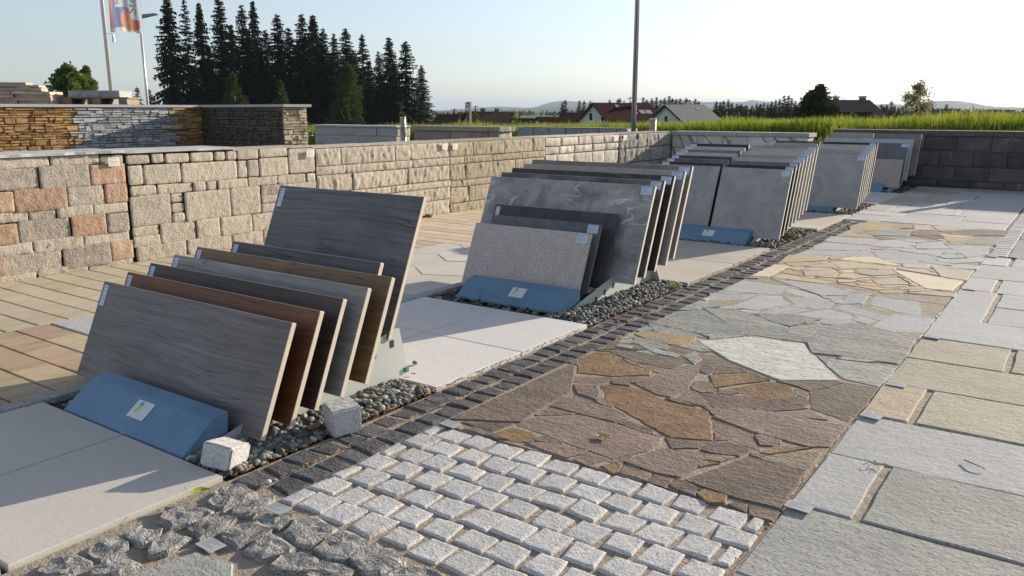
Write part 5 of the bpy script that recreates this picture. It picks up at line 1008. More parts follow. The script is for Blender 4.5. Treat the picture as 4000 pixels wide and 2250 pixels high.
gravel('gravel_bed', -3.13, -2.035, 9.04, 10.28, 1800, 'mixed gravel under the fourth rack', near=False, heap=.01, colors=PC + [(.26, .19, .13)])
gravel('gravel_bed', -3.13, -2.035, 11.81, 13.1, 1200, 'mixed gravel under the last rack', near=False, colors=PC + [(.26, .19, .13)])

AL = R(23.3); PY, PZ = .1025, .0236
def wood(name, dark, light, knots=True, contrast=1.0, seed=0.0):
    m, N, L, B = new_mat(name); tc = N.new('ShaderNodeTexCoord'); ad = N.new('ShaderNodeVectorMath'); ad.operation = 'ADD'; ad.inputs[1].default_value = (seed, seed * 1.7, seed * .6); L.new(tc.outputs['Object'], ad.inputs[0]); src = ad.outputs[0]
    warp = tex(N, L, src, 2.2, 1, .4); w2 = N.new('ShaderNodeVectorMath'); w2.operation = 'MULTIPLY_ADD'; w2.inputs[1].default_value = (0, 0, .07)
    L.new(warp, w2.inputs[0]); L.new(src, w2.inputs[2])
    st = N.new('ShaderNodeVectorMath'); st.operation = 'MULTIPLY'; st.inputs[1].default_value = (1.6, 1, 60); L.new(w2.outputs[0], st.inputs[0])
    f = tex(N, L, st.outputs[0], 1.0, 6, .65, .0)
    c = ramp(N, L, f, [(.30, dark), (.52, tuple((a + b) / 2 for a, b in zip(dark, light))), (.72, light)])
    s2 = N.new('ShaderNodeVectorMath'); s2.operation = 'MULTIPLY'; s2.inputs[1].default_value = (5, 1, 230); L.new(w2.outputs[0], s2.inputs[0])
    f2 = tex(N, L, s2.outputs[0], 1.0, 3, .6); c = mixc(N, L, ramp(N, L, f2, [(.32, (.85 * contrast,) * 3), (.43, (0, 0, 0))]), c, tuple(t * .45 for t in dark))
    s4 = N.new('ShaderNodeVectorMath'); s4.operation = 'MULTIPLY'; s4.inputs[1].default_value = (1.6, 1, 36); L.new(w2.outputs[0], s4.inputs[0]); f4 = tex(N, L, s4.outputs[0], 1.0, 1, .5, .0)
    a1 = N.new('ShaderNodeMath'); a1.operation = 'SUBTRACT'; a1.inputs[1].default_value = .5; L.new(f4, a1.inputs[0]); a2 = N.new('ShaderNodeMath'); a2.operation = 'ABSOLUTE'; L.new(a1.outputs[0], a2.inputs[0])
    crack = mixc(N, L, 1.0, ramp(N, L, a2.outputs[0], [(.004, (.75,) * 3), (.022, (0, 0, 0))]), ramp(N, L, tex(N, L, src, 4.1, 2, .5), [(.50, (0, 0, 0)), (.62, (1, 1, 1))]), 'MULTIPLY'); c = mixc(N, L, crack, c, tuple(t * .3 for t in dark))
    f3 = tex(N, L, src, 2.6, 3, .6); c = mixc(N, L, ramp(N, L, f3, [(.45, (0, 0, 0)), (.70, (.45,) * 3)]), c, tuple(t * .72 for t in dark))
    L.new(c, B.inputs['Base Color']); B.inputs['Roughness'].default_value = .5; B.inputs['Specular IOR Level'].default_value = .4
    bump(N, L, B, [(f, .6), (f2, .6)], .0012); return m
def slabstone(name, dark, light, sc1=6, veins=None, spk=None, dist=1.0, rough=.5):
    m, N, L, B = new_mat(name); src = vec_base(N, L, True)
    f = tex(N, L, src, sc1, 7, .66, dist); c = ramp(N, L, f, [(.30, dark), (.70, light)])
    if spk: s = tex(N, L, src, 130, 2, .5); c = mixc(N, L, ramp(N, L, s, [(.40, (1, 1, 1)), (.46, (0, 0, 0))]), c, spk)
    if veins:
        sc_, colr, th, amt = veins
        n = N.new('ShaderNodeTexNoise'); n.inputs['Scale'].default_value = sc_; n.inputs['Detail'].default_value = 6; n.inputs['Distortion'].default_value = .45
        mp = N.new('ShaderNodeMapping'); mp.inputs['Rotation'].default_value = (0, R(40), 0); mp.inputs['Scale'].default_value = (1, 1, 2.8); L.new(src, mp.inputs['Vector']); L.new(mp.outputs[0], n.inputs['Vector'])
        a1 = N.new('ShaderNodeMath'); a1.operation = 'SUBTRACT'; a1.inputs[1].default_value = .5; L.new(n.outputs['Fac'], a1.inputs[0]); a2 = N.new('ShaderNodeMath'); a2.operation = 'ABSOLUTE'; L.new(a1.outputs[0], a2.inputs[0])
        vm = ramp(N, L, a2.outputs[0], [(0, (amt,) * 3), (th, (0, 0, 0))])
        gate = ramp(N, L, tex(N, L, src, 3, 3, .5), [(.42, (0, 0, 0)), (.60, (1, 1, 1))])
        c = mixc(N, L, mixc(N, L, 1.0, vm, gate, 'MULTIPLY'), c, colr)
    L.new(c, B.inputs['Base Color']); B.inputs['Roughness'].default_value = rough; B.inputs['Specular IOR Level'].default_value = .4
    bump(N, L, B, [(f, 1), (tex(N, L, src, 60, 4), .5)], .0012); return m
W1 = wood('wood_look_weathered_grey', (.135, .118, .11), (.255, .228, .215), seed=2)
W2 = wood('wood_look_red_brown', (.15, .048, .018), (.27, .098, .036), seed=5)
W3 = wood('wood_look_dark_walnut', (.05, .034, .026), (.11, .075, .056), seed=8)
W4 = wood('wood_look_pale_grey', (.24, .225, .205), (.42, .40, .375), seed=11, contrast=.6)
W5 = wood('wood_look_oak', (.17, .095, .042), (.30, .18, .085), seed=14)
W6 = wood('wood_look_charcoal', (.07, .065, .062), (.135, .13, .125), seed=17)
W7 = wood('wood_look_slate_streaks', (.095, .088, .09), (.22, .21, .215), seed=21, contrast=.5)
SA = slabstone('speckled_granite_look', (.50, .45, .41), (.61, .555, .51), 14, None, (.30, .27, .25), .3)
SB = slabstone('anthracite_look', (.10, .107, .115), (.17, .178, .185), 12)
SC = slabstone('dark_brown_slate_look', (.045, .040, .042), (.085, .078, .08), 8)
SD = slabstone('grey_marble_look', (.17, .165, .165), (.44, .43, .425), 9, (2.0, (.80, .80, .79), .011, .9), None, .5)
SE = slabstone('dark_marble_look', (.05, .042, .038), (.22, .19, .175), 6, (3.0, (.50, .47, .44), .010, .7), None, .7)
SF = slabstone('black_brown_marble_look', (.03, .024, .02), (.085, .065, .052), 6, (3, (.3, .26, .22), .012, .5), None, 1.8)
SG = slabstone('taupe_look', (.30, .27, .245), (.39, .36, .33), 5)
SH = slabstone('brown_grey_look', (.18, .15, .13), (.27, .235, .205), 6)
SI = slabstone('slate_grey_look', (.27, .265, .265), (.41, .40, .40), 5, (3.5, (.50, .50, .50), .02, .4))
SJ = slabstone('black_look', (.022, .022, .024), (.045, .045, .048), 6)
SK = slabstone('beige_look', (.42, .375, .31), (.52, .47, .395), 5)
SL = slabstone('light_grey_look', (.40, .40, .40), (.50, .50, .50), 5)
SM = slabstone('rosy_granite_look', (.38, .31, .28), (.46, .38, .345), 16, None, (.28, .23, .21), .3)
def board(w, s, xr, y0, z0, mat, label, cat='stone slab', t=.02, sticker='tr', group=None, edge=None, tilt=AL):
    bm = bmesh.new(); v, f = boxv(-w/2, w/2, 0, t, 0, s); V = [bm.verts.new(p) for p in v]
    for q in f: bm.faces.new([V[i] for i in q])
    bm.normal_update(); 
    for fc in bm.faces: fc.material_index = 0 if abs(fc.normal.y) > .9 else 1
    bmesh.ops.bevel(bm, geom=list(bm.edges), offset=.0015, segments=1, affect='EDGES', profile=.5)
    bm.normal_update()
    for fc in bm.faces: fc.material_index = 0 if abs(fc.normal.y) > .9 else 1
    me = bpy.data.meshes.new('sample_slab'); bm.to_mesh(me); bm.free(); me.materials.append(mat); me.materials.append(edge or M_body)
    o = link('sample_slab', me, None, (xr - w/2, y0, z0), (-tilt, 0, 0)); tag(o, label, cat, group)
    if sticker == 'tl': card('sticker', .030, .088, M_stick, o, (-w/2 + .030, -.0006, s - .058), (R(90), 0, 0), .001)
    elif sticker == 'tlr': card('sticker', .070, .050, M_stick, o, (-w/2 + .045, -.0006, s - .034), (R(90), 0, 0), .001)
    elif sticker: card('sticker', .070, .050, M_stick, o, (w/2 - .050, -.0006, s - .034), (R(90), 0, 0), .001)
    return o
def rack(Y0, Z0, yf, nb, label, base=True, bx=(-3.0, -2.25), logo=True, back=.30, xsides=(-2.985, -2.235)):
    """metal rack: two saw-toothed side plates and a sloping front box; Y0, Z0 = lower front edge of the first slab"""
    o = empty('display_rack'); tag(o, label, 'display rack')
    ye, ze = Y0 + (nb - 1) * PY, Z0 + (nb - 1) * PZ
    pts = [(yf + .05, -.012), (yf + .05, .02), (Y0 - .035, Z0 + .018), (ye + .045, ze + .032), (ye + .065, ze + .028), (ye + .125, -.012)]
    for xs in xsides:
        n = len(pts); vs = [(xs, y, z) for y, z in pts] + [(xs + .004, y, z) for y, z in pts]
        fs = [tuple(range(n))[::-1], tuple(range(n, 2*n))] + [(i, (i+1) % n, n + (i+1) % n, n + i) for i in range(n)]
        sp_ = obj('side_plate', vs, fs, M_galv, o)
        if xs > -2.6:
            for i in range(nb):
                y, z = Y0 + i*PY + .012, Z0 + i*PZ - .042
                if z > .005: MB().box(xs + .0035, xs + .0065, y, y + .018, z, z + .03).build('slot', M_black, sp_)
    for k in (0, nb - 1): MB().box(xsides[0] + .004, xsides[1], Y0 + k*PY + .03, Y0 + k*PY + .06, max(.004, Z0 + k*PZ - .03), max(.02, Z0 + k*PZ - .01)).build('cross_bar', M_galv, o)
    if base:
        pr = [(yf, 0), (yf, .010), (yf + .118, .098), (yf + .178, .112), (yf + .170, .01), (yf + .16, 0)]; n = len(pr)
        vs = [(bx[0], y, z) for y, z in pr] + [(bx[1], y, z) for y, z in pr]
        fs = [tuple(range(n)), tuple(range(n, 2*n))[::-1]] + [(i, n + i, n + (i+1) % n, (i+1) % n) for i in range(n)]
        bm = bmesh.new(); V = [bm.verts.new(p) for p in vs]; F = [bm.faces.new([V[i] for i in q]) for q in fs]; bmesh.ops.recalc_face_normals(bm, faces=F); bmesh.ops.bevel(bm, geom=list(bm.edges), offset=.002, segments=2, affect='EDGES'); me = bpy.data.meshes.new('front_box'); bm.to_mesh(me); bm.free(); me.materials.append(M_blue)
        fb = link('front_box', me, o)
        MB().box(bx[1] + .0005, bx[1] + .003, yf + .02, yf + .145, .004, .012).build('end_plate', M_galv, fb)
        if logo:
            sl = math.atan2(.088, .118); cx = (bx[0] + bx[1]) / 2 + .02
            cd = card('logo_card', .098, .070, M_card, fb, (cx, yf + .076, .0667 + .0016), (sl, 0, 0))
            def pol(pts, mat, nm, z=.0021): obj(nm, [(x, y, z) for x, y in pts], [tuple(range(len(pts)))], mat, cd)
            pol([(-.016 + .012*math.cos(t), .020 + .010*math.sin(t)) for t in [k*.7 for k in range(9)]], M_lblue, 'logo_blue')
            pol([(-.030, -.016), (-.016, -.010), (-.006, .004), (-.008, .016), (-.020, .014), (-.028, .0)], M_lyel, 'logo_yellow', .0024)
    return o
M_lblue = plain('logo_blue', (.10, .42, .62), .5); M_lyel = plain('logo_yellow', (.62, .66, .10), .5)
# rack 1
r1 = rack(1.567, .028, 1.362, 8, 'metal display rack with blue front box holding wood-look slabs, nearest rack')
MB().box(-2.2308, -2.222, 2.372, 2.392, .028, .048).build('green_tag', plain('green_plastic', (.02, .22, .08), .5), r1)
L1 = [(W1, 'weathered grey wood-look slab at the very front of the nearest rack', 1.18, .40, -2.125, 0), (W2, 'reddish brown wood-look slab, second in the nearest rack', 1.2, .40, -2.10, 1), (W3, 'dark walnut wood-look slab, third in the nearest rack', 1.2, .40, -2.095, 2),
      (W4, 'pale grey wood-look slab, fourth in the nearest rack', 1.2, .40, -2.075, 3), (W5, 'oak brown wood-look slab, fifth in the nearest rack', 1.2, .40, -2.055, 4), (W6, 'charcoal wood-look slab shorter than its neighbours, sixth in the nearest rack', .92, .40, -2.21, 5), (W7, 'tall slate-streaked dark slab at the back of the nearest rack', .9, .60, -2.22, 7)]
for m_, lab, w_, s_, xr_, i in L1: board(w_, s_, xr_, 1.567 + i*PY - (.012 if i == 7 else 0), .028 + i*PZ, m_, lab, sticker='tl')
# rack 2
r2 = rack(3.85, .035, 3.652, 9, 'metal display rack with blue front box holding marble-look slabs, second rack')
L2 = [(SA, 'speckled granite-look slab at the front of the second rack', .83, .40, -2.29, 0, 'tr'), (SB, 'anthracite slab just behind the speckled one', .79, .42, -2.285, 1, 'tr'), (SC, 'dark brown slab with a sticker at its upper left corner in the second rack', .895, .45, -2.238, 2, 'tl'), (SD, 'large grey marble-look slab with white veins in the second rack', 1.2, .60, -2.085, 3, 'tr'),
      (SE, 'dark marble-look slab right behind the large veined one', 1.2, .6, -2.075, 4, 'tr'), (SF, 'black brown marble-look slab, third from the back of the second rack', 1.2, .6, -2.058, 5, 'tr'), (SG, 'taupe slab, second from the back of the second rack', 1.2, .6, -2.035, 6, 'tr'), (SH, 'brown grey slab at the back of the second rack', 1.2, .6, -2.033, 7, 'tr')]
for m_, lab, w_, s_, xr_, i, stk in L2: board(w_, s_, xr_, 3.85 + i*PY, .035 + i*PZ, m_, lab, sticker=stk, edge=M_body2 if i > 2 else m_)
obj('back_foot', [(-2.232, 4.70, -.01), (-2.160, 4.70, -.01), (-2.204, 4.67, .150), (-2.232, 4.67, .150), (-2.232, 4.704, -.01), (-2.160, 4.704, -.01), (-2.204, 4.674, .150), (-2.232, 4.674, .150)], [(0,1,2,3), (7,6,5,4), (0,4,5,1), (1,5,6,2), (2,6,7,3), (3,7,4,0)], M_galv, r2)
# racks 3, 4: two columns of square slabs
ORD = ['front', 'second', 'third', 'fourth', 'fifth', 'sixth', 'seventh', 'eighth']
def column(Y0, Z0, xr, mats, rackname, side, idx=None):
    nm = {SI: 'slate grey', SJ: 'black', SK: 'beige', SL: 'light grey', SG: 'taupe', SH: 'brown grey', SB: 'anthracite', SE: 'dark marble-look', SC: 'dark brown', SD: 'grey marble-look'}
    for i, m_ in enumerate(mats):
        board(.6, .6, xr, Y0 + i*PY, Z0 + i*PZ, m_, '%s square slab, %s in the %s column of the %s rack' % (nm[m_], ORD[i], side, rackname), sticker=('tr' if side == 'right' else 'tlr'), group='square slabs in the %s rack' % rackname, edge=M_body2)
rack(6.69, .04, 6.49, 9, 'metal display rack with blue front box and two columns of square slabs, third rack', bx=(-3.0, -2.26))
column(6.645, .055, -2.035, [SI, SJ, SB, SK, SG, SL, SK, SG], 'third', 'right'); column(6.70, .055, -2.685, [SI, SJ, SE, SC, SL, SH, SL, SJ], 'third', 'left')
rack(9.33, .04, 9.15, 8, 'metal display rack with blue front box under square slabs, fourth rack', bx=(-3.0, -2.26), logo=False)
column(9.22, .062, -2.02, [SI, SG, SI, SL, SK, SJ], 'fourth', 'right'); column(9.30, .062, -2.675, [SI, SL, SD, SB, SI, SE], 'fourth', 'left')
rack(12.02, .04, 11.83, 7, 'small metal display rack with blue front box, last rack before the dark wall', bx=(-2.95, -2.31), logo=False)
for m_, lab, w_, s_, xr_, i, dz in [(SM, 'small rosy granite-look slab at the front of the last rack', .4, .40, -2.13, 0, .02), (SB, 'blue grey slab behind the small rosy one in the last rack', .9, .6, -2.125, 2, .0), (SL, 'light grey slab, third in the last rack', 1.2, .6, -2.10, 4, 0), (SH, 'brown grey slab at the back of the last rack, right half', .6, .6, -2.03, 6, .02), (SG, 'taupe slab at the back of the last rack, left half', .6, .6, -2.66, 6, .03)]:
    board(w_, s_, xr_, 12.02 + i*PY*.9, .045 + i*PZ + dz, m_, lab, sticker='tr' if i == 2 else None, edge=M_body2)

# ------------------------------------------------------------------ small things on the paving
r = random.Random(99)
def granite_cube(loc, size, rz, tilt, label):
    bm = bmesh.new(); bmesh.ops.create_cube(bm, size=1); 
    bmesh.ops.scale(bm, vec=size, verts=bm.verts)
    bmesh.ops.bevel(bm, geom=list(bm.edges), offset=.006, segments=2, affect='EDGES'); bmesh.ops.subdivide_edges(bm, edges=[e for e in bm.edges if e.calc_length() > .04], cuts=4, use_grid_fill=True)
    for v in bm.verts: v.co += Vector((noise.noise(v.co * 45), noise.noise(v.co * 45 + Vector((9, 0, 0))), noise.noise(v.co * 45 + Vector((0, 9, 0))))) * .0022
    me = bpy.data.meshes.new('granite_cube'); bm.to_mesh(me); bm.free(); me.materials.append(M_sett)
    return tag(link('granite_cube', me, None, loc, (tilt[0], tilt[1], rz)), label, 'granite block')
granite_cube((-2.02, 1.83, .052), (.10, .105, .098), R(-22), (R(3), R(4)), 'loose light granite cube lying on the dark cobbles beside the gravel')
granite_cube((-2.105, 1.42, .040), (.105, .105, .075), R(18), (R(-14), R(6)), 'loose light granite block leaning at the near corner of the first gravel bed')
# printed plates lying on the paving
plab = ['metal name plate on a rough cobble next to the setts', 'metal name plate at the edge of the big slab among the cobbles', 'metal name plate at the upper left corner of the light setts', 'metal name plate at the corner of the brown crazy paving by the dark strip', 'metal name plate where the brown flags meet the green grey slabs', 'metal name plate below the sandy slab of the right path', 'metal name plate above the sandy slab of the right path', 'metal name plate between beige and light grey slabs of the right path', 'metal name plate beside the yellow quartzite flags', 'metal name plate at the start of the narrow sett row, left of two', 'metal name plate at the start of the narrow sett row, right of two', 'metal name plate at the left edge of the yellow quartzite flags', 'metal name plate at the left edge of the grey flags']
for p, lab in zip(PLATES, plab):
    cx = sum(q[0] for q in p) / 4; cy = sum(q[1] for q in p) / 4; a = math.atan2(p[3][1] - p[0][1], p[3][0] - p[0][0])
    z = .020 if 'cobble next' in lab else .0095
    o = card('name_plate', .070, .046, M_plate, None, (cx, cy, z), (R(r.uniform(-1, 1)), R(r.uniform(-1.5, 1.5)), a), .002); tag(o, lab, 'name plate', 'plates on the paving')
# leaves, twig, pebble
def leaf_mat(n, c):
    m, N, L, B = new_mat(n); B.inputs['Base Color'].default_value = (*c, 1); B.inputs['Roughness'].default_value = .6; return m
M_lfy = leaf_mat('yellow_leaf', (.50, .40, .10)); M_lfb = leaf_mat('brown_leaf', (.30, .19, .06)); M_lfg = leaf_mat('lime_leaf', (.32, .42, .05)); M_red = leaf_mat('red_leaf', (.5, .12, .07)); M_litter = leaf_mat('orange_litter', (.36, .17, .05)); M_twig = leaf_mat('dark_twig', (.035, .022, .015))
def leaf(loc, L_, rz, mat, label, curl=.35):
    vs = []; fs = []; n = 8
    for i in range(n + 1):
        t = i / n; w = L_ * .30 * math.sin(math.pi * t ** .8) ** .8; z = L_ * curl * (t - .5) ** 2 * 1.6
        for k, s in enumerate((-1, -.4, .4, 1)): vs.append(((t - .5) * L_, s * w, z + abs(s) * w * .55 + .002 * noise.noise(Vector((t * 6, s * 3, L_ * 99)))))
    for i in range(n):
        for k in range(3): fs.append((i*4+k, i*4+k+1, (i+1)*4+k+1, (i+1)*4+k))
    mb = MB().add(vs, fs); mb.tube([(-L_*.5, 0, L_*curl*.4), (-L_*.62, .004, L_*curl*.6), (-L_*.75, .012, L_*curl*1.0)], [.0012, .001, .0008], 5)
    return tag(mb.build('fallen_leaf', mat, None, loc, (0, 0, rz), True), label, 'leaf')
leaf((-1.245, 2.283, .0075), .055, R(170), M_lfy, 'curled yellow leaf lying on a brown flagstone')
leaf((-1.955, 1.228, .030), .055, R(60), M_lfg, 'yellow green leaf standing between the rough cobbles')
leaf((-2.075, 1.752, .022), .06, R(110), M_lfb, 'brown leaf on the gravel beside the granite cube')
leaf((-2.20, 2.395, .018), .022, R(20), M_red, 'tiny reddish leaf on the corner of the white slab')
mb = MB(); pts = []
for i in range(12):
    t = i / 11; pts.append((-.222 + .063*t, 2.783 - .041*t - .006*math.sin(math.pi*t), .010 + .003*math.sin(math.pi*t)))
mb.tube(pts, [.0012 + .0011*math.sin(2 + i*.1) for i in range(12)], 6)
for i in range(1, 11): mb.tube([pts[i], (pts[i][0] + .001*(-1)**i, pts[i][1] + .0035*(-1)**i, pts[i][2] + .002)], [.0011, .0007], 5)
tag(mb.build('twig', M_twig, None), 'small dark knobbly twig on the light grey slab', 'twig')
mb = MB()
for a, L_ in ((.4, .05), (2.0, .035), (3.6, .04), (5.2, .03)): mb.tube([(-.44, 2.58, .010), (-.44 + L_*.5*math.cos(a), 2.58 + L_*.5*math.sin(a), .018), (-.44 + L_*math.cos(a), 2.58 + L_*math.sin(a), .008)], [.0014, .001, .0006], 5)
tag(mb.build('twig', M_twig, None), 'thin forked twig at the slab joint', 'twig')
def pebble(loc, s, label, c=(.25, .27, .27)):
    V, F = ICO2; so = Vector(loc) * 31; vs = [tuple(Vector((v.x*s*1.2, v.y*s, v.z*s*.8)) * (1 + .25*noise.noise(v*1.4 + so))) for v in V]
    return tag(obj('pebble', vs, F, plain('pebble_stone_%d' % int(abs(loc[0])*1000), c, .7, 0, .2, 60), None, loc, smooth=True), label, 'pebble')
pebble((-2.293, 2.508, .022), .011, 'single grey pebble on the sunny white slab')
pebble((-1.89, 1.41, .010), .009, 'pale pebble lying on the dark cobbles near the block', (.55, .53, .5))
pebble((-1.93, 3.66, .014), .013, 'small stone on the dark cobble strip beside the second rack', (.16, .15, .16))
pebble((-1.60, .95, .022), .011, 'pale pebble among the rough cobbles at the near edge', (.32, .33, .33))
# litter along the joints
def litter(name, x0, x1, y0, y1, n, label, z=.006, mat=None):
    rr = random.Random(n); vs = []; fs = []
    for i in range(n):
        x, y = rr.uniform(x0, x1), rr.uniform(y0, y1); s = rr.uniform(.003, .007); a = rr.uniform(0, 6.28); b = len(vs)
        for k in range(4): vs.append((x + s*math.cos(a + k*1.57)*(1 if k % 2 else .5), y + s*math.sin(a + k*1.57), z + rr.uniform(0, .006)))
        fs.append((b, b+1, b+2, b+3))
    o = obj(name, vs, fs, mat or M_litter); o['kind'] = 'stuff'; o['label'] = label; return o
litter('leaf_litter', -2.036, -2.004, 1.38, 6.4, 800, 'orange leaf litter along the left edge of the dark cobbles')
litter('leaf_litter', -1.908, -1.894, 1.38, 8.4, 420, 'orange leaf litter in the middle joint of the dark cobbles', .0)
litter('leaf_litter', -1.98, -1.0, .95, 1.35, 150, 'leaf litter between the rough cobbles', -.006)
litter('leaf_litter', -.605, -.590, 1.4, 8, 300, 'litter in the joint between flags and slab path', .0)
litter('leaf_litter', -1.78, -.62, 1.37, 2.05, 180, 'litter in the sett joints', -.008)
def weed(loc, n, L_, mats, label, cat='plant'):
    o = empty('weed', loc); tag(o, label, cat); rr = random.Random(n)
    for k, m_ in enumerate(mats):
        vs = []; fs = []
        for i in range(n):
            a = rr.uniform(0, 6.28); e = rr.uniform(.2, 1.2); l = L_ * rr.uniform(.5, 1); w = l * .28; b = len(vs); d = Vector((math.cos(a)*math.cos(e), math.sin(a)*math.cos(e), math.sin(e))); s = Vector((-math.sin(a), math.cos(a), 0))
            p0 = Vector((rr.uniform(-.01, .01), rr.uniform(-.01, .01), 0))
            for q in (p0, p0 + d*l*.5 + s*w, p0 + d*l - Vector((0, 0, l*.25)), p0 + d*l*.5 - s*w): vs.append(tuple(q))
            fs.append((b, b+1, b+2, b+3))
        obj('leaves', vs, fs, m_, o)
weed((-2.09, 7.07, .01), 26, .075, [M_lfg, M_red], 'lime and red weed growing in the gravel edge by the third rack')
weed((-2.035, 4.60, .012), 14, .045, [M_lfg], 'bright green leafy weed at the end of the second gravel bed')
weed((-5.58, 6.34, .0), 40, .09, [leaf_mat('dry_grass', (.24, .26, .08))], 'tuft of dry grass at the foot of the cream split-face wall')

# ------------------------------------------------------------------ poles, bollards, sign, flag
def flagpole(x, y, z0, z1, rad, label, groove=True):
    o = empty('flagpole', (x, y, z0)); tag(o, label, 'pole')
    MB().tube([(0, 0, 0), (0, 0, (z1 - z0) * .5), (0, 0, z1 - z0)], [rad, rad * .95, rad * .8], 20).build('shaft', M_alu, o, smooth=True)
    if groove: MB().box(-.010, .004, -rad - .004, -rad * .8, .02, z1 - z0 - .3).build('groove', M_alud, o, (0, 0, 0), (0, 0, R(20)))
    MB().tube([(0, 0, -.02), (0, 0, .03)], [rad * 1.8, rad * 1.8], 16).build('foot_plate', M_alu, o); return o
flagpole(-6.20, 12.16, -.06, 7.2, .041, 'bare aluminium flagpole rising behind the far corner of the long wall')
def bollard(x, y, label, z0=-.06, h=1.02):
    o = empty('bollard_light', (x, y, z0)); tag(o, label, 'bollard', 'bollard lights between the low walls'); R_ = .062
    MB().tube([(0, 0, 0), (0, 0, h - .20)], [R_, R_], 20).build('post', M_brass, o, smooth=True)
    MB().tube([(0, 0, h - .20), (0, 0, h - .03)], [R_ * .72, R_ * .72], 16).build('lamp_glass', plain('bollard_glass', (.35, .33, .28), .25), o, smooth=True)
    for k in range(6): MB().tube([(0, 0, h - .195 + k*.028), (0, 0, h - .18 + k*.028)], [R_ * 1.0, R_ * .94], 20).build('louvre', M_brass, o)
    MB().tube([(0, 0, h - .03), (0, 0, h)], [R_, R_ * .98], 20).build('cap', M_brass, o); return o
bollard(-11.40, 12.30, 'metal bollard light in the gap between the grey and brownish low walls'); bollard(-6.05, 12.55, 'metal bollard light next to the bare flagpole')
bollard(-.59, 13.10, 'metal bollard light in the gap of the dark wall')
sg = empty('sign_post', (-12.2, 15.45, .3)); tag(sg, 'brown post with a small blue and white sign in the meadow', 'sign')
MB().box(-.04, .04, -.04, .04, 0, .98).build('post', plain('rusty_post', (.14, .065, .035), .7), sg)
bx_ = MB().box(-.07, .07, -.06, -.045, .74, .96).build('sign_board', plain('sign_blue', (.11, .20, .38), .5), sg); MB().box(-.045, .045, -.0635, -.061, .78, .85).build('white_mark', M_card, bx_); MB().box(-.03, .02, -.0635, -.061, .88, .93).build('white_mark', M_card, bx_)

# sight lines: bearing (degrees left of +y) and height at a distance, for laying out the far background
TH = R(12.328); FO = 3180.0
def bz(px, py=430): return 35.35 - math.degrees(math.atan2(px - 2000, FO * math.cos(TH) + (1125 - py) * math.sin(TH)))
def zat(px, py, d): h = FO * math.cos(TH) + (1125 - py) * math.sin(TH); return 1.09 + d * ((1125 - py) * math.cos(TH) - FO * math.sin(TH)) / math.hypot(h, px - 2000)
def polar(b, d): return (-math.sin(R(b)) * d, math.cos(R(b)) * d)
# banner flag on its pole, far left
FX, FY = polar(bz(428, 300), 25)                              # 25 m away
FZ = zat(440, 128, 25) + .06
fp = empty('flagpole', (FX, FY, -.06)); tag(fp, 'tall white flagpole with a banner at the far left', 'pole')
M_pole = plain('pole_white_metal', (.66, .66, .67), .35, .3)
MB().tube([(0, 0, 0), (0, 0, 9.5)], [.052, .045], 16).build('shaft', M_pole, fp, smooth=True)
MB().tube([(0, 0, FZ - .02), (.16, .11, FZ - .04)], [.008, .008], 6).build('tether', M_pole, fp)
MB().tube([(.165, .115, FZ - .05), (.17, .12, FZ - .24)], [.028, .04], 8).build('weight', M_card, fp)
fl = empty('banner_flag', (FX, FY, -.06)); tag(fl, 'vertical banner with an orange disc on blue and grey lettering hanging beside its flagpole', 'flag')
rdir = Vector((math.cos(R(35.35)), math.sin(R(35.35)), 0)); fdir = Vector((-math.sin(R(35.35)), math.cos(R(35.35)), 0))
def flag_pt(u, v, o=0):                            # u across 0..1 (0.95 m), v up 0..1 (3 m)
    fold = .055 * math.sin(u * 9 + v * 2.5) * (1 - .5 * u) + .02 * math.sin(u * 23 + v * 5)
    s = .15 + .93 * (u ** .9) * (.93 + .07 * v); p = rdir * s + fdir * (fold - o) + Vector((0, 0, FZ + 3.1 * v + .03 * math.sin(u * 5)))
    return tuple(p)
nu, nv = 48, 110; fv = [flag_pt(i / nu, j / nv) for j in range(nv + 1) for i in range(nu + 1)]; ff = []; fm_ = []
for j in range(nv):
    for i in range(nu):
        ff.append((j*(nu+1)+i, j*(nu+1)+i+1, (j+1)*(nu+1)+i+1, (j+1)*(nu+1)+i)); u, v = (i + .5) / nu, (j + .5) / nv
        x, y = u * .95, v * 3.1; m_ = 0
        d = math.hypot((x - .52) / .24, (y - .31) / .25)
        if u < .07: m_ = 3
        elif u < .17: m_ = 2
        elif y < .63 and u < .52 and y > .12: m_ = 2
        if y < .12: m_ = 4 if .17 < u < .80 else 0
        if d < 1 and not (x > .55 and y > .30 and x - .55 > (.56 - y) * .35 + .02): m_ = 1
        if x > .62 and math.hypot((x - .68) / .16, (y - .24) / .20) < 1 and y < .34: m_ = 5
        if u > .17 and y >= .63 and u < .30: m_ = 4
        fm_.append(m_)
def cloth(n, c):
    m, N, L, B = new_mat(n); B.inputs['Base Color'].default_value = (*c, 1); B.inputs['Roughness'].default_value = .8
    t = N.new('ShaderNodeBsdfTranslucent'); t.inputs['Color'].default_value = (*c, 1); mx = N.new('ShaderNodeMixShader'); mx.inputs[0].default_value = .4
    L.new(B.outputs[0], mx.inputs[1]); L.new(t.outputs[0], mx.inputs[2]); L.new(mx.outputs[0], N['Material Output'].inputs['Surface']); return m
obj('cloth', fv, ff, [cloth('flag_pale_blue', (.48, .55, .60)), cloth('flag_orange', (.62, .33, .22)), cloth('flag_blue', (.22, .26, .46)), cloth('flag_salmon', (.72, .36, .24)), cloth('flag_white', (.68, .67, .62)), cloth('flag_red', (.50, .14, .12))], fl, smooth=True, fm=fm_)
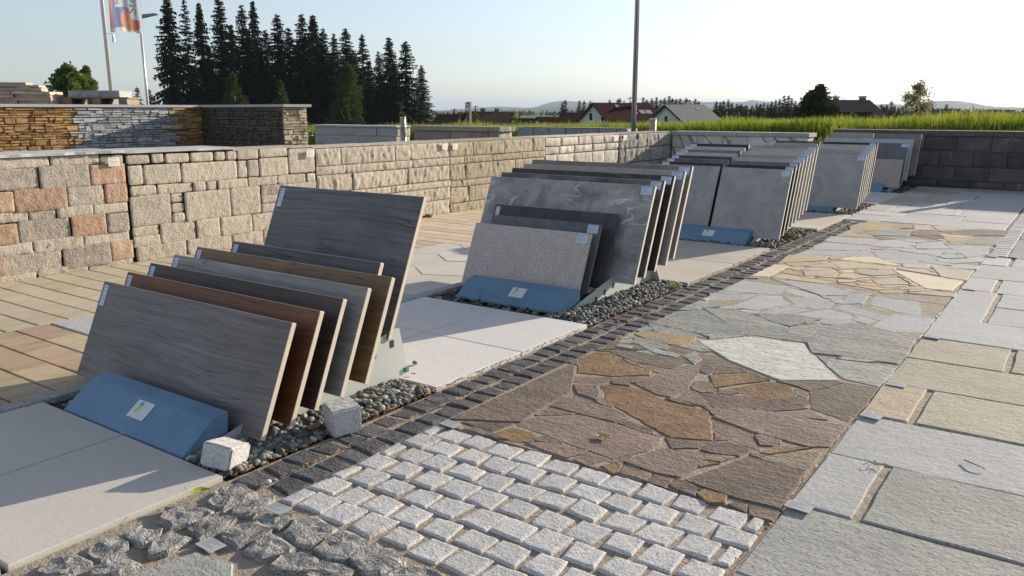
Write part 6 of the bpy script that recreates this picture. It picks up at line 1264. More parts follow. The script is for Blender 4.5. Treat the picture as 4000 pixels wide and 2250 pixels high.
def flag_text(txt, size, u0, v0, mat, nm):
    cu = bpy.data.curves.new('t', 'FONT'); cu.body = txt; cu.size = size; cu.resolution_u = 3; to = bpy.data.objects.new('t', cu); col.objects.link(to)
    me = bpy.data.meshes.new_from_object(to.evaluated_get(bpy.context.evaluated_depsgraph_get())); bpy.data.objects.remove(to)
    bm = bmesh.new(); bm.from_mesh(me); bmesh.ops.triangulate(bm, faces=bm.faces); bmesh.ops.subdivide_edges(bm, edges=[e for e in bm.edges if e.calc_length() > .05], cuts=2)
    vs = [flag_pt(u0 - v.co.y / .95, v0 + v.co.x / 3.1, .006) for v in bm.verts]; fs = [tuple(v.index for v in f.verts) for f in bm.faces]; bm.free(); bpy.data.meshes.remove(me)
    obj(nm, vs, fs, mat, fl)
M_ink = plain('flag_ink', (.16, .17, .22), .7); M_ink2 = plain('flag_ink_pale', (.30, .32, .37), .7)
flag_text('Ster', .36, .80, .150, M_ink2, 'lettering'); flag_text('Nat', .155, .29, .225, M_ink, 'lettering')
# lamp post
LX, LY = polar(bz(567, 300), 28)                              # 28 m away
LZ = zat(552, 72, 28) + .06
lp = empty('street_lamp', (LX, LY, -.06)); tag(lp, 'slim street lamp with a flat head behind the ledge-stone wall', 'street lamp')
MB().tube([(0, 0, 0), (0, 0, LZ)], [.045, .036], 14).build('pole', M_pole, lp, smooth=True)
a = rdir; mb = MB(); hd = [(-.03, LZ - .02), (-.03, LZ + .07), (.15, LZ + .115), (.45, LZ + .145), (.56, LZ + .13), (.57, LZ + .105), (.45, LZ + .085), (.15, LZ + .02)]
vs = [tuple(rdir*x + fdir*s*.07 + Vector((0, 0, z))) for s in (-1, 1) for x, z in hd]; n = len(hd)
mb.add(vs, [tuple(range(n)), tuple(range(n, 2*n))[::-1]] + [(i, n+i, n+(i+1) % n, (i+1) % n) for i in range(n)]); mb.build('lamp_head', plain('lamp_dark', (.20, .215, .25), .5), lp)

# stone stacks on pallets behind the ledge wall
M_palw = plain('pallet_wood', (.24, .18, .12), .8, 0, .25, 9)
def stack(b, d, w, dep, z0, z1, layers, label, loose=()):
    x, y = polar(b, d); o = empty('stone_stack', (x, y, 0), R(35.35 + 14)); tag(o, label, 'stone stack'); rr = random.Random(int(b * 10))
    MB().box(-w/2, w/2, -dep/2, dep/2, -.05, z0 - .12).build('block_below', M_flat, o)
    for k in (-.4, 0, .4): MB().box(k*w - .05, k*w + .05, -dep/2, dep/2, z0 - .12, z0).build('pallet_block', M_palw, o)
    h = (z1 - z0) / layers
    for i in range(layers):
        for sx in ((-.5, rr.uniform(-.1, .15)), None):
            if sx is None: xa, xb = xm, .5
            else: xa, xb = sx; xm = xb
            pol = [(xa*w + rr.uniform(-.03, .03), -dep/2 + rr.uniform(-.03, .03)), (xb*w + rr.uniform(-.02, .0), -dep/2 + rr.uniform(-.03, .03)), (xb*w + rr.uniform(-.02, .0), dep/2 + rr.uniform(-.03, .03)), (xa*w + rr.uniform(-.03, .03), dep/2 + rr.uniform(-.03, .03))]
            flag(pol, z0 + (i + 1) * h, M_flat, o, rr, 'stone_slab', .006, .014, .12, h * .93, .01)
    for (xa, xb, za, zb) in loose: flag([(xa, -dep/2*.8), (xb, -dep/2*.7), (xb - .05, dep/2*.7), (xa + .04, dep/2*.8)], zb, M_flat, o, rr, 'stone_slab', .006, .02, .1, zb - za, .01)
    return o
stack(65.9, 17.0, 1.25, .8, 1.02, 1.40, 7, 'stack of thin rough stone slabs on a pallet at the far left', [(-.35, .45, 1.41, 1.47), (-.38, .22, 1.48, 1.56), (.12, .42, 1.475, 1.51)])
x, y = polar(61.6, 17.0); po = empty('pallet', (x, y, 0), R(35.35 + 10)); tag(po, 'wooden pallet carrying a strapped flat stone slab above the ledge-stone wall', 'pallet')
MB().box(-.66, .72, -.5, .5, -.05, 1.135).build('stone_below', M_flat, po); 
for k in (-.42, .06, .50): MB().box(k - .07, k + .07, -.42, .42, 1.19, 1.29).build('pallet_block', M_palw, po)
MB().box(-.50, .60, -.42, .42, 1.14, 1.188).build('pallet_bottom', M_palw, po); MB().box(-.50, .60, -.42, .42, 1.292, 1.315).build('pallet_deck', M_palw, po)
MB().box(-.40, .45, -.40, .40, 1.317, 1.43).build('stone_slab', M_conc1, po)
for k in (-.15, .2): MB().tube([(k - .10, -.404, 1.32), (k, -.404, 1.43), (k + .10, -.404, 1.32)], .006, 5).build('strap', M_palw, po)

# ------------------------------------------------------------------ meadow grass
def grass_mat(n, c1, c2, tr):
    m, N, L, B = new_mat(n); v = vec_base(N, L, off=False); c = ramp(N, L, tex(N, L, v, 1.6, 4, .6), [(.32, c1), (.68, c2)]); L.new(c, B.inputs['Base Color']); B.inputs['Roughness'].default_value = .7; B.inputs['Specular IOR Level'].default_value = .2
    t = N.new('ShaderNodeBsdfTranslucent'); L.new(c, t.inputs['Color']); mx = N.new('ShaderNodeMixShader'); mx.inputs[0].default_value = tr; L.new(B.outputs[0], mx.inputs[1]); L.new(t.outputs[0], mx.inputs[2]); L.new(mx.outputs[0], N['Material Output'].inputs['Surface']); return m
M_grass = grass_mat('meadow_grass', (.14, .205, .022), (.31, .335, .042), .5); M_seed = grass_mat('grass_seed_heads', (.26, .19, .10), (.34, .27, .15), .3)
rr = random.Random(5); gv = []; gf = []; gm = []
def blade(x, y, h, w, mi, lean=.25):
    z = terrain(x, y) - .01; a = rr.uniform(0, 6.28); l = rr.gauss(0, lean) * h; dx, dy = math.cos(a)*w/2, math.sin(a)*w/2; ex, ey = -math.sin(a)*l, math.cos(a)*l; b = len(gv)
    gv.extend([(x-dx, y-dy, z), (x+dx, y+dy, z), (x+dx*.7+ex*.35, y+dy*.7+ey*.35, z+h*.55), (x-dx*.7+ex*.35, y-dy*.7+ey*.35, z+h*.55), (x+ex, y+ey, z+h*(1-.2*abs(l)/h))]); gf.extend([(b, b+1, b+2, b+3), (b+3, b+2, b+4)]); gm.extend([mi, mi])
def hgt(x, y): return .8 + .45 * noise.noise(Vector((x * .8, y * .8, 4)))
def ok(x, y): return y > (12.76 if x < -3.45 else 13.62)
for i in range(80000):
    x = rr.uniform(-17.5, 1.8); y = 12.78 + 5.5 * rr.random() ** 1.4
    if ok(x, y): blade(x, y, rr.uniform(.14, .29) * hgt(x, y) * smooth(.5 + (y - (12.7 if x < -3.45 else 13.6)) * .8), rr.uniform(.006, .012), 0)
for i in range(22000):
    y = rr.uniform(17, 34); x = rr.uniform(-26 * y / 17 * .75, 1.5 + .05 * y)
    blade(x, y, rr.uniform(.15, .28) * hgt(x, y), rr.uniform(.014, .03), 0)
for i in range(2600):
    y = 14.6 + 12 * rr.random() ** 1.6; x = rr.uniform(-17 * y / 14 * .9, 1.8)
    if noise.noise(Vector((x * .35, y * .35, 9))) < -.05: continue
    z = terrain(x, y); h = rr.uniform(.22, .33) * hgt(x, y); l = rr.gauss(0, .08); b = len(gv); w = .003; t = rr.uniform(.005, .009)
    gv.extend([(x-w, y, z), (x+w, y, z), (x+l*.7+w, y, z+h*.8), (x+l*.7-w, y, z+h*.8), (x+l*.7-t, y, z+h*.84), (x+l, y, z+h), (x+l*.7+t, y, z+h*.86)]); gf.extend([(b, b+1, b+2, b+3), (b+3, b+2, b+6, b+5), (b+3, b+5, b+4)]); gm.extend([0, 1, 1])
# taller weeds in the shade under the bank
for i in range(12000):
    x = rr.uniform(-17.5, 1.8); y = rr.uniform(12.74, 14.3)
    if ok(x, y): blade(x, y, rr.uniform(.10, .24) * (.6 + .6 * max(0, noise.noise(Vector((x * 1.2, y, 2))) + .4)), rr.uniform(.014, .034), 0, .5)
gr = obj('meadow_grass', gv, gf, [M_grass, M_seed], fm=gm); gr['kind'] = 'stuff'; gr['label'] = 'tall meadow grass on the bank behind the walls'
# white umbel flower by the ledge wall end
wf = empty('wild_flower', (-14.6, 12.62, 0)); tag(wf, 'white umbel flowers at the left end of the low grey wall', 'flower')
for (dx, h) in ((0, .62), (.10, .52), (-.06, .56)):
    MB().tube([(dx*.3, 0, -.05), (dx, 0, h)], .005, 5).build('stem', M_grass, wf)
    obj('petals', [(dx + .045*math.cos(k*.7), .03*math.sin(k*.7), h + .012*((k*37) % 3)) for k in range(9)], [tuple(range(9))], M_card, wf)

# ------------------------------------------------------------------ trees
def foliage_mat(n, c1, c2, tr=.3, sc_=.8):
    return grass_mat(n, c1, c2, tr)
M_spruce = grass_mat('spruce_needles', (.010, .018, .009), (.030, .042, .018), .12)
M_farcon = grass_mat('far_conifer_needles', (.022, .036, .016), (.05, .065, .028), .15)
M_birch = grass_mat('birch_leaves', (.035, .052, .013), (.08, .10, .024), .35)
M_decid = grass_mat('broad_leaves', (.07, .12, .022), (.15, .20, .042), .5)
M_pale = grass_mat('pale_willow_leaves', (.22, .22, .12), (.34, .33, .20), .55)
M_thuja = grass_mat('thuja_foliage', (.022, .036, .010), (.055, .07, .018), .2)
M_bark = plain('bark', (.055, .042, .033), .9, 0, .3, 6); M_bbark = plain('birch_bark', (.42, .41, .38), .8, 0, .4, 3)
def spruce_mesh(H, Rb, seed, whorl=.34, z0=.05, droop=1.0, dens=1.0, sparse=0.0, grain=1.0):
    rr = random.Random(seed); vs = []; fs = []
    def tri(a, b, c): n = len(vs); vs.extend([tuple(a), tuple(b), tuple(c)]); fs.append((n, n+1, n+2))
    z = H * z0; ph = 0; up = Vector((0, 0, 1))
    while z < H * .985:
        t = z / H; Lb = Rb * (1 - t) ** .74 * (.70 + .30 * min(1, t * 5)) * rr.uniform(.85, 1.12) + .10; nb = max(4, int((6 + 2.5 * (1 - t)) * dens)); ph += rr.uniform(.4, 1.2)
        for k in range(nb):
            if rr.random() < sparse * (1 - t): continue
            a = ph + 6.283 * k / nb + rr.uniform(-.35, .35); l = max(.2, Lb * rr.uniform(.55, 1.15)); d = Vector((math.cos(a), math.sin(a), 0)); s = Vector((-d.y, d.x, 0))
            zz = z + rr.uniform(-.4, .4) * whorl; dr = droop * l * (.06 + .42 * (1 - t)) * rr.uniform(.7, 1.2); n = max(2, int(l / (.42 * grain))); pts = []
            for i in range(n + 1):
                u = i / n; pts.append(up * zz + d * l * u + up * (.16 * l * t * u - dr * u ** 1.4 + .25 * dr * max(0, u - .7)))
            for i in range(n):
                p, q = pts[i], pts[i+1]; sz = grain * (.40 + .34 * (1 - i / n)) * min(1.1, .45 + l * .28)
                for sd in (-1, 1):
                    L_ = sz * rr.uniform(.7, 1.25); tri(p - d * .06, q + d * .05, p.lerp(q, .75) + s * sd * L_ * .85 + d * L_ * .3 - up * L_ * rr.uniform(.15, .6) * droop)
                for _ in range(2):
                    L_ = sz * rr.uniform(.6, 1.35) * (.55 + .5 * (1 - t)); m_ = p.lerp(q, rr.random()) + s * rr.uniform(-.25, .25) * sz; g_ = d * rr.uniform(.08, .17) * grain + s * rr.uniform(-.08, .08); tri(m_ - g_, m_ + g_, m_ - up * L_ * droop + s * rr.uniform(-.08, .08))
        z += whorl * rr.uniform(.8, 1.2) * (1 - .30 * t)
    for w in (Vector((.09, 0, 0)), Vector((0, .09, 0))): tri(up * H * .94 - w, up * H * .94 + w, up * H)
    return vs, fs
def tree_from(name, cm, tm, crown_mesh, trunk_mesh, loc, rz, s, label, cat, group):
    o = empty(name, loc, rz); o.scale = s; tag(o, label, cat, group); link('trunk', trunk_mesh, o); link('crown', crown_mesh, o); return o
def trunk_mesh(H, r0, mat, lean=0):
    mb = MB().tube([(0, 0, -.5), (0, 0, H * .3), (lean, 0, H * .65), (lean, 0, H * .96)], [r0, r0 * .8, r0 * .45, .02], 8); return mesh('trunk', mb.v, mb.f, True, [mat])
SPR = []
for i, (H, Rb, sp_, dr) in enumerate([(20, 4.6, .48, 1.35), (20, 3.9, .10, 1.05), (20, 4.2, .34, 1.2), (20, 4.6, .05, 1.0), (20, 4.0, .30, .9), (20, 3.6, .16, 1.25)]):
    v, f = spruce_mesh(H, Rb, 40 + i, (.40, .34, .44, .36, .52, .38)[i], .04, dr, 1.0, sp_, (1.15, 1, 1.1, 1, 1.2, 1)[i]); SPR.append((mesh('crown', v, f, False, [M_spruce]), trunk_mesh(H, .22, M_bark)))
def ground_z(x, y): return terrain(x, y)
r = random.Random(12)
# front row of the spruce wood: bearing (deg left of +y), distance, top elevation (m), prototype, width factor
front = [(655, -22, 138, 0, 1.0), (722, -12, 140, 2, .68), (778, 2, 143, 2, .66), (857, -30, 139, 1, .98), (944, 10, 141, 1, .85), (989, -4, 146, 0, .75), (1080, 47, 140, 3, 1.0), (1178, 47, 141, 1, 1.0), (1220, 50, 145, 2, 1.0), (1261, 104, 143, 3, .8), (1303, 124, 141, 1, .8), (1348, 104, 143, 3, 1.0), (1413, 126, 140, 2, .75), (1477, 195, 142, 3, .8), (1518, 137, 139, 1, 1.0), (1583, 155, 138, 2, 1.15), (1645, 250, 143, 3, .8)]
back = [(670, 300, 150, 5, .8), (745, 250, 151, 3, .8), (815, 170, 152, 3, .85), (900, 90, 150, 2, .9), (965, 110, 151, 3, .9), (1035, 110, 150, 1, 1), (1125, 100, 149, 3, 1), (1160, 150, 148, 3, 1.1), (1240, 160, 150, 3, 1.1), (1290, 200, 148, 3, 1), (1380, 190, 150, 3, 1.1), (1440, 230, 148, 3, 1.1), (1540, 240, 148, 3, 1), (1010, 180, 146, 3, 1.2), (1090, 200, 147, 3, 1.2), (870, 250, 147, 3, 1.0), (1330, 260, 146, 3, 1.2), (1490, 300, 146, 3, 1.2), (1200, 220, 146, 3, 1.1), (780, 330, 148, 3, 1.0)]
NTH = ['first', 'second', 'third', 'fourth', 'fifth', 'sixth', 'seventh', 'eighth', 'ninth', 'tenth', 'eleventh', 'twelfth', 'thirteenth', 'fourteenth', 'fifteenth', 'sixteenth', 'seventeenth', 'eighteenth', 'nineteenth', 'twentieth']
splab = ['tall sparse spruce with drooping boughs at the left end of the wood', 'slim dark spruce, second from the left of the wood', 'slim dark spruce, third from the left of the wood', 'tallest dark spruce with spreading top boughs, fourth from the left of the wood', 'dark spruce with pointed top left of the double tip', 'dark spruce forming the right half of the tall pair', 'broad dark spruce in the left middle of the wood', 'dark spruce left of the twin tips in mid wood', 'dark spruce right of the twin tips in mid wood', 'lower spruce right of the twin tips', 'thin spruce top behind the birch, left one', 'broad spruce rising behind the tall birch', 'thin ragged spruce right of the tall birch', 'lower spruce between the ragged one and the right pair', 'spruce forming the left of the right-hand pair', 'spruce with visible trunk at the right end of the wood', 'small spruce at the right foot of the wood']
for i, (px, py, d, k, wf_) in enumerate(front + back):
    x, y = polar(bz(px, max(py, 60)), d); zt = zat(px, py, d); zb = ground_z(x, y); s = (zt - zb) / 20.0
    tree_from('spruce_tree', None, None, *SPR[k if i < len(front) and k in (0, 3) else (k + 2 * (i % 3)) % 6], (x, y, zb), r.uniform(0, 6.28), (wf_ * s ** .35 * (.92 + .2 * ((i * 7) % 5) / 4), wf_ * s ** .35, s), splab[i] if i < len(front) else 'dark spruce of the shaded inner row, %s from the left' % NTH[sorted(b_[0] for b_ in back).index(px)], 'spruce', 'spruces of the wood on the left')
def leafy(H, W, n, seed, leaf=.16, clumps=26, droop=.0, base=.12, shape='round', D=None):
    rr = random.Random(seed); vs = []; fs = []; cl = []
    for i in range(clumps):
        t = rr.uniform(0, 1); zz = H * (base + (1 - base) * t)
        prof = {'round': math.sin(math.pi * min(.97, t * .9 + .08)) ** .6, 'tall': math.sin(math.pi * min(1, .22 + .78 * t)) ** .75 * (1.15 - .35 * t), 'cone': (1 - t) ** .8 * min(1, t * 8 + .5)}[shape]
        a = rr.uniform(0, 6.28); q = W * prof * rr.random() ** .5 * .85; cl.append((Vector((q * math.cos(a), q * math.sin(a), zz)), (rr.uniform(.10, .2) if shape == 'cone' else rr.uniform(.16, .38)) * W * (.6 + .6 * prof), rr.uniform(.7, 1.3)))
    for i in range(n):
        c, rad, w = rr.choice(cl); g_ = Vector((rr.gauss(0, 1), rr.gauss(0, 1), rr.gauss(0, 1))).normalized() * rad * (rr.random() ** .5) * (1.35 if rr.random() < .12 else 1)
        p = c + Vector((g_.x, g_.y, g_.z * w - droop * rr.random() * rad)); s = leaf * rr.uniform(.6, 1.4); u = Vector((rr.gauss(0, 1), rr.gauss(0, 1), rr.gauss(0, 1) - droop)).normalized(); v = u.orthogonal().normalized(); b = len(vs)
        for q in (p, p + u*s*.5 + v*s*.35, p + u*s, p + u*s*.5 - v*s*.35): vs.append(tuple(q))
        fs.append((b, b+1, b+2, b+3))
    return vs, fs, cl
def leaf_tree(name, px, ptop, pbase, d, halfpx, mat, bark, label, cat, seed, shape='round', n=5200, leaf=None, droop=0, clumps=30, base=.1):
    x, y = polar(bz(px, ptop), d); zt = zat(px, ptop, d); zb = min(ground_z(x, y), zat(px, pbase, d)); H = zt - zb; W = halfpx * d / 3255
    v, f, cl = leafy(H, W, n, seed, leaf or .045 * H ** .6 * 2, clumps, droop, base, shape); o = empty(name, (x, y, zb)); tag(o, label, cat)
    mb = MB().tube([(0, 0, -.4), (.02 * H, 0, H * .35), (0, .02 * H, H * .7), (0, 0, H * .9)], [.022 * H, .017 * H, .009 * H, .003 * H], 8)
    for c, rad, w in cl[:14]: mb.tube([(0, 0, max(.1 * H, c.z - .25 * H)), tuple(c * .6 + Vector((0, 0, c.z * .35))), tuple(c)], [.008 * H, .005 * H, .002 * H], 5)
    mb.build('trunk', bark, o, smooth=True); obj('crown', v, f, mat, o); return o
leaf_tree('birch_tree', 1356, 252, 500, 122, 78, M_birch, M_bbark, 'tall drooping birch lit green in front of the spruce wood', 'birch', 1, 'tall', 8000, .42, 1.3, 60, .02)
leaf_tree('birch_tree', 908, 290, 500, 122, 52, M_birch, M_bbark, 'small yellow green birch before the left part of the wood', 'birch', 2, 'tall', 3000, .45, .9, 36, .02)
leaf_tree('birch_tree', 1091, 315, 500, 122, 40, M_birch, M_bbark, 'small shaded birch before the middle of the wood', 'birch', 3, 'tall', 2200, .45, .9, 30, .02)
leaf_tree('bush_tree', 1566, 398, 500, 120, 26, M_birch, M_bark, 'round green bush at the right foot of the spruce wood', 'bush', 4, 'round', 1800, .4, .3, 20, .02)
leaf_tree('broadleaf_tree', 262, 268, 480, 70, 66, M_decid, M_bark, 'round green tree between the stone stack and the flagpole', 'tree', 5, 'round', 6000, .26, .2, 46, .12)
leaf_tree('broadleaf_tree', 335, 262, 480, 72, 34, M_decid, M_bark, 'taller narrow green tree top just left of the flagpole', 'tree', 6, 'tall', 3400, .26, .2, 36, .05)
leaf_tree('bush_tree', 505, 396, 480, 70, 36, M_decid, M_bark, 'low green bush beside the street lamp pole', 'bush', 7, 'round', 1400, .2, .2, 20, .02)
leaf_tree('pale_tree', 3588, 326, 470, 90, 62, M_pale, M_bark, 'airy pale tree standing alone above the right meadow', 'tree', 8, 'round', 5200, .17, .1, 80, .10)
leaf_tree('bush_tree', 3600, 425, 470, 90, 70, M_decid, M_bark, 'dark bush at the foot of the airy pale tree', 'bush', 9, 'round', 2200, .22, 0, 26, .02)
leaf_tree('thuja_tree', 3205, 350, 470, 74, 165, M_thuja, M_bark, 'dense dark cypress-like tree left of the big brown roof', 'tree', 10, 'cone', 15000, .24, 0, 150, .0)
leaf_tree('thuja_tree', 3165, 366, 470, 75, 130, M_thuja, M_bark, 'shorter twin of the dense cypress-like tree', 'tree', 11, 'cone', 9000, .24, 0, 110, .0)
leaf_tree('bush_tree', 3330, 432, 470, 72, 18, M_decid, M_bark, 'small bush before the dark gable at the right', 'bush', 12, 'round', 900, .14, 0, 14, .0)
leaf_tree('bush_tree', 2005, 438, 470, 118, 22, M_decid, M_bark, 'round bush right of the brown gabled roof', 'bush', 13, 'round', 1500, .3, 0, 20, .0)
leaf_tree('ivy_bush', 1862, 448, 486, 108, 17, M_decid, M_bark, 'climbing green shrub on the left gable of the brown roof', 'bush', 14, 'round', 900, .25, 0, 16, .0)
# distant conifers
FAR = []
for i in range(3):
    v, f = spruce_mesh(12, 2.4, 80 + i, .5, .03, .8, .9, .1, 1.3); FAR.append((mesh('crown', v, f, False, [M_farcon]), trunk_mesh(12, .16, M_bark)))
fars = [(2207, 386), (2196, 398), (2263, 390), (2281, 390), (2305, 393), (2318, 396), (2330, 402), (2380, 388), (2412, 386), (2420, 380), (2437, 392), (2511, 377), (2525, 385), (2545, 382), (2563, 376), (2580, 384), (2595, 380), (2612, 371), (2625, 380), (2640, 385), (2655, 382), (2679, 378), (2692, 388), (2714, 383), (2728, 392), (2797, 393), (2812, 396), (2825, 389), (2843, 388), (2858, 400), (2880, 408), (2895, 404), (2917, 412), (2938, 408), (2955, 402), (2970, 406), (2983, 398), (2998, 402), (3012, 392), (3028, 386), (3043, 384), (3060, 370), (3077, 368), (3090, 382), (3105, 392), (3120, 396), (3450, 412), (3465, 408), (3480, 390), (3495, 412), (3510, 416), (3525, 412), (3640, 415), (3660, 420)]
for i, (px, py) in enumerate(fars):
    d = 190 + 60 * r.random(); x, y = polar(bz(px), d); zt = zat(px, py, d); s = (zt + 5) / 12; tree_from('conifer_tree', None, None, *FAR[i % 3], (x, y, -5), r.uniform(0, 6), (s * 1.25, s * 1.25, s), 'dark conifer in the treeline behind the houses', 'conifer', 'conifers in the far treeline')
for i in range(46):
    px = r.uniform(2740, 3160) if i < 30 else r.uniform(3400, 3720); d = r.uniform(215, 260); x, y = polar(bz(px), d); zt = 1.09 + (430 - r.uniform(405, 425)) / 3255 * d; s = (zt + 5) / 12; tree_from('conifer_tree', None, None, *FAR[i % 3], (x, y, -5), r.uniform(0, 6), (s * 1.5, s * 1.5, s), 'dark conifer in the treeline behind the houses', 'conifer', 'conifers in the far treeline')
for (px, py) in [(543, 335), (590, 346), (606, 372)]:
    d = 95; x, y = polar(bz(px), d); zb = ground_z(x, y); zt = zat(px, py, d); s = (zt - zb) / 12; tree_from('conifer_tree', None, None, *FAR[px % 3], (x, y, zb), 1, (s*1.2, s*1.2, s), 'small conifer at the foot of the lamp pole, top at %s height' % {335: 'greatest', 346: 'middle', 372: 'lowest'}[py], 'conifer', 'small conifers by the lamp')
# far wood on the plain and hills: masses nobody can count
def far_wood(name, lst, label, seed):
    rr = random.Random(seed); vs = []; fs = []
    for (p0, p1, ya, yb, d, n) in lst:
        for i in range(n):
            px = rr.uniform(p0, p1); t = (px - p0) / (p1 - p0); dd = d * rr.uniform(.94, 1.06); x, y = polar(bz(px), dd); zt = 1.09 + (430 - (ya + (yb - ya) * t) + rr.uniform(-7, 3)) / 3255 * dd; w = rr.uniform(2.0, 3.4); b = len(vs)
            for (dz, ww) in ((-14, w), (-.38 * 14, w * .85), (-.15 * 14, w * .45)):
                for k in range(5): a = k * 1.257 + i; q = ww * rr.uniform(.8, 1.2); vs.append((x + q*math.cos(a), y + q*math.sin(a), zt + dz))
            vs.append((x, y, zt))
            for L_ in range(2):
                for k in range(5): fs.append((b + L_*5 + k, b + L_*5 + (k+1) % 5, b + (L_+1)*5 + (k+1) % 5, b + (L_+1)*5 + k))
            for k in range(5): fs.append((b + 10 + k, b + 10 + (k+1) % 5, b + 15))
    o = obj(name, vs, fs, M_farcon); o['kind'] = 'stuff'; o['label'] = label; return o
far_wood('far_wood', [(3640, 4150, 424, 430, 620, 260), (3380, 3700, 424, 426, 600, 110), (1640, 2300, 436, 430, 900, 150), (2300, 3000, 428, 425, 700, 200), (-300, 640, 430, 430, 700, 160)], 'far woods along the horizon', 3)
M_hill = stone('forested_hill', (.018, .03, .012), (.045, .06, .022), .012, None, 0, var=0)
def hills(name, prof, d, depth, label, seed):
    vs = []; fs = []; n = 0
    pts = []
    for i in range(len(prof) - 1):
        (a, ya), (b, yb) = prof[i], prof[i+1]
        k = max(2, int((b - a) / 12))
        for j in range(k): pts.append((a + (b - a) * j / k, ya + (yb - ya) * (j / k)))
    pts.append(prof[-1])
    for px, py in pts:
        bb = bz(px) if px < 4600 else bz(4600) - (px - 4600) * .012; py += 1.6 * noise.noise(Vector((px * .05, seed, 0))) + .8 * noise.noise(Vector((px * .2, seed, 0)))
        zt = 1.09 + (430 - py) / 3255 * d
        for (dd, z) in ((d - depth, -6), (d - depth * .45, -6 + (zt + 6) * .55), (d, zt), (d + depth * .6, -6)): x, y = polar(bb, dd); vs.append((x, y, z))
    for i in range(len(pts) - 1):
        for k in range(3): fs.append((i*4+k, (i+1)*4+k, (i+1)*4+k+1, i*4+k+1))
    return struct(obj(name, vs, fs, M_hill, smooth=True), label)
hills('hills', [(-900, 424), (0, 422), (900, 424), (1500, 430), (1662, 438), (1716, 437), (1753, 429), (1790, 426), (1897, 419), (1939, 416), (2063, 421), (2100, 417), (2116, 410), (2153, 400), (2190, 395), (2240, 397), (2300, 402), (2450, 405), (2626, 390), (2660, 391), (2745, 400), (2900, 400), (2940, 393), (2976, 398), (3100, 408), (3300, 412), (3411, 411), (3466, 408), (3540, 412), (3640, 399), (3718, 398), (3776, 403), (3854, 415), (3893, 419), (4000, 421), (4400, 410), (5400, 418)], 7600, 2600, 'wooded hills on the horizon', 1)
hills('hills', [(-900, 434), (1500, 434), (1800, 431), (2000, 427), (2200, 420), (2320, 424), (2500, 426), (2800, 419), (3050, 423), (3400, 424), (3700, 420), (4000, 428), (5400, 430)], 4200, 1200, 'nearer lower wooded hills', 2)

# ------------------------------------------------------------------ houses
def tiles_mat(n, c1, c2):
    m, N, L, B = new_mat(n); v = vec_base(N, L, True, False); w = N.new('ShaderNodeTexWave'); w.inputs['Scale'].default_value = 1.5; w.bands_direction = 'X'; w.inputs['Distortion'].default_value = .6; L.new(v, w.inputs['Vector'])
    f = tex(N, L, v, 5, 5, .7); c = ramp(N, L, f, [(.3, c1), (.7, c2)]); L.new(c, B.inputs['Base Color']); B.inputs['Roughness'].default_value = 1; B.inputs['Specular IOR Level'].default_value = .05; bump(N, L, B, [(w.outputs['Fac'], 1)], .03); return m
T_brown = tiles_mat('brown_roof_tiles', (.050, .032, .026), (.085, .052, .042)); T_dark = tiles_mat('dark_roof_tiles', (.035, .026, .023), (.06, .045, .038)); T_red = tiles_mat('red_roof_tiles', (.036, .014, .013), (.06, .023, .020)); T_grey = tiles_mat('grey_roof_sheet', (.19, .195, .195), (.25, .25, .25)); T_olive = tiles_mat('olive_grey_roof', (.095, .085, .07), (.14, .125, .105))
M_plaster = plain('pale_plaster', (.60, .60, .56), .9, 0, .05, 3); M_wdark = plain('dark_wood', (.05, .035, .025), .8); M_win = plain('window_glass', (.02, .025, .03), .12); M_brick = plain('red_brick', (.28, .09, .055), .85, 0, .2, 12); M_chim = plain('grey_chimney', (.12, .115, .11), .85); M_skyl = plain('skylight_glass', (.35, .40, .45), .08)
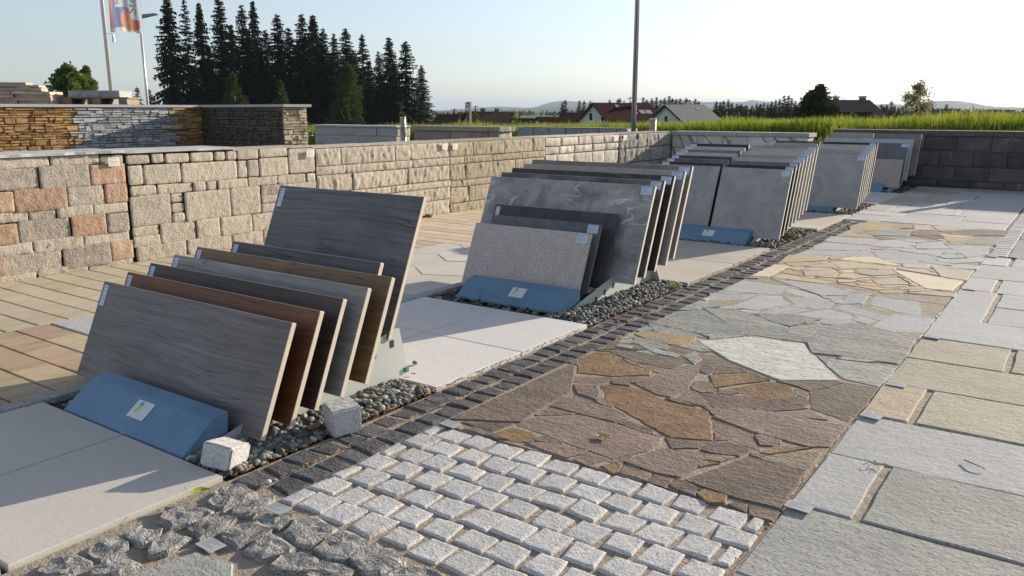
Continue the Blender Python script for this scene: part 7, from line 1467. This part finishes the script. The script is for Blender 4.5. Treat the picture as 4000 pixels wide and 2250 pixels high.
def house(label, px, d, ang, L_, W, zr, ze, roof, hip=0.0, chim=(), windows=(), skyl=(), zb=-5.6, wall=None, over=.45):
    """ridge along local x; ang = ridge direction against the view's right; local origin at ground, under the ridge centre"""
    x, y = polar(bz(px), d); o = empty('house', (x, y, zb), R(35.35) + R(ang)); tag(o, label, 'house'); h = L_ / 2; w = W / 2; E = ze - zb; T = zr - zb
    sl = (T - E) / w; e2 = E - over * sl * .9
    vs = [(-h, -w, 0), (h, -w, 0), (h, w, 0), (-h, w, 0), (-h, -w, E), (h, -w, E), (h, w, E), (-h, w, E)]; fs = [(0,1,5,4), (1,2,6,5), (2,3,7,6), (3,0,4,7)]
    if not hip: vs += [(-h, 0, T - .06), (h, 0, T - .06)]; fs = [(0,1,5,4), (2,3,7,6), (3,0,4,8,7), (1,2,6,9,5)]
    obj('wall', vs, fs, wall or M_plaster, o)
    rh = h + over if not hip else h - hip; hh = h + over; ww = w + over; t = .12
    rv = [(-hh, -ww, e2), (hh, -ww, e2), (hh, ww, e2), (-hh, ww, e2), (-rh, 0, T), (rh, 0, T)]; rf = [(0,1,5,4), (2,3,4,5), (3,0,4), (1,2,5)] if hip else [(0,1,5,4), (2,3,4,5)]
    n = len(rv); rv2 = rv + [(a, b, c - t) for a, b, c in rv]; rf2 = rf + [tuple(n + i for i in reversed(f)) for f in rf] + ([(0, 4, n+4, n), (4, 3, n+3, n+4), (1, n+1, n+5, 5), (5, n+5, n+2, 2)] if not hip else []) + [(0, n, n+1, 1), (2, n+2, n+3, 3)]
    ro = obj('roof', rv2, rf2, roof, o)
    if not hip:
        for sx in (-1, 1):
            for sy in (-1, 1): a = (sx*(hh+.02), sy*ww, e2 - .03); b = (sx*(hh+.02), 0, T - .02); MB().add([a, b, (b[0], b[1], b[2]-.22), (a[0], a[1], a[2]-.22), (a[0]-sx*.05, a[1], a[2]), (b[0]-sx*.05, b[1], b[2]), (b[0]-sx*.05, b[1], b[2]-.22), (a[0]-sx*.05, a[1], a[2]-.22)], [(0,1,2,3), (7,6,5,4), (0,4,5,1), (2,6,7,3), (0,3,7,4), (1,5,6,2)]).build('bargeboard', M_wdark, ro)
    MB().box(-hh, hh, -ww - .10, -ww, e2 - .12, e2 - .01).build('gutter', M_wdark, ro)
    for (cx, cy, cw, top, m_) in chim:
        zb_ = T - abs(cy) * sl - .3; ch = MB().box(cx - cw/2, cx + cw/2, cy - cw/2, cy + cw/2, zb_, T + top).build('chimney', m_, ro); MB().box(cx - cw*.65, cx + cw*.65, cy - cw*.65, cy + cw*.65, T + top + .02, T + top + .10).build('chimney_cap', M_chim, ch)
    for (side, u, z, ww_, hh_) in windows:                      # side 'l' gable at -x, 'f' front long side
        if side == 'l': fr_ = MB().box(-h - .03, -h - .01, u - ww_/2 - .12, u + ww_/2 + .12, z - zb - .12, z - zb + hh_ + .12).build('window', M_card, o); MB().box(-h - .05, -h - .035, u - ww_/2, u + ww_/2, z - zb, z - zb + hh_).build('pane', M_win, fr_)
        else: fr_ = MB().box(u - ww_/2 - .1, u + ww_/2 + .1, -w - .03, -w - .01, z - zb - .1, z - zb + hh_ + .1).build('window', M_card, o); MB().box(u - ww_/2, u + ww_/2, -w - .05, -w - .035, z - zb, z - zb + hh_).build('pane', M_win, fr_)
    for (u, q, ww_, hh_) in skyl:
        p = Vector((u, -q * w, T - q * w * sl)); dn = Vector((0, -1, -sl)).normalized(); nn = Vector((0, -sl, 1)).normalized(); c = [p + Vector((-ww_/2, 0, 0)) + nn*.06, p + Vector((ww_/2, 0, 0)) + nn*.06, p + Vector((ww_/2, 0, 0)) + dn*hh_ + nn*.06, p + Vector((-ww_/2, 0, 0)) + dn*hh_ + nn*.06]
        MB().add([tuple(k) for k in c] + [tuple(k - nn*.08) for k in c], [(3,2,1,0), (0,1,5,4), (1,2,6,5), (2,3,7,6), (3,0,4,7)]).build('skylight', M_skyl, ro)
    return o
house('house with hipped brown roof and a red chimney right of the spruce wood', 1757, 128, 12, 6.2, 5.6, .50, -1.9, T_brown, 1.2, [(1.4, -.9, .35, -.1, M_brick), (1.9, .3, .5, .15, M_chim)], zb=-6)
house('house with large dark brown roof and two dark chimneys behind the sign post', 1910, 126, 28, 7.0, 7.0, .88, -1.9, T_dark, 0, [(-.9, .3, .55, .38, M_chim), (1.5, .3, .5, .36, M_chim)], zb=-6)
house('long low dark roofed shed with a white gable', 2070, 134, 14, 6.4, 3.6, -.18, -1.5, T_dark, 0, zb=-6)
house('low house with red roof and pale gable left of the big red roof', 2190, 128, 18, 7.0, 4.4, .10, -1.3, T_red, 0, [(-1.2, -.4, .2, .1, M_chim)], zb=-6)
house('small red roof partly hidden behind the low red roofed house', 2270, 136, 16, 6.0, 4.4, .65, -.9, T_red, 0, zb=-6)
house('house with big red roof, red chimney, skylights and two gable windows', 2425, 112, 30, 8.6, 7.6, 2.05, -.55, T_red, 0, [(1.3, -.9, .55, -.05, M_brick)], [('l', .75, -.25, .62, .95), ('l', -1.85, -.75, .62, .95)], [(-1.2, .12, .5, .5), (1.0, .42, .6, .6), (2.2, .38, .9, .8), (3.3, .38, .9, .8)], zb=-5.6)
house('pale house with light grey sheet roof and one gable window', 2675, 104, 38, 6.6, 6.6, 1.75, -.5, T_grey, 0, [(-.3, .2, .32, .12, M_chim), (1.0, .2, .14, .4, M_card)], [('l', .0, -.35, .50, .75)], [(1.4, .2, .5, .3)], zb=-5.6)
house('house with long olive brown roof and dark chimneys right of the cypress-like tree', 3318, 84, 10, 6.2, 7.0, 2.02, -.7, T_olive, 1.1, [(-1.3, .3, .4, .18, M_chim), (1.3, .1, .45, .26, M_chim)], zb=-5, wall=M_wdark)
house('small dark gabled annex in front of the olive brown roof', 3310, 77, -52, 3.6, 3.0, .95, -.5, T_dark, 0, [(-.8, .2, .3, .3, M_chim)], zb=-5, wall=M_wdark)
house('dark wooden gable half hidden left of the cypress-like tree', 3125, 78, -48, 4.0, 3.4, .85, -.6, T_dark, 0, zb=-5, wall=M_wdark)
# fence-like red wall beside the grey roofed house
o = MB().box(-1.2, 1.2, -.05, .05, 0, 1.0).build('garden_fence', plain('red_fence', (.14, .05, .035), .8), None, (*polar(bz(2868), 98), -.95), (0, 0, R(40))); tag(o, 'short reddish garden fence right of the pale house', 'fence')
# utility poles and wires
M_wire = plain('wire', (.06, .06, .06), .7); UP = []
for i, (px, ptop, d, lab) in enumerate([(1775, 424, 150, 'utility pole with three cross arms above the hipped roof'), (1857, 413, 150, 'utility pole with cross arms right of the sign'), (2029, 434, 150, 'utility pole beyond the low dark shed'), (2460, 379, 150, 'utility pole beside the big red roof'), (3259, 372, 110, 'utility pole above the olive brown roof')]):
    x, y = polar(bz(px), d); zt = zat(px, ptop, d); o = empty('utility_pole', (x, y, -5.5), R(35.35)); tag(o, lab, 'utility pole', 'utility poles between the houses'); h = zt + 5.5
    MB().tube([(0, 0, 0), (0, 0, h)], [.11, .08], 8).build('post', M_bark, o)
    for k in range(3 if i < 3 else 1): MB().box(-.55 + .1*k, .55 - .1*k, -.05, .05, h - .25 - .38*k, h - .15 - .38*k).build('cross_arm', M_bark, o)
    UP.append((x, y, zt))
def wire(a, b, sag, label):
    pts = [tuple(Vector(a).lerp(Vector(b), t / 16) - Vector((0, 0, sag * 4 * (t / 16) * (1 - t / 16)))) for t in range(17)]; tag(MB().tube(pts, .022, 4).build('overhead_wire', M_wire, None), label, 'wire')
def far_pt(px, py, d): x, y = polar(bz(px), d); return (x, y, zat(px, py, d))
wire(UP[3], far_pt(2790, 400, 150), .8, 'overhead wire running right from the red roof'); wire(UP[4], far_pt(3130, 392, 120), .4, 'overhead wire left of the pole above the olive roof'); wire(UP[4], far_pt(3560, 428, 95), .6, 'overhead wire right of the pole above the olive roof'); wire(far_pt(3560, 428, 95), far_pt(4100, 402, 90), .7, 'overhead wire crossing the right hills'); wire(UP[1], UP[2], .6, 'overhead wire over the dark brown roof'); wire(UP[2], far_pt(2215, 438, 150), .4, 'overhead wire towards the red roofs')

# ------------------------------------------------------------------ haze
m = bpy.data.materials.new('haze_air'); m.use_nodes = True; N = m.node_tree.nodes; L = m.node_tree.links
N.remove(N['Principled BSDF']); pv = N.new('ShaderNodeVolumePrincipled'); pv.inputs['Color'].default_value = (.60, .76, .95, 1); pv.inputs['Density'].default_value = .000095; pv.inputs['Anisotropy'].default_value = .0
L.new(pv.outputs['Volume'], N['Material Output'].inputs['Volume'])
hz = obj('haze', *boxv(-11200, 11200, -3600, 11200, -8, 125), m); hz['kind'] = 'stuff'; hz['label'] = 'thin summer haze over the valley'
